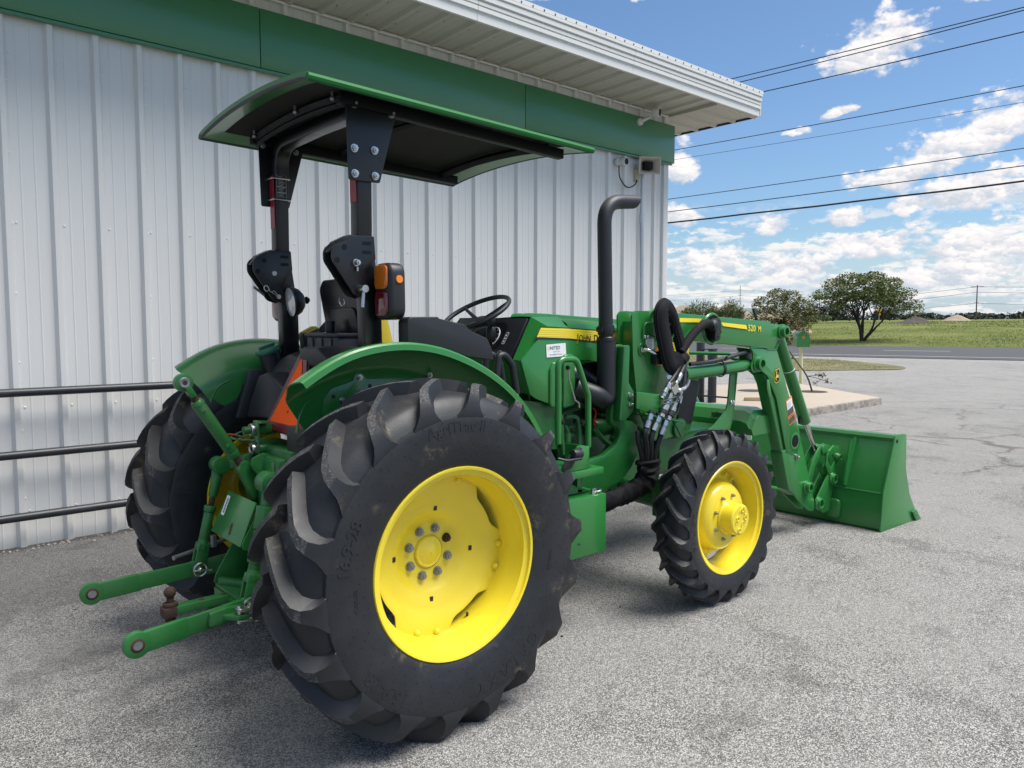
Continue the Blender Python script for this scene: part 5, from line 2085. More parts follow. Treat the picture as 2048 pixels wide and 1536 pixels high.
def fender(s):
    mb = MB()
    # cross section: (radius, |y|) from the lower edge of the inner panel over the crown to the lip
    sec = [(.560, .520), (.640, .522), (.700, .525), (.728, .533), (.752, .556), (.790, .600), (.826, .650), (.846, .700), (.852, .745), (.850, .772), (.842, .781), (.818, .783)]
    A0, A1, N = -33.4, 92, 44
    rows = []
    for i in range(N + 1):
        f = i / N
        ang = radians(A0 + (A1 - A0) * f)        # 0 = straight up, positive = forward
        row = []
        kf = sst(f, .42, 0.95)
        kr = 1 - sst(f, 0, .16)
        for j, (r, y) in enumerate(sec):
            rr = r + .078 * kf * (1 if j > 3 else .6)
            if j < 3:
                rr = max(rr - .12 * kf - .02 * (2 - j), .45)
            rr -= kr * .012 * (j > 4)
            # the rear edge is cut slanting: the lip starts further forward than the crown
            a2 = ang + kr * radians(1.3) * max(0, (y - .70) / .08)
            row.append(Vector((rr * sin(a2), s * (y - .03 * kf * (y > .7)), AXZ + rr * cos(a2))))
        rows.append(row)
    n = len(sec)
    mb.add([p for r in rows for p in r], [(i * n + j, i * n + j + 1, (i + 1) * n + j + 1, (i + 1) * n + j) for i in range(N) for j in range(n - 1)])
    o = mb.build('fender', 'green_paint', TR, solid=.006, angle=34)
    # bracket plate with bolts on the face towards the wheel, pressed recess
    mb = MB()
    y0, y1 = sorted((s * .5285, s * .536))
    poly = [(-.235, 1.300), (-.245, 1.235), (-.20, 1.20), (.20, 1.30), (.205, 1.372), (-.03, 1.378), (-.045, 1.405), (-.08, 1.405), (-.095, 1.372), (-.20, 1.345)]
    mb.prism(rnd_poly(poly, .022), y0, y1, 'y')
    mb.build('fender_plate', 'green_paint', o, bevel=.003)
    for (x, z, mt) in ((-.062, 1.385, 'zinc'), (.05, 1.335, 'zinc'), (-.055, 1.318, 'dull_steel'), (-.15, 1.292, 'zinc'), (-.19, 1.31, 'dark_print'), (-.012, 1.345, 'dark_print')):
        mb = MB()
        if mt == 'dark_print':
            mb.cyl((x, s * .5362, z), (x, s * .538, z), .009, n=12)
        else:
            mb.hexbolt((x, s * .536, z), (0, s, 0), .009, .014)
        mb.build('bolt', mt, o)
    for a_, mt in ((22, 'zinc'), (45, 'zinc'), (60, 'dark_print')):
        ang = radians(a_)
        mb = MB()
        mb.hexbolt((.745 * sin(ang), s * .575, AXZ + .745 * cos(ang)), (0, s, -.3), .009, .014)
        mb.build('bolt', mt, o)
    # pressed bead
    mb = MB()
    pth = [(.63 * sin(radians(t_)), s * .5265, AXZ + .66 * cos(radians(t_))) for t_ in range(-24, 60, 4)]
    mb.tube(smooth_path([(-.355, s * .526, 1.17), (-.34, s * .526, 1.24), (-.30, s * .526, 1.30), (-.25, s * .526, 1.325)], 5), .006, 6)
    mb.build('bead', 'green_paint', o)
    return o


both(fender)
# black console on the right fender, guard tube in front of it
mb = MB()
mb.prism(rnd_poly([(.115, 1.50), (.115, 1.648), (.275, 1.648), (.285, 1.640), (.425, 1.612), (.465, 1.580), (.560, 1.545), (.585, 1.500), (.600, 1.44), (.45, 1.46), (.3, 1.50)], [.0, .03, .004, .01, .03, .02, .03, .02, .0, .0, 0], 4), -.655, -.575, 'y')
mb.build('side_console', 'black_plastic', TR, bevel=.014, seg=3)
mb = MB()
for dy in (0, .10):
    mb.tube(bend_path([(.740, -.50 + dy, 1.34), (.755, -.50 + dy, 1.452), (.795, -.50 + dy, 1.455), (.845, -.50 + dy, 1.40), (.875, -.50 + dy, 1.25)], .04, 6), .019, 12)
mb.build_each('foot_guard', 'black_plastic', TR)
mb = MB()
mb.box((.30, -.50, .84), (1.10, .50, .87))
mb.build('platform', 'green_frame', TR)
mb = MB()
mb.prism(rnd_poly([(.86, 1.22), (.83, 1.08), (.90, .92), (1.30, .90), (1.30, 1.15)], .03), -.40, .40, 'y')
mb.build('firewall', 'green_frame', TR)

# ---------------- seat
SX = .15
mb = MB()
mb.prism(rnd_poly([(-.235, 1.36), (-.205, 1.80), (-.15, 1.845), (.15, 1.845), (.205, 1.80), (.235, 1.36)], .05), SX, SX + .045, 'x', None, lambda v: v + Vector((-.10 * (v.z - 1.36) / .48 + .06, 0, 0)))
se = mb.build('seat', 'black_paint', TR, bevel=.016, seg=3)
mb = MB()
mb.prism(rnd_poly([(-.165, 1.46), (-.15, 1.70), (.15, 1.70), (.165, 1.46)], .04), SX - .012, SX + .004, 'x', None, lambda v: v + Vector((-.10 * (v.z - 1.36) / .48 + .06, 0, 0)))
mb.build('back_panel', 'black_paint', se, bevel=.006)
mb = MB()
mb.prism(rnd_poly([(-.225, 1.40), (-.20, 1.76), (-.14, 1.80), (.14, 1.80), (.20, 1.76), (.225, 1.40)], .05), SX + .048, SX + .145, 'x', None, lambda v: v + Vector((-.10 * (v.z - 1.36) / .48 + .06, 0, 0)))
mb.build('back_cushion', 'yellow_vinyl', se, bevel=.03, seg=3)
mb = MB()
mb.box((SX + .12, -.24, 1.27), (SX + .58, .24, 1.39))
mb.build('seat_cushion', 'yellow_vinyl', se, bevel=.04, seg=3)
mb = MB()
mb.box((SX + .08, -.20, .87), (SX + .50, .20, 1.26))
mb.build('seat_base', 'black_plastic', se, bevel=.02)
mb = MB()
mb.tube(bend_path([(.215, .46, 1.42), (.235, .46, 1.56), (.30, .44, 1.635), (.52, .40, 1.615)], .06, 6), .020, 12)
mb.build('arm_rail', 'black_plastic', TR)
mb = MB()
mb.prism(rnd_poly([(.135, 1.565), (.215, 1.605), (.245, 1.585), (.20, 1.48), (.15, 1.48)], .012), .44, .50, 'y', 'black_plastic')
mb.prism(rnd_poly([(.140, 1.571), (.213, 1.608), (.232, 1.598), (.15, 1.562)], .004), .438, .502, 'y', 'yellow_vinyl')
mb.build('lever_guard', None, TR, bevel=.004)
mb = MB()
mb.box((.03, -.17, 1.36), (.15, .17, 1.555))
mb.box((.02, -.18, 1.555), (.16, .18, 1.575))
mb.cyl((.085, .02, 1.57), (.085, .02, 1.635), .022, .026, 12)
for y in (-.10, 0, .10):
    mb.box((.022, y - .012, 1.37), (.035, y + .012, 1.55))
mb.build('battery_box', 'black_plastic', TR, bevel=.006)

# ---------------- fuel tank, SMV triangle
mb = MB()
t0 = [(-.505, 1.13), (-.505, 1.20), (-.475, 1.375), (-.40, 1.40), (-.10, 1.40), (-.04, 1.44), (.26, 1.46), (.33, 1.44), (.46, 1.37), (.505, 1.20), (.505, 1.13)]
rg_ = []


def tankx(z):
    return -.150 + (z - 1.13) * .34


for k, (dx, sc) in enumerate(((0.0, 1.0), (.10, 1.02), (.30, 1.02))):
    rg_.append([Vector((tankx(z) + dx, y, z + (.03 if k else 0) * (z > 1.3))) for y, z in t0])
loft(mb, rg_, None, True, True)
mb.build('fuel_tank', 'black_plastic', TR, bevel=.018, seg=3, angle=20)
mb = MB()
# moulded bosses on the tank face
mb.prism([(.06, 1.16), (.05, 1.30), (.20, 1.38), (.30, 1.36), (.40, 1.22), (.42, 1.14)], -.04, .05, 'x', None, lambda v: Vector((tankx(v.z) + v.x - .02 - (.05 if v.x < 0 and .1 < v.y < .35 and v.z > 1.15 else 0), v.y, v.z)))
mb.prism([(.425, 1.13), (.475, 1.13), (.485, 1.38), (.44, 1.385)], -.10, .03, 'x', None, lambda v: Vector((tankx(v.z) + v.x, v.y, v.z)))
mb.build('tank_face', 'black_plastic', TR, bevel=.014, seg=2)
mb = MB()
# hump beside the triangle that carries the lights wiring
mb.prism(rnd_poly([(-.05, 1.42), (-.06, 1.49), (-.10, 1.512), (-.25, 1.512), (-.42, 1.42)], .02), -.12, .10, 'x')
mb.build('tank_hump', 'black_plastic', TR, bevel=.014, seg=2)
mb = MB()
cpt = Vector((-.05, .44, 1.435))
cn = Vector((-.30, .0, .95)).normalized()
mb.lathe([(0, .012), (.060, .010), (.068, -.002), (.068, -.012), (.062, -.020)], cpt + cn * .055, cn, 30, mat='green_plastic')
mb.prism(rnd_poly([(-.055, -.014), (.055, -.014), (.055, .014), (-.055, .014)], .012), .01, .026, 'z', 'green_plastic', lambda v: cpt + cn * (.055 + v.z) + Vector((.95, 0, .3)) * (v.x * .8) + Vector((0, 1, 0)) * v.y if True else v)
mb.lathe([(.056, -.07), (.056, .035)], cpt, cn, 24, mat='black_plastic')
mb.build('fuel_cap', None, TR, bevel=.003)
# slow moving vehicle triangle, leaning with the tank
e0 = Vector((-.215, -.090, 1.150))
eu = Vector((.30, 0, .95)).normalized()
ey = Vector((0, -1, 0))


def smv(mb, pts, off, mat):
    nn = eu.cross(ey).normalized()
    if nn.x > 0:
        nn = -nn
    mb.add([e0 + ey * x + eu * y + nn * off for x, y in pts], [list(range(len(pts)))], mat)
    return nn


mb = MB()
frame = rnd_poly([(-.205, -.045), (.205, -.045), (.218, -.01), (.038, .365), (-.038, .365), (-.218, -.01)], .012)
nn = smv(mb, frame, -.004, 'black_plastic')
mb.prism(frame, 0, 1, 'z', 'black_plastic', lambda v: e0 + ey * v.x * 1.03 + eu * v.y * 1.02 - nn * (.004 + .022 * v.z))
sm = mb.build('smv_backing', None, TR)
mb = MB()
smv(mb, [(-.196, -.040), (.196, -.040), (.208, -.012), (.034, .352), (-.034, .352), (-.208, -.012)], .0, 'red_reflector')
mb.build('red_border', None, sm)
mb = MB()
smv(mb, [(-.172, 0), (.172, 0), (0, .325)], .002, 'orange_fluo')
for (x, y) in ((.005, .205), (.0, .06)):
    q = e0 + ey * x + eu * y
    mb.cyl(q + nn * .002, q + nn * .0035, .0065, n=10, mat='dark_print')
mb.build('orange_triangle', None, sm)
mb = MB()
mb.box((-.30, -.52, 1.06), (-.24, -.30, 1.17))
mb.hexbolt((-.30, -.42, 1.12), (-1, 0, 0), .008, .01)
mb.build('tank_strap', 'black_plastic', TR, bevel=.006)

# ---------------- roll bar
YP = .435            # middle of the posts
PW, PD = .066, .074
xz = lambda z: .02 + .032 * (1 - sst(z, 1.68, 1.93))


def sq_tube(mb, path, w, d, side=(0, 1, 0)):
    """rectangular tube along a path lying in a plane; w across 'side', d the other way"""
    P = [Vector(p) for p in path]
    rings = []
    for i, p in enumerate(P):
        t = (P[min(i + 1, len(P) - 1)] - P[max(i - 1, 0)]).normalized()
        X = Vector((1, 0, 0))
        X = (X - t * X.dot(t)).normalized()
        b = t.cross(X)
        rings.append([p + X * d / 2 * sx_ + b * w / 2 * sy_ for sx_, sy_ in ((-1, -1), (1, -1), (1, 1), (-1, 1))])
    vs = [q for r in rings for q in r]
    fs = [(i * 4 + k, i * 4 + (k + 1) % 4, (i + 1) * 4 + (k + 1) % 4, (i + 1) * 4 + k) for i in range(len(P) - 1) for k in range(4)]
    fs += [(3, 2, 1, 0), tuple((len(P) - 1) * 4 + k for k in range(4))]
    mb.add(vs, fs)


mb = MB()
hp_ = bend_path([(.02, -YP, 1.97), (.025, -YP, 2.30), (.035, -YP, 2.565), (.04, 0, 2.575), (.035, YP, 2.565), (.025, YP, 2.30), (.02, YP, 1.97)], .13, 9)
sq_tube(mb, hp_, PW, PD)
rb = mb.build('roll_bar', 'black_paint', TR, bevel=.006, angle=50)
for s in (-1, 1):
    mb = MB()
    sq_tube(mb, [(xz(1.42), s * YP, 1.38), (xz(1.70), s * YP, 1.70), (xz(1.93), s * YP, 1.93)], PW, .092)
    mb.build('lower_post', 'black_paint', rb, bevel=.006)
    # folding joint plates, inner and outer
    for e in (-1, 1):
        yy = s * YP + e * (PW / 2 + .006)
        mb = MB()
        poly = [(-.044, 2.006), (.060, 2.008), (.066, 1.905), (.056, 1.903), (.058, 1.74), (.030, 1.725), (-.046, 1.745), (-.150, 1.895), (-.150, 1.945), (-.118, 1.972)]
        y0, y1 = yy - .004, yy + .004
        mb.prism(rnd_poly(poly, [.01, .006, .006, .004, .02, .03, .045, .05, .05, .03]), y0, y1, 'y')
        pl = mb.build('joint_plate', 'black_paint', rb, bevel=.002)
        mb = MB()
        for (x, z) in ((-.089, 1.953), (-.125, 1.896)):
            mb.cyl((x, yy + e * .0042, z), (x, yy + e * .0052, z), .0125, n=16)
        for (x, z) in ((.023, 1.976), (.022, 1.936)):
            mb.prism(rnd_poly([(x - .022, z - .007), (x + .022, z - .007), (x + .022, z + .007), (x - .022, z + .007)], .006), yy + e * .0042, yy + e * .0058, 'y')
        mb.build_each('hole', 'gauge_black', pl)
    mb = MB()
    mb.bar((-.115, s * YP, 1.972), (-.045, s * YP, 2.006), PW + .02, .012)
    mb.bar((-.148, s * YP, 1.93), (-.115, s * YP, 1.972), PW * .6, .008)
    mb.build('joint_cap', 'black_paint', rb, bevel=.003)
    # pivot bolt, locking pin and clip
    yy = s * YP - (PW / 2 + .010)
    mb = MB()
    mb.cyl((-.038, yy, 1.887), (-.038, yy - .010, 1.887), .012 if s > 0 else .016, n=18)
    if s < 0:
        mb.hexbolt((-.038, yy - .01, 1.887), (0, -1, 0), .011, .022, washer=False)
        mb.tube([(-.034, yy - .012, 1.868), (-.034, yy - .012, 1.850)], .005, 6)
    mb.build('pivot_bolt', 'white_plastic' if s > 0 else 'zinc', rb)
    mb = MB()
    if s < 0:
        mb.cyl((-.020, yy + .02, 1.772), (-.020, yy - .055, 1.772), .0165, n=18)
        mb.tube([(-.020, yy - .040, 1.765), (-.030, yy - .045, 1.690)], .0085, 10)
        mb.build_each('lock_pin', 'zinc', rb)
        mb = MB()
        mb.tube(smooth_path([(-.075, YP * s + .04, 1.735), (-.080, YP * s + .03, 1.715), (-.070, YP * s + .03, 1.700), (-.055, YP * s + .03, 1.712), (-.060, YP * s + .03, 1.730)], 4), .0028, 5)
        mb.build('hitch_clip', 'zinc', rb)
    else:
        mb.cyl((-.02, yy + .02, 1.765), (-.02, yy - .012, 1.765), .012, n=14)
        mb.tube([(-.15, yy - .0, 1.815), (-.085, yy + .03, 1.775)], .007, 8)
        mb.build_each('lock_pin', 'zinc', rb)
        mb = MB()
        yq = yy - .012
        mb.tube(smooth_path([(-.022, yq, 1.765), (-.060, yq, 1.788), (-.070, yq, 1.795), (-.078, yq, 1.815), (-.092, yq, 1.822), (-.100, yq, 1.808), (-.090, yq, 1.792), (-.075, yq, 1.798), (-.06, yq, 1.790), (-.045, yq, 1.795), (-.035, yq, 1.782), (-.025, yq, 1.775)], 4), .0025, 5)
        mb.build('hitch_clip', 'zinc', rb)
    # red reflective tape on the rear face and gusset at the foot
    mb = MB()
    z0, z1 = (2.155, 2.262) if s < 0 else (2.125, 2.400)
    mb.box((.020 - PD / 2 - .003, s * YP - PW / 2 + .002, z0), (.020 - PD / 2 - .0005, s * YP + PW / 2 - .012, z1))
    mb.build('reflective_tape', 'red_tape', rb)
    mb = MB()
    mb.bar((-.01, s * YP, 1.40), (.09, s * YP, 1.395), .12, .014)
    mb.prism([(-.045, 1.39), (.10, 1.39), (.06, 1.46), (0.0, 1.46)], s * YP - .03 - .012, s * YP - .03 - .004, 'y')
    mb.build('post_foot', 'black_paint', rb)
# warning label on the left post
mb = MB()
yl = YP - PW / 2 - .0022
side_quad(mb, [(-.004, 2.275), (.048, 2.275), (.048, 2.405), (-.004, 2.405)], yl, 'dark_print')
mb.tube([(-.004, yl, 2.275), (.048, yl, 2.275), (.048, yl, 2.405), (-.004, yl, 2.405)], .0012, 4, closed=True, mat='gray_print')
for k in range(15):
    z = 2.394 - k * .0075
    if k in (7, 11):
        side_quad(mb, [(-.002, z), (.046, z), (.046, z + .0018), (-.002, z + .0018)], yl - .0006, 'white_label')
        continue
    side_quad(mb, [(.004, z), (.004 + .024 + .014 * ((k * 37) % 10) / 10, z), (.004 + .024 + .014 * ((k * 37) % 10) / 10, z + .0028), (.004, z + .0028)], yl - .0006, 'gray_print')
mb.build('warning_label', None, rb)

# tail lights, work light
for s in (-1, 1):
    mb = MB()
    y0, y1 = sorted((s * .505, s * .635))
    poly = rnd_poly([(y0, 1.635), (y1, 1.635), (y1, 1.885), (y0, 1.885)], [.03, .05, .05, .03] if s > 0 else [.05, .03, .03, .05], 6)
    poly = rnd_poly([(s * .500, 1.635), (s * .635, 1.635), (s * .635, 1.885), (s * .500, 1.885)], [.03, .055, .055, .03], 6)
    mb.prism(poly, .045, .125, 'x', None, lambda v: Vector((v.x - .02 * abs(abs(v.y) - .57) / .07 * 0, v.y, v.z)))
    tl = mb.build('tail_light', 'black_plastic', TR, bevel=.018, seg=3)
    mb = MB()
    ya, yb = sorted((s * .470, s * .520))
    mb.box((.06, ya, 1.64), (.11, yb, 1.82))
    mb.build('light_bracket', 'black_plastic', tl, bevel=.012)
    for z0, z1, mt, nm in ((1.770, 1.876, 'amber_lens', 'amber_lens'), (1.652, 1.760, 'dark_lens', 'red_lens')):
        mb = MB()
        mb.prism(rnd_poly([(s * .509, z0), (s * .614, z0), (s * .614, z1), (s * .509, z1)], [.022, .03, .03, .022], 5), .036, .047, 'x')
        mb.build(nm, mt, tl, bevel=.006)
    mb = MB()
    mb.cyl((.088, s * .630, 1.812), (.088, s * .640, 1.812), .017, n=18)
    mb.build('side_reflector', 'orange_label', tl)
mb = MB()
wc = Vector((.02, .335, 1.736))
wd = Vector((-.985, .10, -.12)).normalized()
mb.lathe([(.078, 0), (.082, -.006), (.078, -.022), (.064, -.05), (.040, -.070), (.016, -.078)], wc, wd, 30, 'black_plastic', ref=(0, 0, 1))
mb.cyl(wc - wd * .076, wc - wd * .105, .013, n=6, mat='black_plastic')
mb.cyl(wc - wd * .088, wc - wd * .096, .020, n=10, mat='black_plastic')
mb.bar(wc - wd * .03 + Vector((0, .04, -.04)), (.05, YP - .03, 1.70), .02, .02, mat='black_plastic')
wl = mb.build('work_light', None, TR)
mb = MB()
mb.lathe([(0, .010), (.04, .007), (.076, -.001)], wc, wd, 30)
mb.build('lens', 'lamp_lens', wl)

# ---------------- canopy
CX0, CX1, CW = -.315, 1.310, .625


def can_z(x, y):
    f = (x - CX0) / (CX1 - CX0)
    base = 2.612 - .068 * f - .02 * sin(pi * f) * 0
    t = abs(y) / CW
    return base + .046 * (1 - t ** 2.2)


mb = MB()


def can_top(u, v):
    x = CX0 + (CX1 - CX0) * u
    y = -CW + 2 * CW * v
    return Vector((x, y, can_z(x, y) + .004))


mb.grid(can_top, 20, 28, 'green_paint')
# underside border sloping up to the liner
IB = .105


def ring(x0, x1, w, dz):
    out = []
    for i in range(21):
        out.append((x0 + (x1 - x0) * i / 20, -w))
    for i in range(1, 21):
        out.append((x1, -w + 2 * w * i / 20))
    for i in range(1, 21):
        out.append((x1 - (x1 - x0) * i / 20, w))
    for i in range(1, 20):
        out.append((x0, w - 2 * w * i / 20))
    return [Vector((x, y, can_z(x, y) + dz)) for x, y in out]


r0 = ring(CX0, CX1, CW, .004)
r1 = ring(CX0 + .004, CX1 - .004, CW - .002, -.022)
r2 = ring(CX0 + .012, CX1 - .012, CW - .010, -.026)
r3 = ring(CX0 + IB, CX1 - IB, CW - IB, -.006)
n = len(r0)
for ra, rb_ in ((r0, r1), (r1, r2), (r2, r3)):
    mb.add(ra + rb_, [(i, (i + 1) % n, n + (i + 1) % n, n + i) for i in range(n)], 'green_paint')
cn_ = mb.build('canopy', None, TR, angle=30, merge=.0005)
mb = MB()


def liner(u, v):
    x = CX0 + IB - .01 + (CX1 - CX0 - 2 * IB + .02) * u
    y = (-1 + 2 * v) * (CW - IB + .01)
    return Vector((x, y, can_z(x, y) - .009))


mb.grid(liner, 10, 20)
mb.build('canopy_liner', 'black_foam', cn_)
mb = MB()
mb.tube(r1, .0085, 6, closed=True)
mb.build('edge_trim', 'black_rubber', cn_)
# side lip that stands out at both long edges
for s in (-1, 1):
    mb = MB()
    pth = [Vector((x, s * (CW + .006), can_z(x, CW) - .016)) for x in [CX0 + (CX1 - CX0) * i / 16 for i in range(17)]]
    mb.tube(pth, .016, 8)
    mb.build('side_lip', 'green_lip', cn_)
# frame under the canopy
fr = MB()
for s in (-1, 1):
    fr.bar((-.10, s * .480, 2.585), (1.22, s * .480, 2.520), .045, .050)
fr.tube([Vector((-.085, y, can_z(-.085, y) - .032)) for y in [-.50 + i * .1 for i in range(11)]], .021, 4)
fr.tube([Vector((-.070, y, can_z(-.085, y) - .058)) for y in [-.49 + i * .098 for i in range(11)]], .016, 4)
fr.tube([Vector((1.10, y, can_z(1.10, y) - .035)) for y in [-.50 + i * .1 for i in range(11)]], .024, 4)
for x in (.40,):
    fr.tube([Vector((x, y, can_z(x, y) - .030)) for y in [-.50 + i * .1 for i in range(11)]], .018, 4)
cf = fr.build('canopy_frame', 'black_matte', TR, bevel=.003)
for s in (-1, 1):
    yy = s * YP + (-1) * (PW / 2 + .008) if s < 0 else s * YP - (PW / 2 + .008)
    yb = s * (YP + PW / 2 + .005)
    mb = MB()
    y0, y1 = sorted((yb, yb + s * .007))
    mb.prism(rnd_poly([(-.066, 2.600), (.188, 2.585), (.180, 2.54), (.095, 2.245), (-.060, 2.244)], [.005, .005, .03, .012, .012]), y0, y1, 'y')
    mb.build('canopy_bracket', 'black_paint', cf, bevel=.002)
    if s < 0:
        for (x, z) in ((-.032, 2.381), (.068, 2.384), (-.032, 2.273), (.069, 2.273), (-.027, 2.570), (.160, 2.556)):
            mb = MB()
            mb.hexbolt((x, yb - .008, z), (0, -1, 0), .0125, .018)
            mb.build('bracket_bolt', 'zinc' if z < 2.5 else 'dull_steel', cf)
    else:
        for z in (2.384, 2.275):
            mb = MB()
            mb.tube(bend_path([(.020 - PD / 2 - .010, yb + .03, z), (.020 - PD / 2 - .010, YP - PW / 2 - .010, z), (.020 + PD / 2 + .010, YP - PW / 2 - .010, z), (.020 + PD / 2 + .010, yb + .03, z)], .012, 5), .0055, 8)
            mb.build('u_bolt', 'zinc', cf)
        for (x, z) in ((-.045, 2.560), (.14, 2.548)):
            mb = MB()
            mb.hexbolt((x, yb - .004, z), (0, -1, 0), .0115, .014)
            mb.build('bracket_bolt', 'dull_steel', cf)
for y in (-.44, -.07, .42):
    mb = MB()
    mb.tube([(-.108, y, can_z(-.108, y) - .012), (-.108, y, can_z(-.108, y) - .05)], .006, 6)
    mb.sphere((-.108, y, can_z(-.108, y) - .04), .011, 5)
    mb.build('frame_bolt', 'dull_steel', cf)

# ---------------- handrail with clear guard, step, side box
mb = MB()
mb.tube(bend_path([(.968, -.715, 1.0), (.968, -.715, 1.432), (1.098, -.715, 1.428), (1.186, -.715, 1.232), (1.186, -.715, .96)], .05, 7), .0165, 14)
hr = mb.build('handrail', 'green_paint', TR)
mb = MB()
mb.prism(rnd_poly([(.99, .95), (.99, 1.395), (1.085, 1.395), (1.168, 1.225), (1.168, .96)], .02), -.702, -.698, 'y')
mb.build('guard_sheet', 'clear_guard', hr)
mb = MB()
for x, z in ((1.045, 1.386), (1.005, 1.105), (1.15, 1.09)):
    mb.hexbolt((x, -.704, z), (0, -1, 0), .009, .012)
mb.build_each('guard_bolt', 'black_paint', hr)
mb = MB()
mb.tube(bend_path([(1.07, -.690, 1.37), (1.07, -.690, 1.33), (1.115, -.690, 1.21), (1.145, -.690, 1.195), (1.145, -.690, 1.17)], .02, 4), .005, 6)
mb.build('guard_wire', 'zinc', hr)
mb = MB()
mb.box((.90, -.780, .818), (1.238, -.48, .856))
mb.prism([(.955, .858), (1.030, .950), (1.060, .985), (1.140, .975), (1.140, .858)], -.770, -.755, 'y')
mb.prism([(1.125, .858), (1.140, .858), (1.140, .975), (1.125, .975)], -.752, -.60, 'y')
mb.build('step', 'green_paint', TR, bevel=.004)
mb = MB()
for k in range(5):
    mb.cyl((.985 + k * .046, -.735, .8562), (.985 + k * .046, -.735, .8575), .014, n=14)
    mb.cyl((.965 + k * .046, -.700, .8562), (.965 + k * .046, -.700, .8575), .014, n=14)
mb.build_each('step_hole', 'gauge_black', TR)
mb = MB()
mb.prism([(.925, .885), (.985, .955), (1.055, .982), (1.068, .972), (.985, .880), (.94, .868)], -.79, -.775, 'y')
mb.cyl((.985, -.80, .955), (1.045, -.80, .950), .024, n=14)
mb.tube(bend_path([(.88, -.80, .945), (.93, -.82, .930), (1.03, -.82, .930)], .02, 4), .008, 8)
mb.build('latch', 'black_plastic', TR, bevel=.003)
mb = MB()
mb.box((.905, -.780, .40), (1.257, -.36, .712))
mb.prism([(.90, .716), (1.255, .716), (1.02, .765), (.95, .765)], -.70, -.42, 'y')
mb.box((1.12, -.70, .714), (1.16, -.50, .820))
mb.prism([(.96, .73), (1.09, .74), (1.10, .76), (1.03, .79), (.96, .79)], -.72, -.60, 'y')
sb = mb.build('side_box', 'green_paint', TR, bevel=.005)
mb = MB()
mb.box((1.043, -.7815, .470), (1.060, -.7803, .478))
mb.build('slot', 'dark_print', sb)
for x, z, y in ((.99, .728, -.73), (1.19, .722, -.745), (1.07, .725, -.60)):
    mb = MB()
    mb.hexbolt((x, y, z - .01), (0, 0, 1), .010, .016)
    mb.build('bolt', 'zinc', sb)
mb = MB()
mb.tube(smooth_path([(1.20, -.745, .722), (1.225, -.76, .724), (1.245, -.75, .726), (1.235, -.72, .726), (1.205, -.72, .726)], 5), .006, 6)
mb.build('hitch_pin', 'zinc', sb)

# ---------------- loader: mounting frame, mast, boom
mb = MB()
arc = [(1.595, 1.486), (1.662, 1.490), (1.655, 1.26), (1.692, 1.212), (1.692, 1.098), (1.660, 1.05), (1.77, 1.02), (1.83, .90), (1.80, .84), (1.735, .755), (1.65, .685), (1.43, .640), (1.26, .66), (1.27, .80), (1.40, .845), (1.50, .855), (1.60, .905), (1.645, .98), (1.551, 1.036)]
for s in (-1, 1):
    y0, y1 = sorted((s * .500, s * .545))
    mb.prism(rnd_poly(arc, [.02, .02, .03, .02, .03, .02, .06, .05, .05, .08, .10, .08, .02, .02, .05, .06, .06, .05, .05], 5), y0, y1, 'y')
    y0, y1 = sorted((s * .545, s * .600))
    mb.prism(rnd_poly([(1.600, 1.482), (1.655, 1.486), (1.645, 1.27), (1.69, 1.21), (1.69, 1.10), (1.61, 1.045), (1.565, 1.05)], .015), y0, y1, 'y')
mb.build_each('loader_frame', 'green_frame', TR, bevel=.008)
mb = MB()
mb.box((1.26, -.50, .66), (1.36, .50, .78))
mb.build('frame_cross_tube', 'green_frame', TR, bevel=.01)
for x, z in ((1.656, 1.194), (1.655, 1.143)):
    mb = MB()
    mb.hexbolt((x, -.600, z), (0, -1, 0), .012, .018)
    mb.build('frame_bolt', 'zinc', TR)
mast = [(1.722, 1.655), (1.742, 1.682), (1.800, 1.684), (1.960, 1.676), (2.03, 1.60), (2.06, 1.46), (2.05, 1.28), (2.12, 1.20), (2.10, 1.08), (1.98, .98), (1.86, .97), (1.80, 1.08), (1.765, 1.21), (1.735, 1.40)]
for s in (-1, 1):
    for yy, th in ((.552, .012), (.440, .012)):
        y0, y1 = sorted((s * yy, s * (yy - th)))
        mb = MB()
        mb.prism(rnd_poly(mast, [.02, .03, .03, .03, .06, .06, .05, .05, .05, .06, .04, .04, .02, .02]), y0, y1, 'y')
        mb.build('mast_plate', 'green_paint', TR, bevel=.003)
    mb = MB()
    y0, y1 = sorted((s * .45, s * .54))
    mb.box((1.755, y0, 1.20), (1.775, y1, 1.62))
    mb.cyl((1.82, y0 - .012, 1.452), (1.82, y1 + .012, 1.452), .028, n=20)
    mb.cyl((1.94, y0 - .006, 1.60), (1.94, y1 + .006, 1.60), .035, n=20)
    mb.build('mast_spacer', 'green_paint', TR)
# bosses, rods and labels on the right mast
mb = MB()
mb.lathe([(.018, 0), (.030, 0), (.034, .006), (.040, .008), (.043, 0)], (1.816, -.553, 1.452), (0, -1, 0), 26)
mb.lathe([(.07, 0), (.075, .012), (.085, .012), (.09, 0)], (1.94, -.553, 1.612), (0, -1, 0), 30)
mb.build('mast_boss', 'green_paint', TR)
mb = MB()
mb.tube(smooth_path([(1.816, -.56, 1.452), (1.835, -.585, 1.45), (1.87, -.60, 1.432), (1.94, -.60, 1.435), (1.985, -.60, 1.42), (2.03, -.60, 1.385)], 6), .011, 12)
mb.hexbolt((1.816, -.556, 1.452), (0, -1, 0), .014, .014)
mb.build('pivot_handle', 'rod_chrome', TR)
mb = MB()
mb.tube(bend_path([(1.812, -.56, 1.515), (1.812, -.57, 1.61), (1.89, -.575, 1.612), (2.045, -.58, 1.61), (2.065, -.58, 1.56), (2.05, -.58, 1.51), (1.97, -.58, 1.515)], .03, 6), .0055, 8)
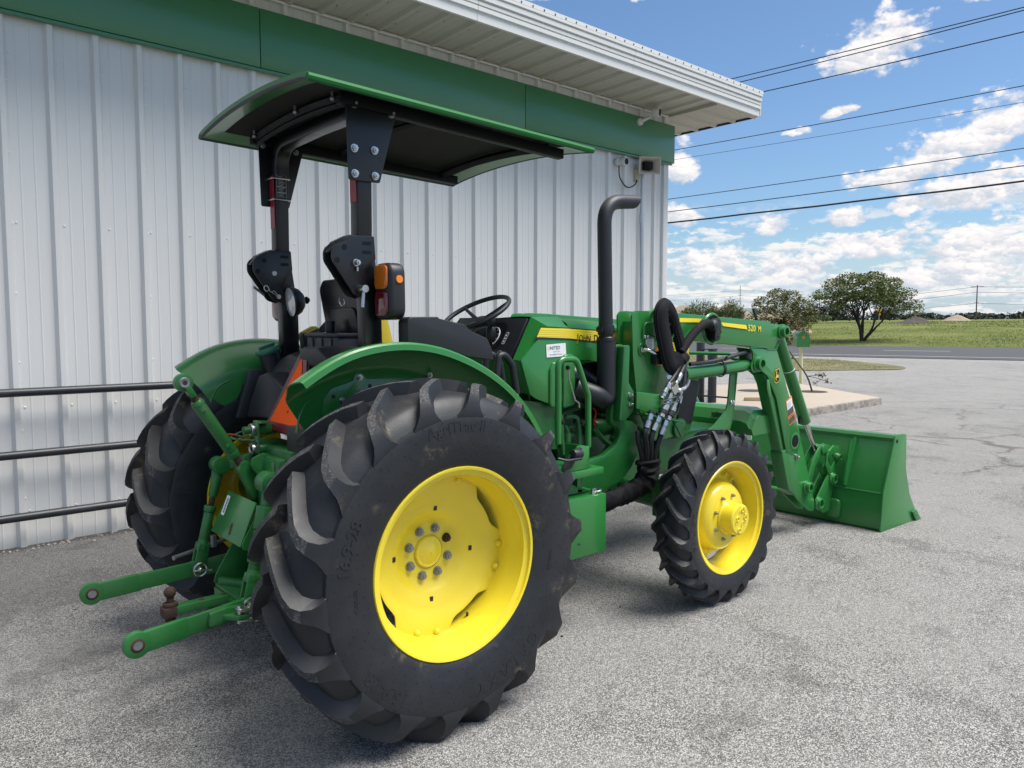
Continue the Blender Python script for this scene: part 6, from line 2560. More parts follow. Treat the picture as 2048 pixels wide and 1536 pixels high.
mb.tube([(1.97 + .065 * cos(t_) * 1.1 + .01, -.60, 1.555 + .055 * sin(t_)) for t_ in [2 * pi * i / 28 for i in range(28)]], .006, 8, closed=True)
mb.build_each('hose_guide', 'green_paint', TR)
for x in (1.835, 1.862):
    mb = MB()
    mb.sphere((x, -.558, 1.527), .013, 6, None, (1, .8, 1))
    mb.build('mast_bolt', 'zinc', TR)
mb = MB()
ym = -.5535
side_quad(mb, [(1.845, 1.448), (1.845, 1.512), (1.922, 1.518), (1.922, 1.452)], ym, 'white_label')
for k in range(7):
    side_quad(mb, [(1.852, 1.458 + k * .0075), (1.852 + .035 + .025 * ((k * 53) % 10) / 10, 1.459 + k * .0075), (1.852 + .035 + .025 * ((k * 53) % 10) / 10, 1.4605 + k * .0075), (1.852, 1.4595 + k * .0075)], ym - .0006, 'gray_print')
side_quad(mb, [(1.935, 1.355), (1.935, 1.462), (2.0, 1.455), (2.0, 1.352)], ym, 'orange_label')
side_quad(mb, [(1.940, 1.360), (1.940, 1.395), (1.998, 1.392), (1.998, 1.357)], ym - .0006, 'dark_print')
side_quad(mb, [(1.940, 1.40), (1.940, 1.435), (1.998, 1.43), (1.998, 1.397)], ym - .0006, 'white_label')
mb.build('mast_label', None, TR)
mb = MB()
mb.box((1.89, -.60, 1.36), (1.95, -.554, 1.425), 'black_plastic')
mb.cyl((1.93, -.60, 1.395), (2.0, -.61, 1.40), .018, n=12, mat='zinc')
mb.build('coupler_block', None, TR, bevel=.006)
# bracket plate for the hydraulic couplers
mb = MB()
mb.prism(rnd_poly([(1.665, 1.218), (1.885, 1.185), (1.89, 1.085), (1.74, 1.095), (1.70, 1.112), (1.665, 1.118)], .008), -.640, -.630, 'y')
mb.prism([(1.74, -.64), (1.89, -.64), (2.02, -.70), (1.98, -.50), (1.80, -.50)], 1.060, 1.068, 'z', None, lambda v: Vector((v.x, v.y, v.z - .25 * (v.x - 1.74) + .02)))
mb.build('coupler_bracket', 'green_paint', TR, bevel=.002)

# boom, both sides: upper box beam, knee plate, lower box leg, toe
upper = [(1.86, 1.64), (1.90, 1.685), (2.156, 1.670), (3.205, 1.612), (3.225, 1.590), (3.300, 1.585), (3.385, 1.565), (3.400, 1.530), (3.335, 1.470), (3.290, 1.405), (3.20, 1.412), (3.00, 1.438), (2.854, 1.449), (2.254, 1.500), (1.98, 1.535), (1.88, 1.56)]
knee = [(2.945, 1.436), (3.292, 1.405), (3.352, 1.30), (3.44, 1.123), (3.606, .830), (3.66, .72), (3.60, .60), (3.53, .62), (3.47, .645), (3.455, .64), (3.30, 1.06), (3.175, 1.225), (3.10, 1.265), (2.99, 1.255), (2.955, 1.30), (2.99, 1.345), (2.985, 1.40)]
leg = [(2.985, 1.262), (3.18, 1.235), (3.44, 1.10), (3.64, .75), (3.66, .60), (3.475, .632), (3.255, .665)]
leg = [(2.98, 1.250), (3.16, 1.225), (3.36, 1.10), (3.63, .66), (3.63, .60), (3.46, .632), (3.26, .672)]
toe = [(3.44, .71), (3.645, .745), (3.735, .551), (3.80, .40), (3.885, .20), (3.885, .125), (3.80, .15), (3.617, .275), (3.56, .33)]


def boom(s):
    yo, yi = .560, .455
    mb = MB()
    a, b_ = sorted((s * (yo - .004), s * yi))
    mb.prism(rnd_poly(upper, [.02, .03, .01, .012, .005, .02, .04, .04, .03, .01, 0, 0, .01, 0, .05, .02]), a, b_, 'y')
    bm_ = mb.build('loader_boom', 'green_paint', TR, bevel=.012, seg=3, angle=45)
    mb = MB()
    a, b_ = sorted((s * yo, s * (yo - .012)))
    mb.prism(rnd_poly(knee, [.02, .01, .03, 0, 0, .03, .03, .03, .02, .01, .05, .05, .04, .05, .05, .05, .03]), a, b_, 'y')
    a, b_ = sorted((s * (yi - .012), s * yi))
    mb.prism(rnd_poly(knee, [.02, .01, .03, 0, 0, .03, .03, .03, .02, .01, .05, .05, .04, .05, .05, .05, .03]), a, b_, 'y')
    mb.build_each('knee_plate', 'green_paint', bm_, bevel=.0025)
    mb = MB()
    a, b_ = sorted((s * (yo - .016), s * (yi + .004)))
    lower = [(3.00, 1.20), (3.19, 1.205), (3.33, 1.09), (3.45, .86), (3.62, .70), (3.55, .63), (3.46, .64), (3.28, .68), (3.15, .85)]
    lower = [(2.985, 1.245), (3.17, 1.222), (3.30, 1.05), (3.455, .645), (3.262, .672)]
    lower = [(3.150, 1.262), (3.29, 1.262), (3.44, 1.10), (3.63, .70), (3.62, .61), (3.452, .640), (3.405, .655)]
    mb.prism(rnd_poly(lower, .02), a, b_, 'y')
    mb.build('lower_leg', 'green_paint', bm_, bevel=.014, seg=3)
    mb = MB()
    a, b_ = sorted((s * (yo - .004), s * (yi + .002)))
    mb.prism(rnd_poly([(3.39, .66), (3.62, .70), (3.735, .551), (3.775, .45), (3.735, .36), (3.62, .285), (3.50, .36)], .03), a, b_, 'y')
    for yy in (yo - .0035, yi + .014):
        a, b_ = sorted((s * yy, s * (yy - .014)))
        mb.prism(rnd_poly(toe, [.03, .03, .06, .05, .05, .03, .05, .03, .05]), a, b_, 'y')
    mb.build('toe', 'green_paint', bm_, bevel=.003)
    # bosses
    for (x, z, r) in ((3.354, 1.540, .037), (3.045, 1.320, .040), (3.752, .342, .036)):
        mb = MB()
        mb.lathe([(r * 1.45, 0), (r * 1.45, .010), (r * 1.2, .014), (r * 1.15, .042), (r, .044), (r * .72, .044), (r * .70, .020), (0, .020)], (x, s * (yo - .002), z), (0, s, 0), 28)
        pb = mb.build('pin_boss', 'green_paint', bm_, angle=30)
    mb = MB()
    mb.lathe([(.040, .0), (.058, .004), (.066, .002)], (3.568, s * yo, .718), (0, s, 0), 28)
    mb.build('tube_ring', 'green_paint', bm_)
    mb = MB()
    mb.cyl((3.568, s * (yo + .0002), .718), (3.568, s * (yo + .0015), .718), .052, n=28)
    mb.build('tube_hole', 'gauge_black', bm_)
    mb = MB()
    mb.hexbolt((3.594, s * yo, .595), (0, s, 0), .013, .02)
    mb.build('toe_bolt', 'zinc', bm_)
    # weld bead between beam and knee plate
    mb = MB()
    y = s * (yo + .002)
    mb.tube(smooth_path([(2.945, y, 1.437), (3.02, y, 1.435), (3.13, y, 1.431), (3.165, y, 1.417), (3.27, y, 1.413), (3.292, y, 1.43), (3.335, y, 1.475)], 5), .0042, 6)
    mb.build('weld_bead', 'green_paint', bm_)
    # clip plate at the top of the leg
    mb = MB()
    a, b_ = sorted((s * (yo - .001), s * (yo + .006)))
    mb.prism(rnd_poly([(3.155, 1.205), (3.19, 1.20), (3.215, 1.10), (3.215, 1.08), (3.19, 1.075), (3.165, 1.13)], .012), a, b_, 'y')
    mb.build('clip_plate', 'green_paint', bm_, bevel=.002)
    # lift cylinder
    mb = MB()
    yc = s * .505
    mb.tube([(1.93, yc, 1.262), (2.29, yc, 1.281)], .022, 12, mat='rod_chrome')
    mb.tube([(2.285, yc, 1.281), (2.93, yc, 1.306)], .0425, 26, mat='green_paint')
    mb.tube([(2.27, yc, 1.280), (2.31, yc, 1.282)], .046, 26, mat='green_paint')
    mb.tube([(2.93, yc, 1.306), (3.02, yc, 1.312)], .040, 20, mat='green_paint')
    mb.tube([(2.66, yc, 1.2955), (2.674, yc, 1.296)], .044, 26, mat='black_rubber')
    mb.build('lift_cylinder', None, TR, angle=30)
    # tilt cylinder on the inside of the boom
    yc = s * .500
    mb = MB()
    A_, B_ = Vector((3.385, yc, 1.53)), Vector((3.818, yc, .835))
    C_ = Vector((3.985, yc, .600))
    dirc = (B_ - A_).normalized()
    mb.tube([A_ + dirc * .04, B_], .0435, 26, mat='green_paint')
    mb.tube([A_ + dirc * .325, A_ + dirc * .331], .0445, 26, mat='white_label')
    mb.tube([B_, C_], .0205, 16, mat='rod_chrome')
    mb.cyl((3.36, yc - .04, 1.54), (3.36, yc + .04, 1.54), .05, n=20, mat='green_paint')
    mb.tube([A_ + dirc * .30 + Vector((.05, 0, .025)), A_ + dirc * .36 + Vector((.05, 0, .02))], .010, 8, mat='black_rubber')
    mb.tube([B_ - dirc * .07 + Vector((-.05, 0, -.02)), B_ - dirc * .03 + Vector((-.06, 0, -.03))], .014, 8, mat='black_rubber')
    mb.build('tilt_cylinder', None, TR, angle=30)
    # rocker link and quick coupler plate
    mb = MB()
    for yy in (s * .545, s * .475):
        a, b_ = yy - .006, yy + .006
        mb.prism(rnd_poly([(3.985, .645), (4.04, .652), (4.06, .60), (4.02, .555), (3.945, .53), (3.90, .48), (3.83, .33), (3.795, .30), (3.755, .32), (3.765, .37), (3.85, .53), (3.90, .585)], .025), a, b_, 'y')
        mb.prism(rnd_poly([(4.045, .62), (4.075, .58), (4.06, .47), (4.14, .37), (4.19, .36), (4.16, .42), (4.10, .50), (4.10, .60), (4.06, .64)], .02), a, b_, 'y')
    mb.cyl((4.012, s * .565, .605), (4.012, s * .46, .605), .036, n=22)
    mb.cyl((3.79, s * .565, .335), (3.79, s * .46, .335), .032, n=22)
    mb.build('rocker_link', 'green_paint', TR, bevel=.002)
    mb = MB()
    for yy in (s * .538, s * .470):
        a, b_ = yy - .007, yy + .007
        mb.prism(rnd_poly([(4.235, .500), (4.29, .505), (4.24, .34), (4.19, .24), (4.16, .09), (4.06, .085), (4.02, .11), (3.935, .14), (3.93, .20), (4.06, .33)], .022), a, b_, 'y')
        mb.prism(rnd_poly([(4.09, .515), (4.12, .575), (4.20, .615), (4.285, .600), (4.30, .56), (4.26, .53), (4.26, .49), (4.22, .50), (4.19, .55), (4.12, .52)], .012), a, b_, 'y')
    mb.box((4.12, min(s * .47, s * .54), .535), (4.28, max(s * .47, s * .54), .575))
    for (x, z, r) in ((4.182, .346, .040), (3.965, .178, .042), (4.255, .515, .024)):
        mb.lathe([(r * 1.3, 0), (r * 1.3, .012), (r, .016), (r, .034), (r * .7, .034), (r * .7, .01), (0, .01)], (x, s * .545, z), (0, s, 0), 24)
    mb.build('bucket_coupler', 'green_paint', TR, bevel=.002)
    return bm_


boom(1)
BM = boom(-1)
mb = MB()
mb.tube([(3.50, -.46, .50), (3.50, .46, .50)], .055, 20)
mb.tube([(4.05, -.46, .20), (4.05, .46, .20)], .035, 16)
mb.build_each('cross_tube', 'green_paint', TR)
# markings on the right boom
mb = MB()
yb = -.5612
for pts, mt, off in (([(2.160, 1.614), (2.158, 1.640), (2.388, 1.635), (2.362, 1.611)], 'yellow_decal', .0002), ([(2.618, 1.582), (2.598, 1.609), (2.893, 1.589), (2.909, 1.556)], 'dark_print', .0), ([(2.620, 1.586), (2.600, 1.610), (2.892, 1.590), (2.907, 1.560)], 'yellow_decal', .0006)):
    side_quad(mb, pts, yb - off, mt)
mb.build_each('stripe_decal', None, BM)
mb = MB()
vs, fs = text_geo('520', .060, bold=.002, spacing=1.05)
mb.add([(2.916 + v[0] * .98, yb - .001, 1.551 - .05 * v[0] + v[1]) for v in vs], fs, 'yellow_decal')
vs, fs = text_geo('M', .050, bold=.003)
mb.add([(3.040 + v[0] * .95, yb - .001, 1.546 - .02 * v[0] + v[1]) for v in vs], fs, 'yellow_decal')
mb.build_each('letter', None, BM)
mb = MB()
deer_badge(mb, (3.297, yb, 1.222), (1, 0, -.04), (0, 0, 1), .066, .112)
mb.build('badge', None, BM)
mb = MB()
P_ = lambda u, v: (3.452 + .060 * u + .058 * v * 0 + .0 + .045 * (1 - v) * 1.0 - .045, 0)


def stick(mb, u0, u1, v0, v1, mt, off):
    # the sticker follows the slant of the leg
    pts = []
    for u, v in ((u0, v0), (u1, v0), (u1, v1), (u0, v1)):
        pts.append((3.425 + .078 * u + .058 * (1 - v), .842 + .035 * u + .190 * v))
    side_quad(mb, pts, yb - off, mt)


stick(mb, 0, 1, 0, 1, 'orange_label', 0)
stick(mb, .05, .95, .60, .93, 'white_label', .0006)
stick(mb, .05, .95, .36, .60, 'dark_print', .0006)
stick(mb, .05, .95, .03, .24, 'dark_print', .0006)
for k in range(6):
    stick(mb, .12, .62 + .05 * (k % 3), .64 + .04 * k, .655 + .04 * k, 'gray_print', .001)
for v in (.40, .45, .50, .55, .07, .12, .17):
    stick(mb, .12, .88 - .1 * ((v * 100) % 3 == 0), v, v + .012, 'gray_print', .001)
stick(mb, .12, .88, .28, .31, 'dark_print', .001)
mb.build('warning_sticker', None, BM)
# round hose port in the boom side
mb = MB()
mb.lathe([(.086, -.004), (.090, .006), (.100, .006), (.106, -.004)], (2.505, -.5605, 1.568), (0, -1, 0), 36)
mb.build('port_ring', 'green_paint', BM)
mb = MB()
mb.cyl((2.505, -.5605, 1.568), (2.505, -.5615, 1.568), .086, n=36)
mb.build('port_hole', 'gauge_black', BM)
mb = MB()
mb.prism(rnd_poly([(2.465, 1.50), (2.475, 1.625), (2.50, 1.64), (2.528, 1.62), (2.525, 1.505), (2.50, 1.49)], .012), -.61, -.562, 'y')
mb.cyl((2.42, -.60, 1.585), (2.47, -.60, 1.60), .036, .034, 14)
mb.tube([(2.53, -.585, 1.58), (2.575, -.57, 1.545)], .014, 8)
mb.cyl((2.500, -.61, 1.522), (2.500, -.613, 1.522), .008, n=10)
mb.build('hose_clamp', 'black_plastic', BM, bevel=.004)

# hydraulic hoses
mb = MB()
lp = smooth_path([(2.075, -.63, 1.40), (2.03, -.63, 1.355), (1.985, -.63, 1.365), (1.948, -.63, 1.44), (1.918, -.63, 1.53), (1.893, -.63, 1.63), (1.900, -.63, 1.685), (1.945, -.62, 1.705), (2.010, -.61, 1.668), (2.062, -.60, 1.595), (2.106, -.60, 1.50), (2.128, -.60, 1.43), (2.118, -.61, 1.375)], 7)
w_ = .036
wl_ = lambda f: .036 + .018 * (1 - sst(f, .45, .75))
rings = []
NS = 26
for i, p in enumerate(lp):
    t = (lp[min(i + 1, len(lp) - 1)] - lp[max(i - 1, 0)]).normalized()
    y = Vector((0, -1, 0))
    b_ = t.cross(y).normalized()
    kk = 1 - .35 * sst(i / len(lp), .8, 1.0)
    ring_ = []
    for k in range(NS):
        a = 2 * pi * k / NS
        rr = 1 + (.07 if k % 2 else -.07)
        ring_.append(p + (b_ * cos(a) * wl_(i / len(lp)) * 1.05 * kk + y * sin(a) * w_ * .75) * rr)
    rings.append(ring_)
vs = [q for r in rings for q in r]
fs = [(i * NS + k, i * NS + (k + 1) % NS, (i + 1) * NS + (k + 1) % NS, (i + 1) * NS + k) for i in range(len(lp) - 1) for k in range(NS)]
mb.add(vs, fs + [list(range(NS)), [(len(lp) - 1) * NS + k for k in range(NS)]])
# corrugated inner end of the loop
for k in range(11):
    q = lp[3 + k]
    mb.tube([q + Vector((.004, -.001, 0)) + (Vector((cos(t_), 0, sin(t_))) * .030) for t_ in [0.0, .9, 1.8]], .004, 5)
mb.build('hose_loop', 'black_fabric', TR, angle=60)
mb = MB()
mb.tube(smooth_path([(2.105, -.615, 1.43), (2.19, -.61, 1.505), (2.275, -.61, 1.568), (2.36, -.61, 1.603), (2.43, -.60, 1.595)], 6), [.027] * 20 + [.030] * 5, 14)
mb.tube([(2.09, -.62, 1.375), (2.135, -.615, 1.405)], .040, 14)
mb.build_each('hose_sleeve', 'black_fabric', TR)
mb = MB()
for pts, r in (([(2.082, -.64, 1.365), (2.04, -.645, 1.33), (1.995, -.65, 1.29), (1.945, -.655, 1.255)], .0115), ([(2.115, -.64, 1.36), (2.085, -.645, 1.33), (2.055, -.65, 1.30)], .0145), ([(2.12, -.63, 1.36), (2.11, -.64, 1.30), (2.09, -.65, 1.24), (2.06, -.65, 1.19)], .013),
               ([(2.31, -.53, 1.345), (2.50, -.54, 1.352), (2.70, -.545, 1.372), (2.86, -.54, 1.395), (2.98, -.52, 1.40)], .0135),
               ([(1.752, -.64, 1.00), (1.74, -.64, .96), (1.78, -.62, .86), (1.80, -.60, .77)], .0165), ([(1.815, -.64, .98), (1.80, -.635, .92), (1.815, -.62, .84), (1.83, -.60, .77)], .0165), ([(1.888, -.64, .945), (1.875, -.63, .90), (1.86, -.615, .83), (1.86, -.60, .77)], .0165), ([(1.72, -.60, .98), (1.73, -.60, .92), (1.76, -.60, .84), (1.78, -.59, .77)], .0165)):
    mb.tube(smooth_path(pts, 6), r, 10)
mb.tube([(2.676, -.505 + .05 * cos(t_), 1.298 + .052 * sin(t_)) for t_ in [2 * pi * i / 20 for i in range(20)]], .0045, 5, closed=True)
mb.tube([(2.66, -.552, 1.355), (2.665, -.565, 1.385)], .008, 5)
mb.build_each('hydraulic_hose', 'black_rubber', TR)
# couplers: bright fittings in three rows
mb = MB()


def fitting(mb, p0, p1, segs):
    p0, p1 = Vector(p0), Vector(p1)
    L = (p1 - p0)
    mb.cyl(p0 + L * min(q[0] for q in segs), p1 if len(segs) > 1 else p0 + L * segs[0][1], .009, n=8)
    for a, b_, r, n_ in segs:
        mb.cyl(p0 + L * a, p0 + L * b_, r * 1.18, n=n_)


S1 = [(0, .12, .010, 12), (.12, .34, .0165, 6), (.36, .60, .0135, 14), (.62, .66, .0185, 14), (.66, .86, .0155, 6), (.86, 1, .011, 12)]
mb = MB()
fitting(mb, (1.945, -.655, 1.255), (1.872, -.655, 1.165), S1)
mb.build('coupler_fitting', 'zinc', TR, angle=35)
mb = MB()
fitting(mb, (2.058, -.65, 1.30), (1.995, -.655, 1.235), [(0, .3, .014, 14), (.3, .62, .016, 6), (.62, 1, .012, 12)])
fitting(mb, (1.962, -.655, 1.19), (1.868, -.655, 1.055), [(0, .16, .013, 12), (.16, .34, .019, 6), (.36, .5, .0145, 14), (.5, .74, .0195, 18), (.84, 1, .0165, 16)])
mb.build('coupler_fitting', 'zinc', TR, angle=35)
mb = MB()
fitting(mb, (2.06, -.65, 1.195), (1.935, -.65, 1.03), [(0, .18, .014, 12), (.18, .36, .018, 6), (.38, .56, .014, 14), (.56, .72, .019, 18), (.84, 1, .0155, 16)])
for p0, p1 in (((1.792, -.64, 1.085), (1.750, -.64, .998)), ((1.868, -.64, 1.062), (1.812, -.64, .975)), ((1.935, -.64, 1.035), (1.885, -.64, .942))):
    mb.build('coupler_fitting', 'zinc', TR, angle=35)
    mb = MB()
    fitting(mb, p0, p1, [(0, .10, .012, 12), (.10, .42, .0195, 6), (.42, .56, .013, 12), (.56, .98, .0175, 14)])
mb.build('coupler_fitting', 'zinc', TR, angle=35)
mb = MB()
cb = Vector((1.978, -.655, 1.216))
Rq = Matrix.Translation(cb) @ Matrix.Rotation(radians(-38), 4, 'Y')
mb.box((-.030, -.022, -.026), (.030, .022, .026), None, Rq)
mb.tube(smooth_path([(2.02, -.67, 1.205), (2.055, -.68, 1.215), (2.08, -.685, 1.235), (2.095, -.685, 1.265)], 5), [.012] * 6 + [.009] * 10, 8)
mb.sphere((2.018, -.668, 1.20), .020, 6)
mb.tube([(2.02, -.67, 1.195), (2.045, -.67, 1.165), (2.03, -.67, 1.125)], .007, 6)
mb.build('valve_lever', 'zinc', TR, bevel=.0, angle=35)
mb = MB()
fitting(mb, (1.962, -.655, 1.19), (1.868, -.655, 1.055), [(.72, .86, .023, 18)])
fitting(mb, (2.06, -.65, 1.195), (1.935, -.65, 1.03), [(.70, .86, .024, 18)])
for p0, p1 in (((1.792, -.64, 1.085), (1.750, -.64, .998)), ((1.868, -.64, 1.062), (1.812, -.64, .975)), ((1.935, -.64, 1.035), (1.885, -.64, .942))):
    fitting(mb, p0, p1, [(-.10, .02, .020, 14)])
for pts in ([(1.875, -.66, 1.145), (1.93, -.68, 1.165), (1.985, -.69, 1.165), (2.02, -.67, 1.12), (1.985, -.68, 1.06), (1.95, -.67, 1.05)], [(1.87, -.66, 1.135), (1.94, -.68, 1.135), (2.0, -.68, 1.155), (2.03, -.67, 1.18)], [(1.96, -.66, 1.03), (2.0, -.67, .98), (2.04, -.67, .92)]):
    mb.tube(smooth_path(pts, 5), .0035, 5)
mb.build_each('dust_cap', 'black_rubber', TR)
# fabric sleeve round the lower hoses
mb = MB()
rg = random.Random(6)
pth = smooth_path([(1.815, -.60, .795), (1.815, -.60, .75), (1.81, -.60, .69), (1.75, -.58, .635), (1.65, -.55, .60), (1.53, -.52, .575), (1.42, -.48, .57)], 14)
NS = 20
rings = []
for i, p in enumerate(pth):
    t = (pth[min(i + 1, len(pth) - 1)] - pth[max(i - 1, 0)]).normalized()
    x_ = t.cross(Vector((0, 1, 0))).normalized()
    y_ = t.cross(x_)
    base = .078 - .02 * sst(i / len(pth), .3, .6)
    rings.append([p + (x_ * cos(a) + y_ * sin(a) * .7) * base * (1 + .26 * noise.noise(Vector((p.x * 30 + cos(a) * 1.2, p.z * 45, sin(a) * 1.6))) + .10 * noise.noise(Vector((p.x * 80, p.z * 80 + cos(a) * 3, sin(a) * 3)))) for a in [2 * pi * k / NS for k in range(NS)]])
vs = [q for r in rings for q in r]
mb.add(vs, [(i * NS + k, i * NS + (k + 1) % NS, (i + 1) * NS + (k + 1) % NS, (i + 1) * NS + k) for i in range(len(pth) - 1) for k in range(NS)] + [list(range(NS))])
mb.build('hose_wrap', 'black_fabric', TR, angle=50)

# front bumper block, strut, rod
mb = MB()
sec = [(3.08, .84), (3.08, .895), (3.13, .965), (3.18, .985), (3.30, .98), (3.34, .93), (3.34, .80), (3.10, .80)]
mb.prism(sec, -.44, .55, 'x', None, lambda v: Vector((v.y, v.x, v.z))) if False else None
ysec = []
for y, dz in ((.60, -.03), (.55, 0), (-.40, .005), (-.455, -.012), (-.475, -.045), (-.50, -.050)):
    ysec.append([Vector((x, y, z + (dz if z > .85 else 0))) for x, z in sec])
loft(mb, [r + [r[0]] for r in ysec], None, True, True)
fb = mb.build('front_bumper', 'green_paint', TR, bevel=.012, seg=3, angle=20)
for y, dz in ((-.20, 0),):
    mb = MB()
    mb.box((3.085, y - .045, .905 + dz), (3.117, y + .045, .945 + dz), 'green_frame', None)
    mb.cyl((3.098, y, .9455 + dz), (3.098, y, .947 + dz), .012, n=10, mat='gauge_black')
    mb.build('bumper_pocket', None, fb, bevel=.002)
mb = MB()
mb.box((2.30, -.30, .62), (3.10, .30, .86))
mb.cyl((2.45, -.36, .90), (2.45, -.30, .90), .07, n=20)
mb.build('front_support', 'green_frame', TR, bevel=.01)
mb = MB()
stp = [(2.795, 1.30), (2.852, 1.30), (2.815, 1.06), (2.79, .99), (2.70, .85), (2.55, .80), (2.45, .84), (2.56, .90), (2.66, .955), (2.72, 1.03)]
stp = [(2.893, 1.31), (2.983, 1.31), (2.945, 1.036), (2.928, .943), (2.895, .86), (2.62, .84), (2.64, .885), (2.70, .905), (2.777, .956), (2.843, 1.0), (2.863, 1.053)]
mb.prism(rnd_poly(stp, [.01, .01, .03, .03, .02, .02, .02, .02, .03, .03, .03]), -.448, -.436, 'y')
ss = mb.build('strut', 'green_paint', TR, bevel=.002)
for x in (2.893, 2.922):
    mb = MB()
    mb.sphere((x, -.449, 1.047), .015, 6, None, (.8, .9, 1.3))
    mb.build('bolt', 'zinc', ss)
mb = MB()
mb.cyl((2.60, -.32, 1.115), (2.87, -.44, 1.085), .006, n=8)
mb.build('rod', 'black_paint', TR)
mb = MB()
mb.tube(bend_path([(2.60, -.30, 1.402), (3.088, -.30, 1.380), (3.118, -.30, 1.345), (3.13, -.45, 1.33)], .03, 5), .013, 10)
mb.build('boom_line', 'green_paint', TR)
mb = MB()
mb.tube([(3.135, -.50, 1.60), (3.07, -.50, 1.705)], .010, 8)
mb.build('level_rod', 'pipe_black', TR)

# bucket
mb = MB()
BW = .925
# back sheet profile from the lip at the top over the back to the floor and the cutting edge
bp = [(4.57, .690), (4.55, .705), (4.42, .712), (4.405, .690), (4.41, .660), (4.33, .50), (4.235, .275), (4.205, .12), (4.205, .0), (4.24, -.042), (4.34, -.055), (4.95, -.075)]
bi = [(4.57, .682), (4.55, .690), (4.44, .690), (4.425, .66), (4.345, .50), (4.25, .275), (4.222, .12), (4.222, .01), (4.25, -.026), (4.34, -.040), (4.95, -.062)]
mb.prism(bp + bi[::-1], -BW, BW, 'y')
bk = mb.build('bucket', 'green_paint', TR, angle=24)
sp_ = [(4.400, .705), (4.42, .722), (4.585, .712), (4.60, .69), (4.612, .42), (4.70, .20), (4.90, -.045), (5.0, -.080), (4.46, -.072), (4.30, -.066), (4.185, -.03), (4.185, .03), (4.215, .28), (4.30, .48)]
for s in (-1, 1):
    y0, y1 = sorted((s * BW, s * (BW + .015)))
    mb = MB()
    mb.prism(rnd_poly(sp_, [.015, .02, .03, .02, .05, .05, .02, .005, .05, .05, .03, .03, .05, .05]), y0, y1, 'y')
    mb.build('side_plate', 'green_paint', bk, bevel=.003)
    mb = MB()
    y0, y1 = sorted((s * (BW + .0155), s * (BW + .032)))
    mb.prism(rnd_poly([(4.72, .06), (4.80, .065), (4.93, -.06), (4.84, -.07)], .006), y0, y1, 'y')
    mb.prism(rnd_poly([(4.84, -.066), (5.02, -.05), (5.03, -.080), (4.84, -.085)], .006), min(s * BW, s * (BW + .04)), max(s * BW, s * (BW + .04)), 'y')
    mb.build('edge_wear_plate', 'green_paint', bk, bevel=.003)
    mb = MB()
    mb.cyl((4.425, s * (BW + .015), .668), (4.425, s * (BW + .017), .668), .016, n=16)
    mb.build('side_hole', 'gauge_black', bk)
    # weld-on brackets and pads on the back
    mb = MB()
    y0, y1 = sorted((s * .47, s * .615))
    mb.prism(rnd_poly([(y0, .03), (y1, .03), (y1, .185), (y0, .185)], .03), 4.165, 4.206, 'x')
    mb.build('back_pad', 'green_paint', bk, bevel=.01)
    mb = MB()
    mb.bar((4.300, s * .632, .660), (4.215, s * .632, .330), .014, .03, (1, 0, 0))
    mb.bar((4.39, s * .632, .665), (4.225, s * .632, .300), .010, .06, (1, 0, 0))
    mb.build('back_rib', 'green_paint', bk)
mb = MB()
mb.tube([(4.231, -BW + .01, .277), (4.231, BW - .01, .277)], .007, 6)
mb.build('back_weld', 'green_paint', bk)
mb = MB()
mb.tube([(4.20, -.35, .30), (4.195, .60, .30)], .008, 6)
mb.build('back_bar', 'galvanised', bk)
mb = MB()
mb.prism(rnd_poly([(.10, .60), (.18, .60), (.18, .70), (.10, .70)], .01), 4.03, 4.036, 'x')
mb.build('tag_card', 'white_label', TR)

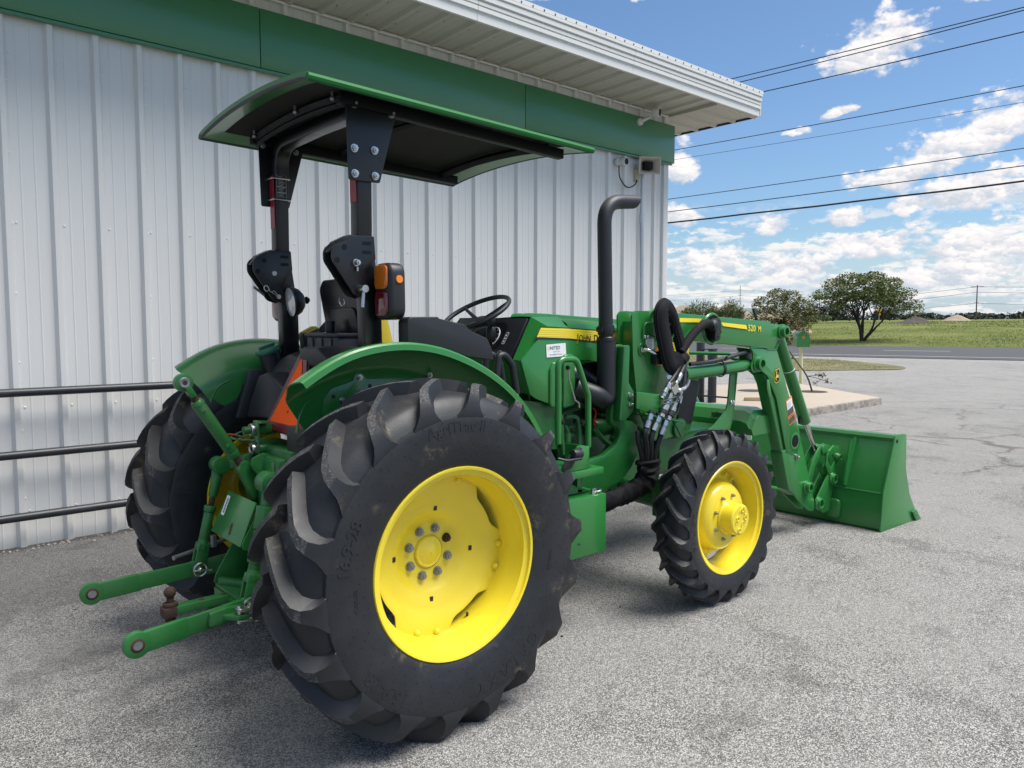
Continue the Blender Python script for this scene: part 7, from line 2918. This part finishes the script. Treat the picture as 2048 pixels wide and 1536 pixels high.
# ---------------- three point hitch
def lift_arm(s):
    # lower link
    E = Vector((-.97, s * .377, .388))
    F_ = Vector((-.52, s * .335, .415))
    G_ = Vector((-.05, s * .26, .45))
    mb = MB()

    def link_poly(p, q, w0, w1, th, t0=0.0):
        pass
    d = (F_ - E).normalized()
    sd = Vector((-d.y, d.x, 0)).normalized()
    up = d.cross(sd) * -1
    if up.z < 0:
        up = -up
    up = Vector((0, 0, 1))
    mb.bar(E + d * .02, F_ + d * .06, .022, .078, mat='green_cast')
    mb.bar(F_ - d * .02, G_, .022, .082, mat='green_cast')
    mb.bar(E - d * .0, E + d * .20, .028, .084, mat='green_cast')
    mb.cyl(E - sd * .016, E + sd * .016, .052, n=28, mat='green_cast')
    lk = mb.build('lower_link', None, TR, bevel=.006)
    mb = MB()
    for e in (-1, 1):
        mb.lathe([(.018, .020), (.024, .019), (.028, .0165)], E, sd * e, 24, 'rust')
        mb.cyl(E + sd * e * .0165, E + sd * e * .0185, .019, n=18, mat='dull_steel')
    mb.build('link_ball', None, lk)
    # lift rod
    T_ = Vector((-.392, s * .305, .925))
    B_ = Vector((-.510, s * .318, .425))
    if s < 0:
        T_ = Vector((-.385, s * .305, .925))
    dr = (B_ - T_).normalized()
    mb = MB()
    mb.cyl(T_ - Vector((0, .035, 0)), T_ + Vector((0, .035, 0)), .042, n=22, mat='green_cast')
    mb.tube([T_ + dr * .02, T_ + dr * .16], [.030, .020], 12, mat='green_cast')
    mb.tube([T_ + dr * .16, T_ + dr * .21], .014, 12, mat='rust')
    mb.tube([T_ + dr * .205, T_ + dr * .235], .030, 14, mat='green_cast')
    mb.tube([T_ + dr * .235, T_ + dr * .38], .0255, 14, mat='green_cast')
    mb.tube([T_ + dr * .37, T_ + dr * .42], [.026, .034], 8, mat='green_cast')
    for e in (-1, 1):
        mb.bar(T_ + dr * .40 + Vector((0, e * .022, 0)), B_ + dr * .02 + Vector((0, e * .022, 0)), .012, .058, (1, 0, 0), mat='green_cast')
    mb.bar(T_ + dr * .39, T_ + dr * .43, .058, .056, (1, 0, 0), mat='green_cast')
    lr = mb.build('lift_rod', None, TR, bevel=.005)
    if s < 0:
        # turnbuckle sleeve of the adjustable right rod
        mb = MB()
        q0 = T_ + dr * .10
        mb.tube([q0, q0 + dr * .10], [.040, .036], 16)
        mb.tube([T_ + dr * .245, T_ + dr * .345], .036, 6)
        mb.cyl(T_ + Vector((-.0, -.03, .0)), T_ + Vector((.0, .06, 0)), .05, n=20)
        mb.build('turnbuckle', 'green_cast', lr, bevel=.004)
    # linch pin
    mb = MB()
    p = B_ + Vector((-.004, -.034, .0))
    mb.cyl(p + Vector((0, .02, 0)), p + Vector((0, -.012, 0)), .014, n=14)
    mb.tube([p + Vector((.030 * cos(t_), -.012, .032 * sin(t_))) for t_ in [2 * pi * i / 24 for i in range(24)]], .0045, 6, closed=True)
    mb.tube([p + Vector((-.03, -.016, .0)), p + Vector((.055, -.016, -.012))], .005, 6)
    mb.sphere(p + Vector((0, -.014, 0)), .012, 5)
    mb.build('linch_pin', 'zinc', lr)
    # rocker arm from the shaft
    mb = MB()
    mb.bar((-.14, s * .22, .96), T_ + Vector((.02, 0, .0)), .045, .06, mat='green_cast')
    mb.build('lift_arm', None, TR, bevel=.01)


both(lift_arm)
# stabiliser clevis on the right link
mb = MB()
for e in (-1, 1):
    mb.bar((-.60, -.43, .425 + e * .022), (-.50, -.435, .412 + e * .022), .045, .010)
mb.cyl((-.585, -.43, .385), (-.585, -.43, .462), .012, n=12)
mb.box((-.53, -.46, .385), (-.495, -.41, .445))
mb.tube([(-.50, -.435, .415), (-.36, -.47, .42)], .014, 10)
mb.build('clevis', 'zinc', TR, bevel=.003)
mb = MB()
mb.prism(rnd_poly([(-.70, .385), (-.69, .44), (-.62, .45), (-.55, .44), (-.55, .405), (-.65, .385)], .012), -.392, -.36, 'y')
mb.prism([(-.66, -.36), (-.56, -.36), (-.55, -.45), (-.60, -.455), (-.64, -.40)], .405, .425, 'z')
mb.build('link_lug', 'green_cast', TR, bevel=.003)
mb = MB()
mb.tube([(-.60, .40, .47), (-.45, .46, .475), (-.30, .50, .49)], .012, 8)
mb.cyl((-.38, .47, .47), (-.38, .47, .53), .016, n=10)
mb.build('stabiliser_bar', 'dull_steel', TR)
# top link stowed upright
tl0, tl1 = Vector((-.385, .02, .955)), Vector((-.640, .0, 1.366))
dd = (tl1 - tl0).normalized()
mb = MB()
mb.tube([tl0 + dd * .075, tl0 + dd * .375], .029, 18, mat='green_cast')
mb.tube([tl0 + dd * .06, tl0 + dd * .09], [.026, .031], 18, mat='green_cast')
mb.tube([tl0 + dd * .36, tl0 + dd * .385], [.031, .024], 18, mat='green_cast')
mb.cyl(tl1 + Vector((0, -.018, 0)), tl1 + Vector((0, .018, 0)), .040, n=26, mat='green_cast')
mb.bar(tl1 - dd * .01, tl1 - dd * .075, .026, .052, (0, 1, 0), mat='green_cast')
mb.tube([tl0 + dd * .375, tl1 - dd * .06], .0165, 12, mat='rust')
mb.tube([tl0, tl0 + dd * .08], .018, 12, mat='rust')
for k in (.13, .33):
    q = tl0 + dd * k + Vector((-.005, -.029, .0))
    mb.cyl(q, q + Vector((0, -.004, 0)), .010, n=14, mat='green_cast')
tk = mb.build('top_link', None, TR, bevel=.004)
mb = MB()
for e in (-1, 1):
    mb.lathe([(.010, .026), (.020, .027), (.025, .018)], tl1, (0, e, 0), 20, 'dull_steel')
    mb.cyl(tl1 + Vector((0, e * .018, 0)), tl1 + Vector((0, e * .0265, 0)), .011, n=14, mat='rust')
mb.build('link_ball', None, tk)
mb = MB()
mb.prism(rnd_poly([(-.40, .98), (-.365, .985), (-.33, .90), (-.315, .80), (-.35, .79), (-.37, .86), (-.41, .94)], .015), -.01, .05, 'y')
mb.build('top_link_fork', 'green_cast', TR, bevel=.004)
# rocker bracket with rows of holes
mb = MB()
for y0 in (-.045, .06):
    mb.prism(rnd_poly([(-.355, 1.00), (-.30, 1.02), (-.22, .98), (-.22, .72), (-.31, .70), (-.335, .74), (-.325, .90), (-.37, .97)], .03), y0, y0 + .016, 'y')
rk = mb.build_each('top_link_bracket', 'green_cast', TR, bevel=.004)[0]
mb = MB()
for x, z in ((-.30, .885), (-.285, .83), (-.285, .765)):
    mb.cyl((x, -.0455, z), (x, -.0465, z), .015, n=16)
mb.build_each('hole', 'gauge_black', rk)
mb = MB()
q = Vector((-.295, -.055, .805))
mb.tube([q + Vector((.022 * cos(t_), 0, .032 * sin(t_))) for t_ in [2 * pi * i / 20 for i in range(20)]], .004, 6, closed=True)
mb.cyl(q + Vector((0, .01, 0)), q + Vector((0, -.02, 0)), .014, n=12)
mb.build('linch_pin', 'zinc', rk)
# hitch housing behind, remote valve couplers and their pipes
mb = MB()
mb.box((-.30, -.20, .80), (-.18, .05, 1.00))
mb.box((-.26, -.24, .62), (-.10, .24, 1.04))
mb.cyl((-.16, -.30, .96), (-.16, .30, .96), .055, n=20)
mb.build('hitch_housing', 'green_cast', TR, bevel=.012)
mb = MB()
mb.box((-.305, -.16, .84), (-.298, .0, .99))
mb.hexbolt((-.305, -.10, .87), (-1, 0, 0), .012, .014)
mb.build('valve_cover', 'green_paint', TR, bevel=.002)
mb = MB()
mb.prism(rnd_poly([(.035, .985), (.085, .985), (.088, 1.16), (.02, 1.165)], .008), -.300, -.290, 'x')
mb.box((-.298, .0, 1.150), (-.25, .085, 1.158))
mb.build('coupler_plate', 'green_paint', TR, bevel=.002)
for z in (1.118, 1.025):
    yq = .058
    mb = MB()
    mb.cyl((-.290, yq, z), (-.225, yq, z - .003), .026, n=18)
    mb.cyl((-.225, yq, z - .003), (-.17, yq, z - .005), .022, n=8)
    mb.cyl((-.17, yq, z - .005), (-.12, yq, z - .006), .017, n=6)
    mb.tube(bend_path([(-.13, yq, z - .006), (-.06, yq, z - .01), (-.03, yq - .02, z - .16), (-.02, yq - .03, z - .28)], .05, 5), .0105, 9)
    cp = mb.build('remote_coupler', 'green_cast', TR, bevel=.002)
    mb = MB()
    mb.lathe([(.012, .034), (.016, .036), (.029, .036), (.031, .032), (.031, .016), (.028, .012), (.028, .004)], (-.290, yq, z), (-1, 0, 0), 24, 'zinc')
    mb.cyl((-.290, yq, z), (-.322, yq, z), .013, n=14, mat='gauge_black')
    if z > 1.1:
        mb.cyl((-.325, yq, z), (-.358, yq, z), .019, n=16, mat='green_cast')
        mb.tube(smooth_path([(-.355, yq, z), (-.40, yq, z - .015), (-.42, yq, z - .03), (-.38, yq - .01, z - .04), (-.28, yq - .02, z - .045), (-.17, yq - .01, z - .01)], 5), .0035, 5, mat='green_cast')
    mb.build('coupler_ring', None, cp)
mb = MB()
mb.tube(smooth_path([(-.47, .015, 1.115), (-.42, .03, 1.108), (-.36, .05, 1.085), (-.30, .06, 1.055)], 5), .006, 6)
mb.tube(smooth_path([(-.46, .015, 1.105), (-.40, .03, 1.085), (-.33, .05, 1.04), (-.29, .06, 1.0)], 5), .0035, 5)
mb.build_each('stay_wire', 'rod_chrome', TR)
# PTO shield plate with white barcode sticker
sh = [Vector((-.40, .168, .818)), Vector((-.40, -.172, .818)), Vector((-.480, -.172, .628)), Vector((-.480, .20, .628))]
mb = MB()
nn_ = (sh[1] - sh[0]).cross(sh[3] - sh[0]).normalized()
if nn_.x > 0:
    nn_ = -nn_
mb.add(sh + [p - nn_ * .008 for p in sh], [(0, 1, 2, 3), (7, 6, 5, 4), (0, 4, 5, 1), (1, 5, 6, 2), (2, 6, 7, 3), (3, 7, 4, 0)])
mb.prism(rnd_poly([(-.375, .815), (-.345, .80), (-.34, .66), (-.42, .60), (-.47, .615), (-.475, .64)], .015), -.185, -.177, 'y')
ps = mb.build('pto_shield', 'green_paint', TR, bevel=.002)
ux = (sh[1] - sh[0]).normalized()
uz_ = (sh[0] - sh[3]).normalized()
uz_ = (uz_ - ux * uz_.dot(ux)).normalized()


def shq(x, z, t=.0):
    return sh[0] + ux * x - uz_ * z + nn_ * t


mb = MB()
mb.add([shq(x, z, .001) for x, z in rnd_poly([(.012, .02), (.052, .02), (.052, .115), (.012, .115)], .008)], [list(range(20))], 'white_label')
for k in range(16):
    z = .030 + k * .0048
    w = .0012 + .0014 * ((k * 7) % 3)
    mb.add([shq(.026, z, .0016), shq(.044, z, .0016), shq(.044, z + w, .0016), shq(.026, z + w, .0016)], [(0, 1, 2, 3)], 'dark_print')
mb.build('barcode_sticker', None, ps)
mb = MB()
mb.add([shq(x, z, .0012) for x, z in rnd_poly([(.165, .130), (.185, .126), (.197, .180), (.177, .184)], .008)], [list(range(20))], 'rust')
mb.build('slot', None, ps)
# drawbar frame and drawbar with ball
mb = MB()
mb.prism(rnd_poly([(-.37, .60), (-.33, .62), (-.15, .60), (-.15, .36), (-.45, .36), (-.49, .385), (-.48, .42)], .01), .155, .167, 'y')
mb.prism(rnd_poly([(-.37, .60), (-.33, .62), (-.15, .60), (-.15, .36), (-.45, .36), (-.49, .385), (-.48, .42)], .01), -.167, -.155, 'y')
mb.box((-.485, -.154, .365), (-.20, .154, .385))
mb.box((-.49, -.16, .30), (-.47, .16, .364))
mb.bar((-.47, .13, .40), (-.36, -.10, .40), .03, .03)
mb.build('drawbar_frame', 'green_cast', TR, bevel=.004)
mb = MB()
mb.box((-.755, -.028, .335), (.20, .028, .372))
mb.build('drawbar', 'green_cast', TR, bevel=.004)
mb = MB()
for x in (-.60, -.50):
    mb.cyl((x, 0, .3722), (x, 0, .3732), .013, n=14)
mb.build_each('drawbar_hole', 'rust', TR)
mb = MB()
mb.sphere((-.735, 0, .437), .0265, 10)
mb.cyl((-.735, 0, .36), (-.735, 0, .42), .0155, n=14)
mb.cyl((-.735, 0, .373), (-.735, 0, .392), .034, n=6)
mb.cyl((-.738, 0, .305), (-.738, 0, .330), .024, n=6)
mb.box((-.772, -.032, .330), (-.715, .032, .374))
mb.build('hitch_ball', 'rust', TR, bevel=.004)
mb = MB()
mb.cyl((-.20, 0, .69), (-.33, 0, .69), .03, n=16)
mb.lathe([(.09, 0), (.10, .06), (.07, .10)], (-.26, 0, .69), (1, 0, 0), 20)
mb.build('pto_shaft', 'dull_steel', TR)
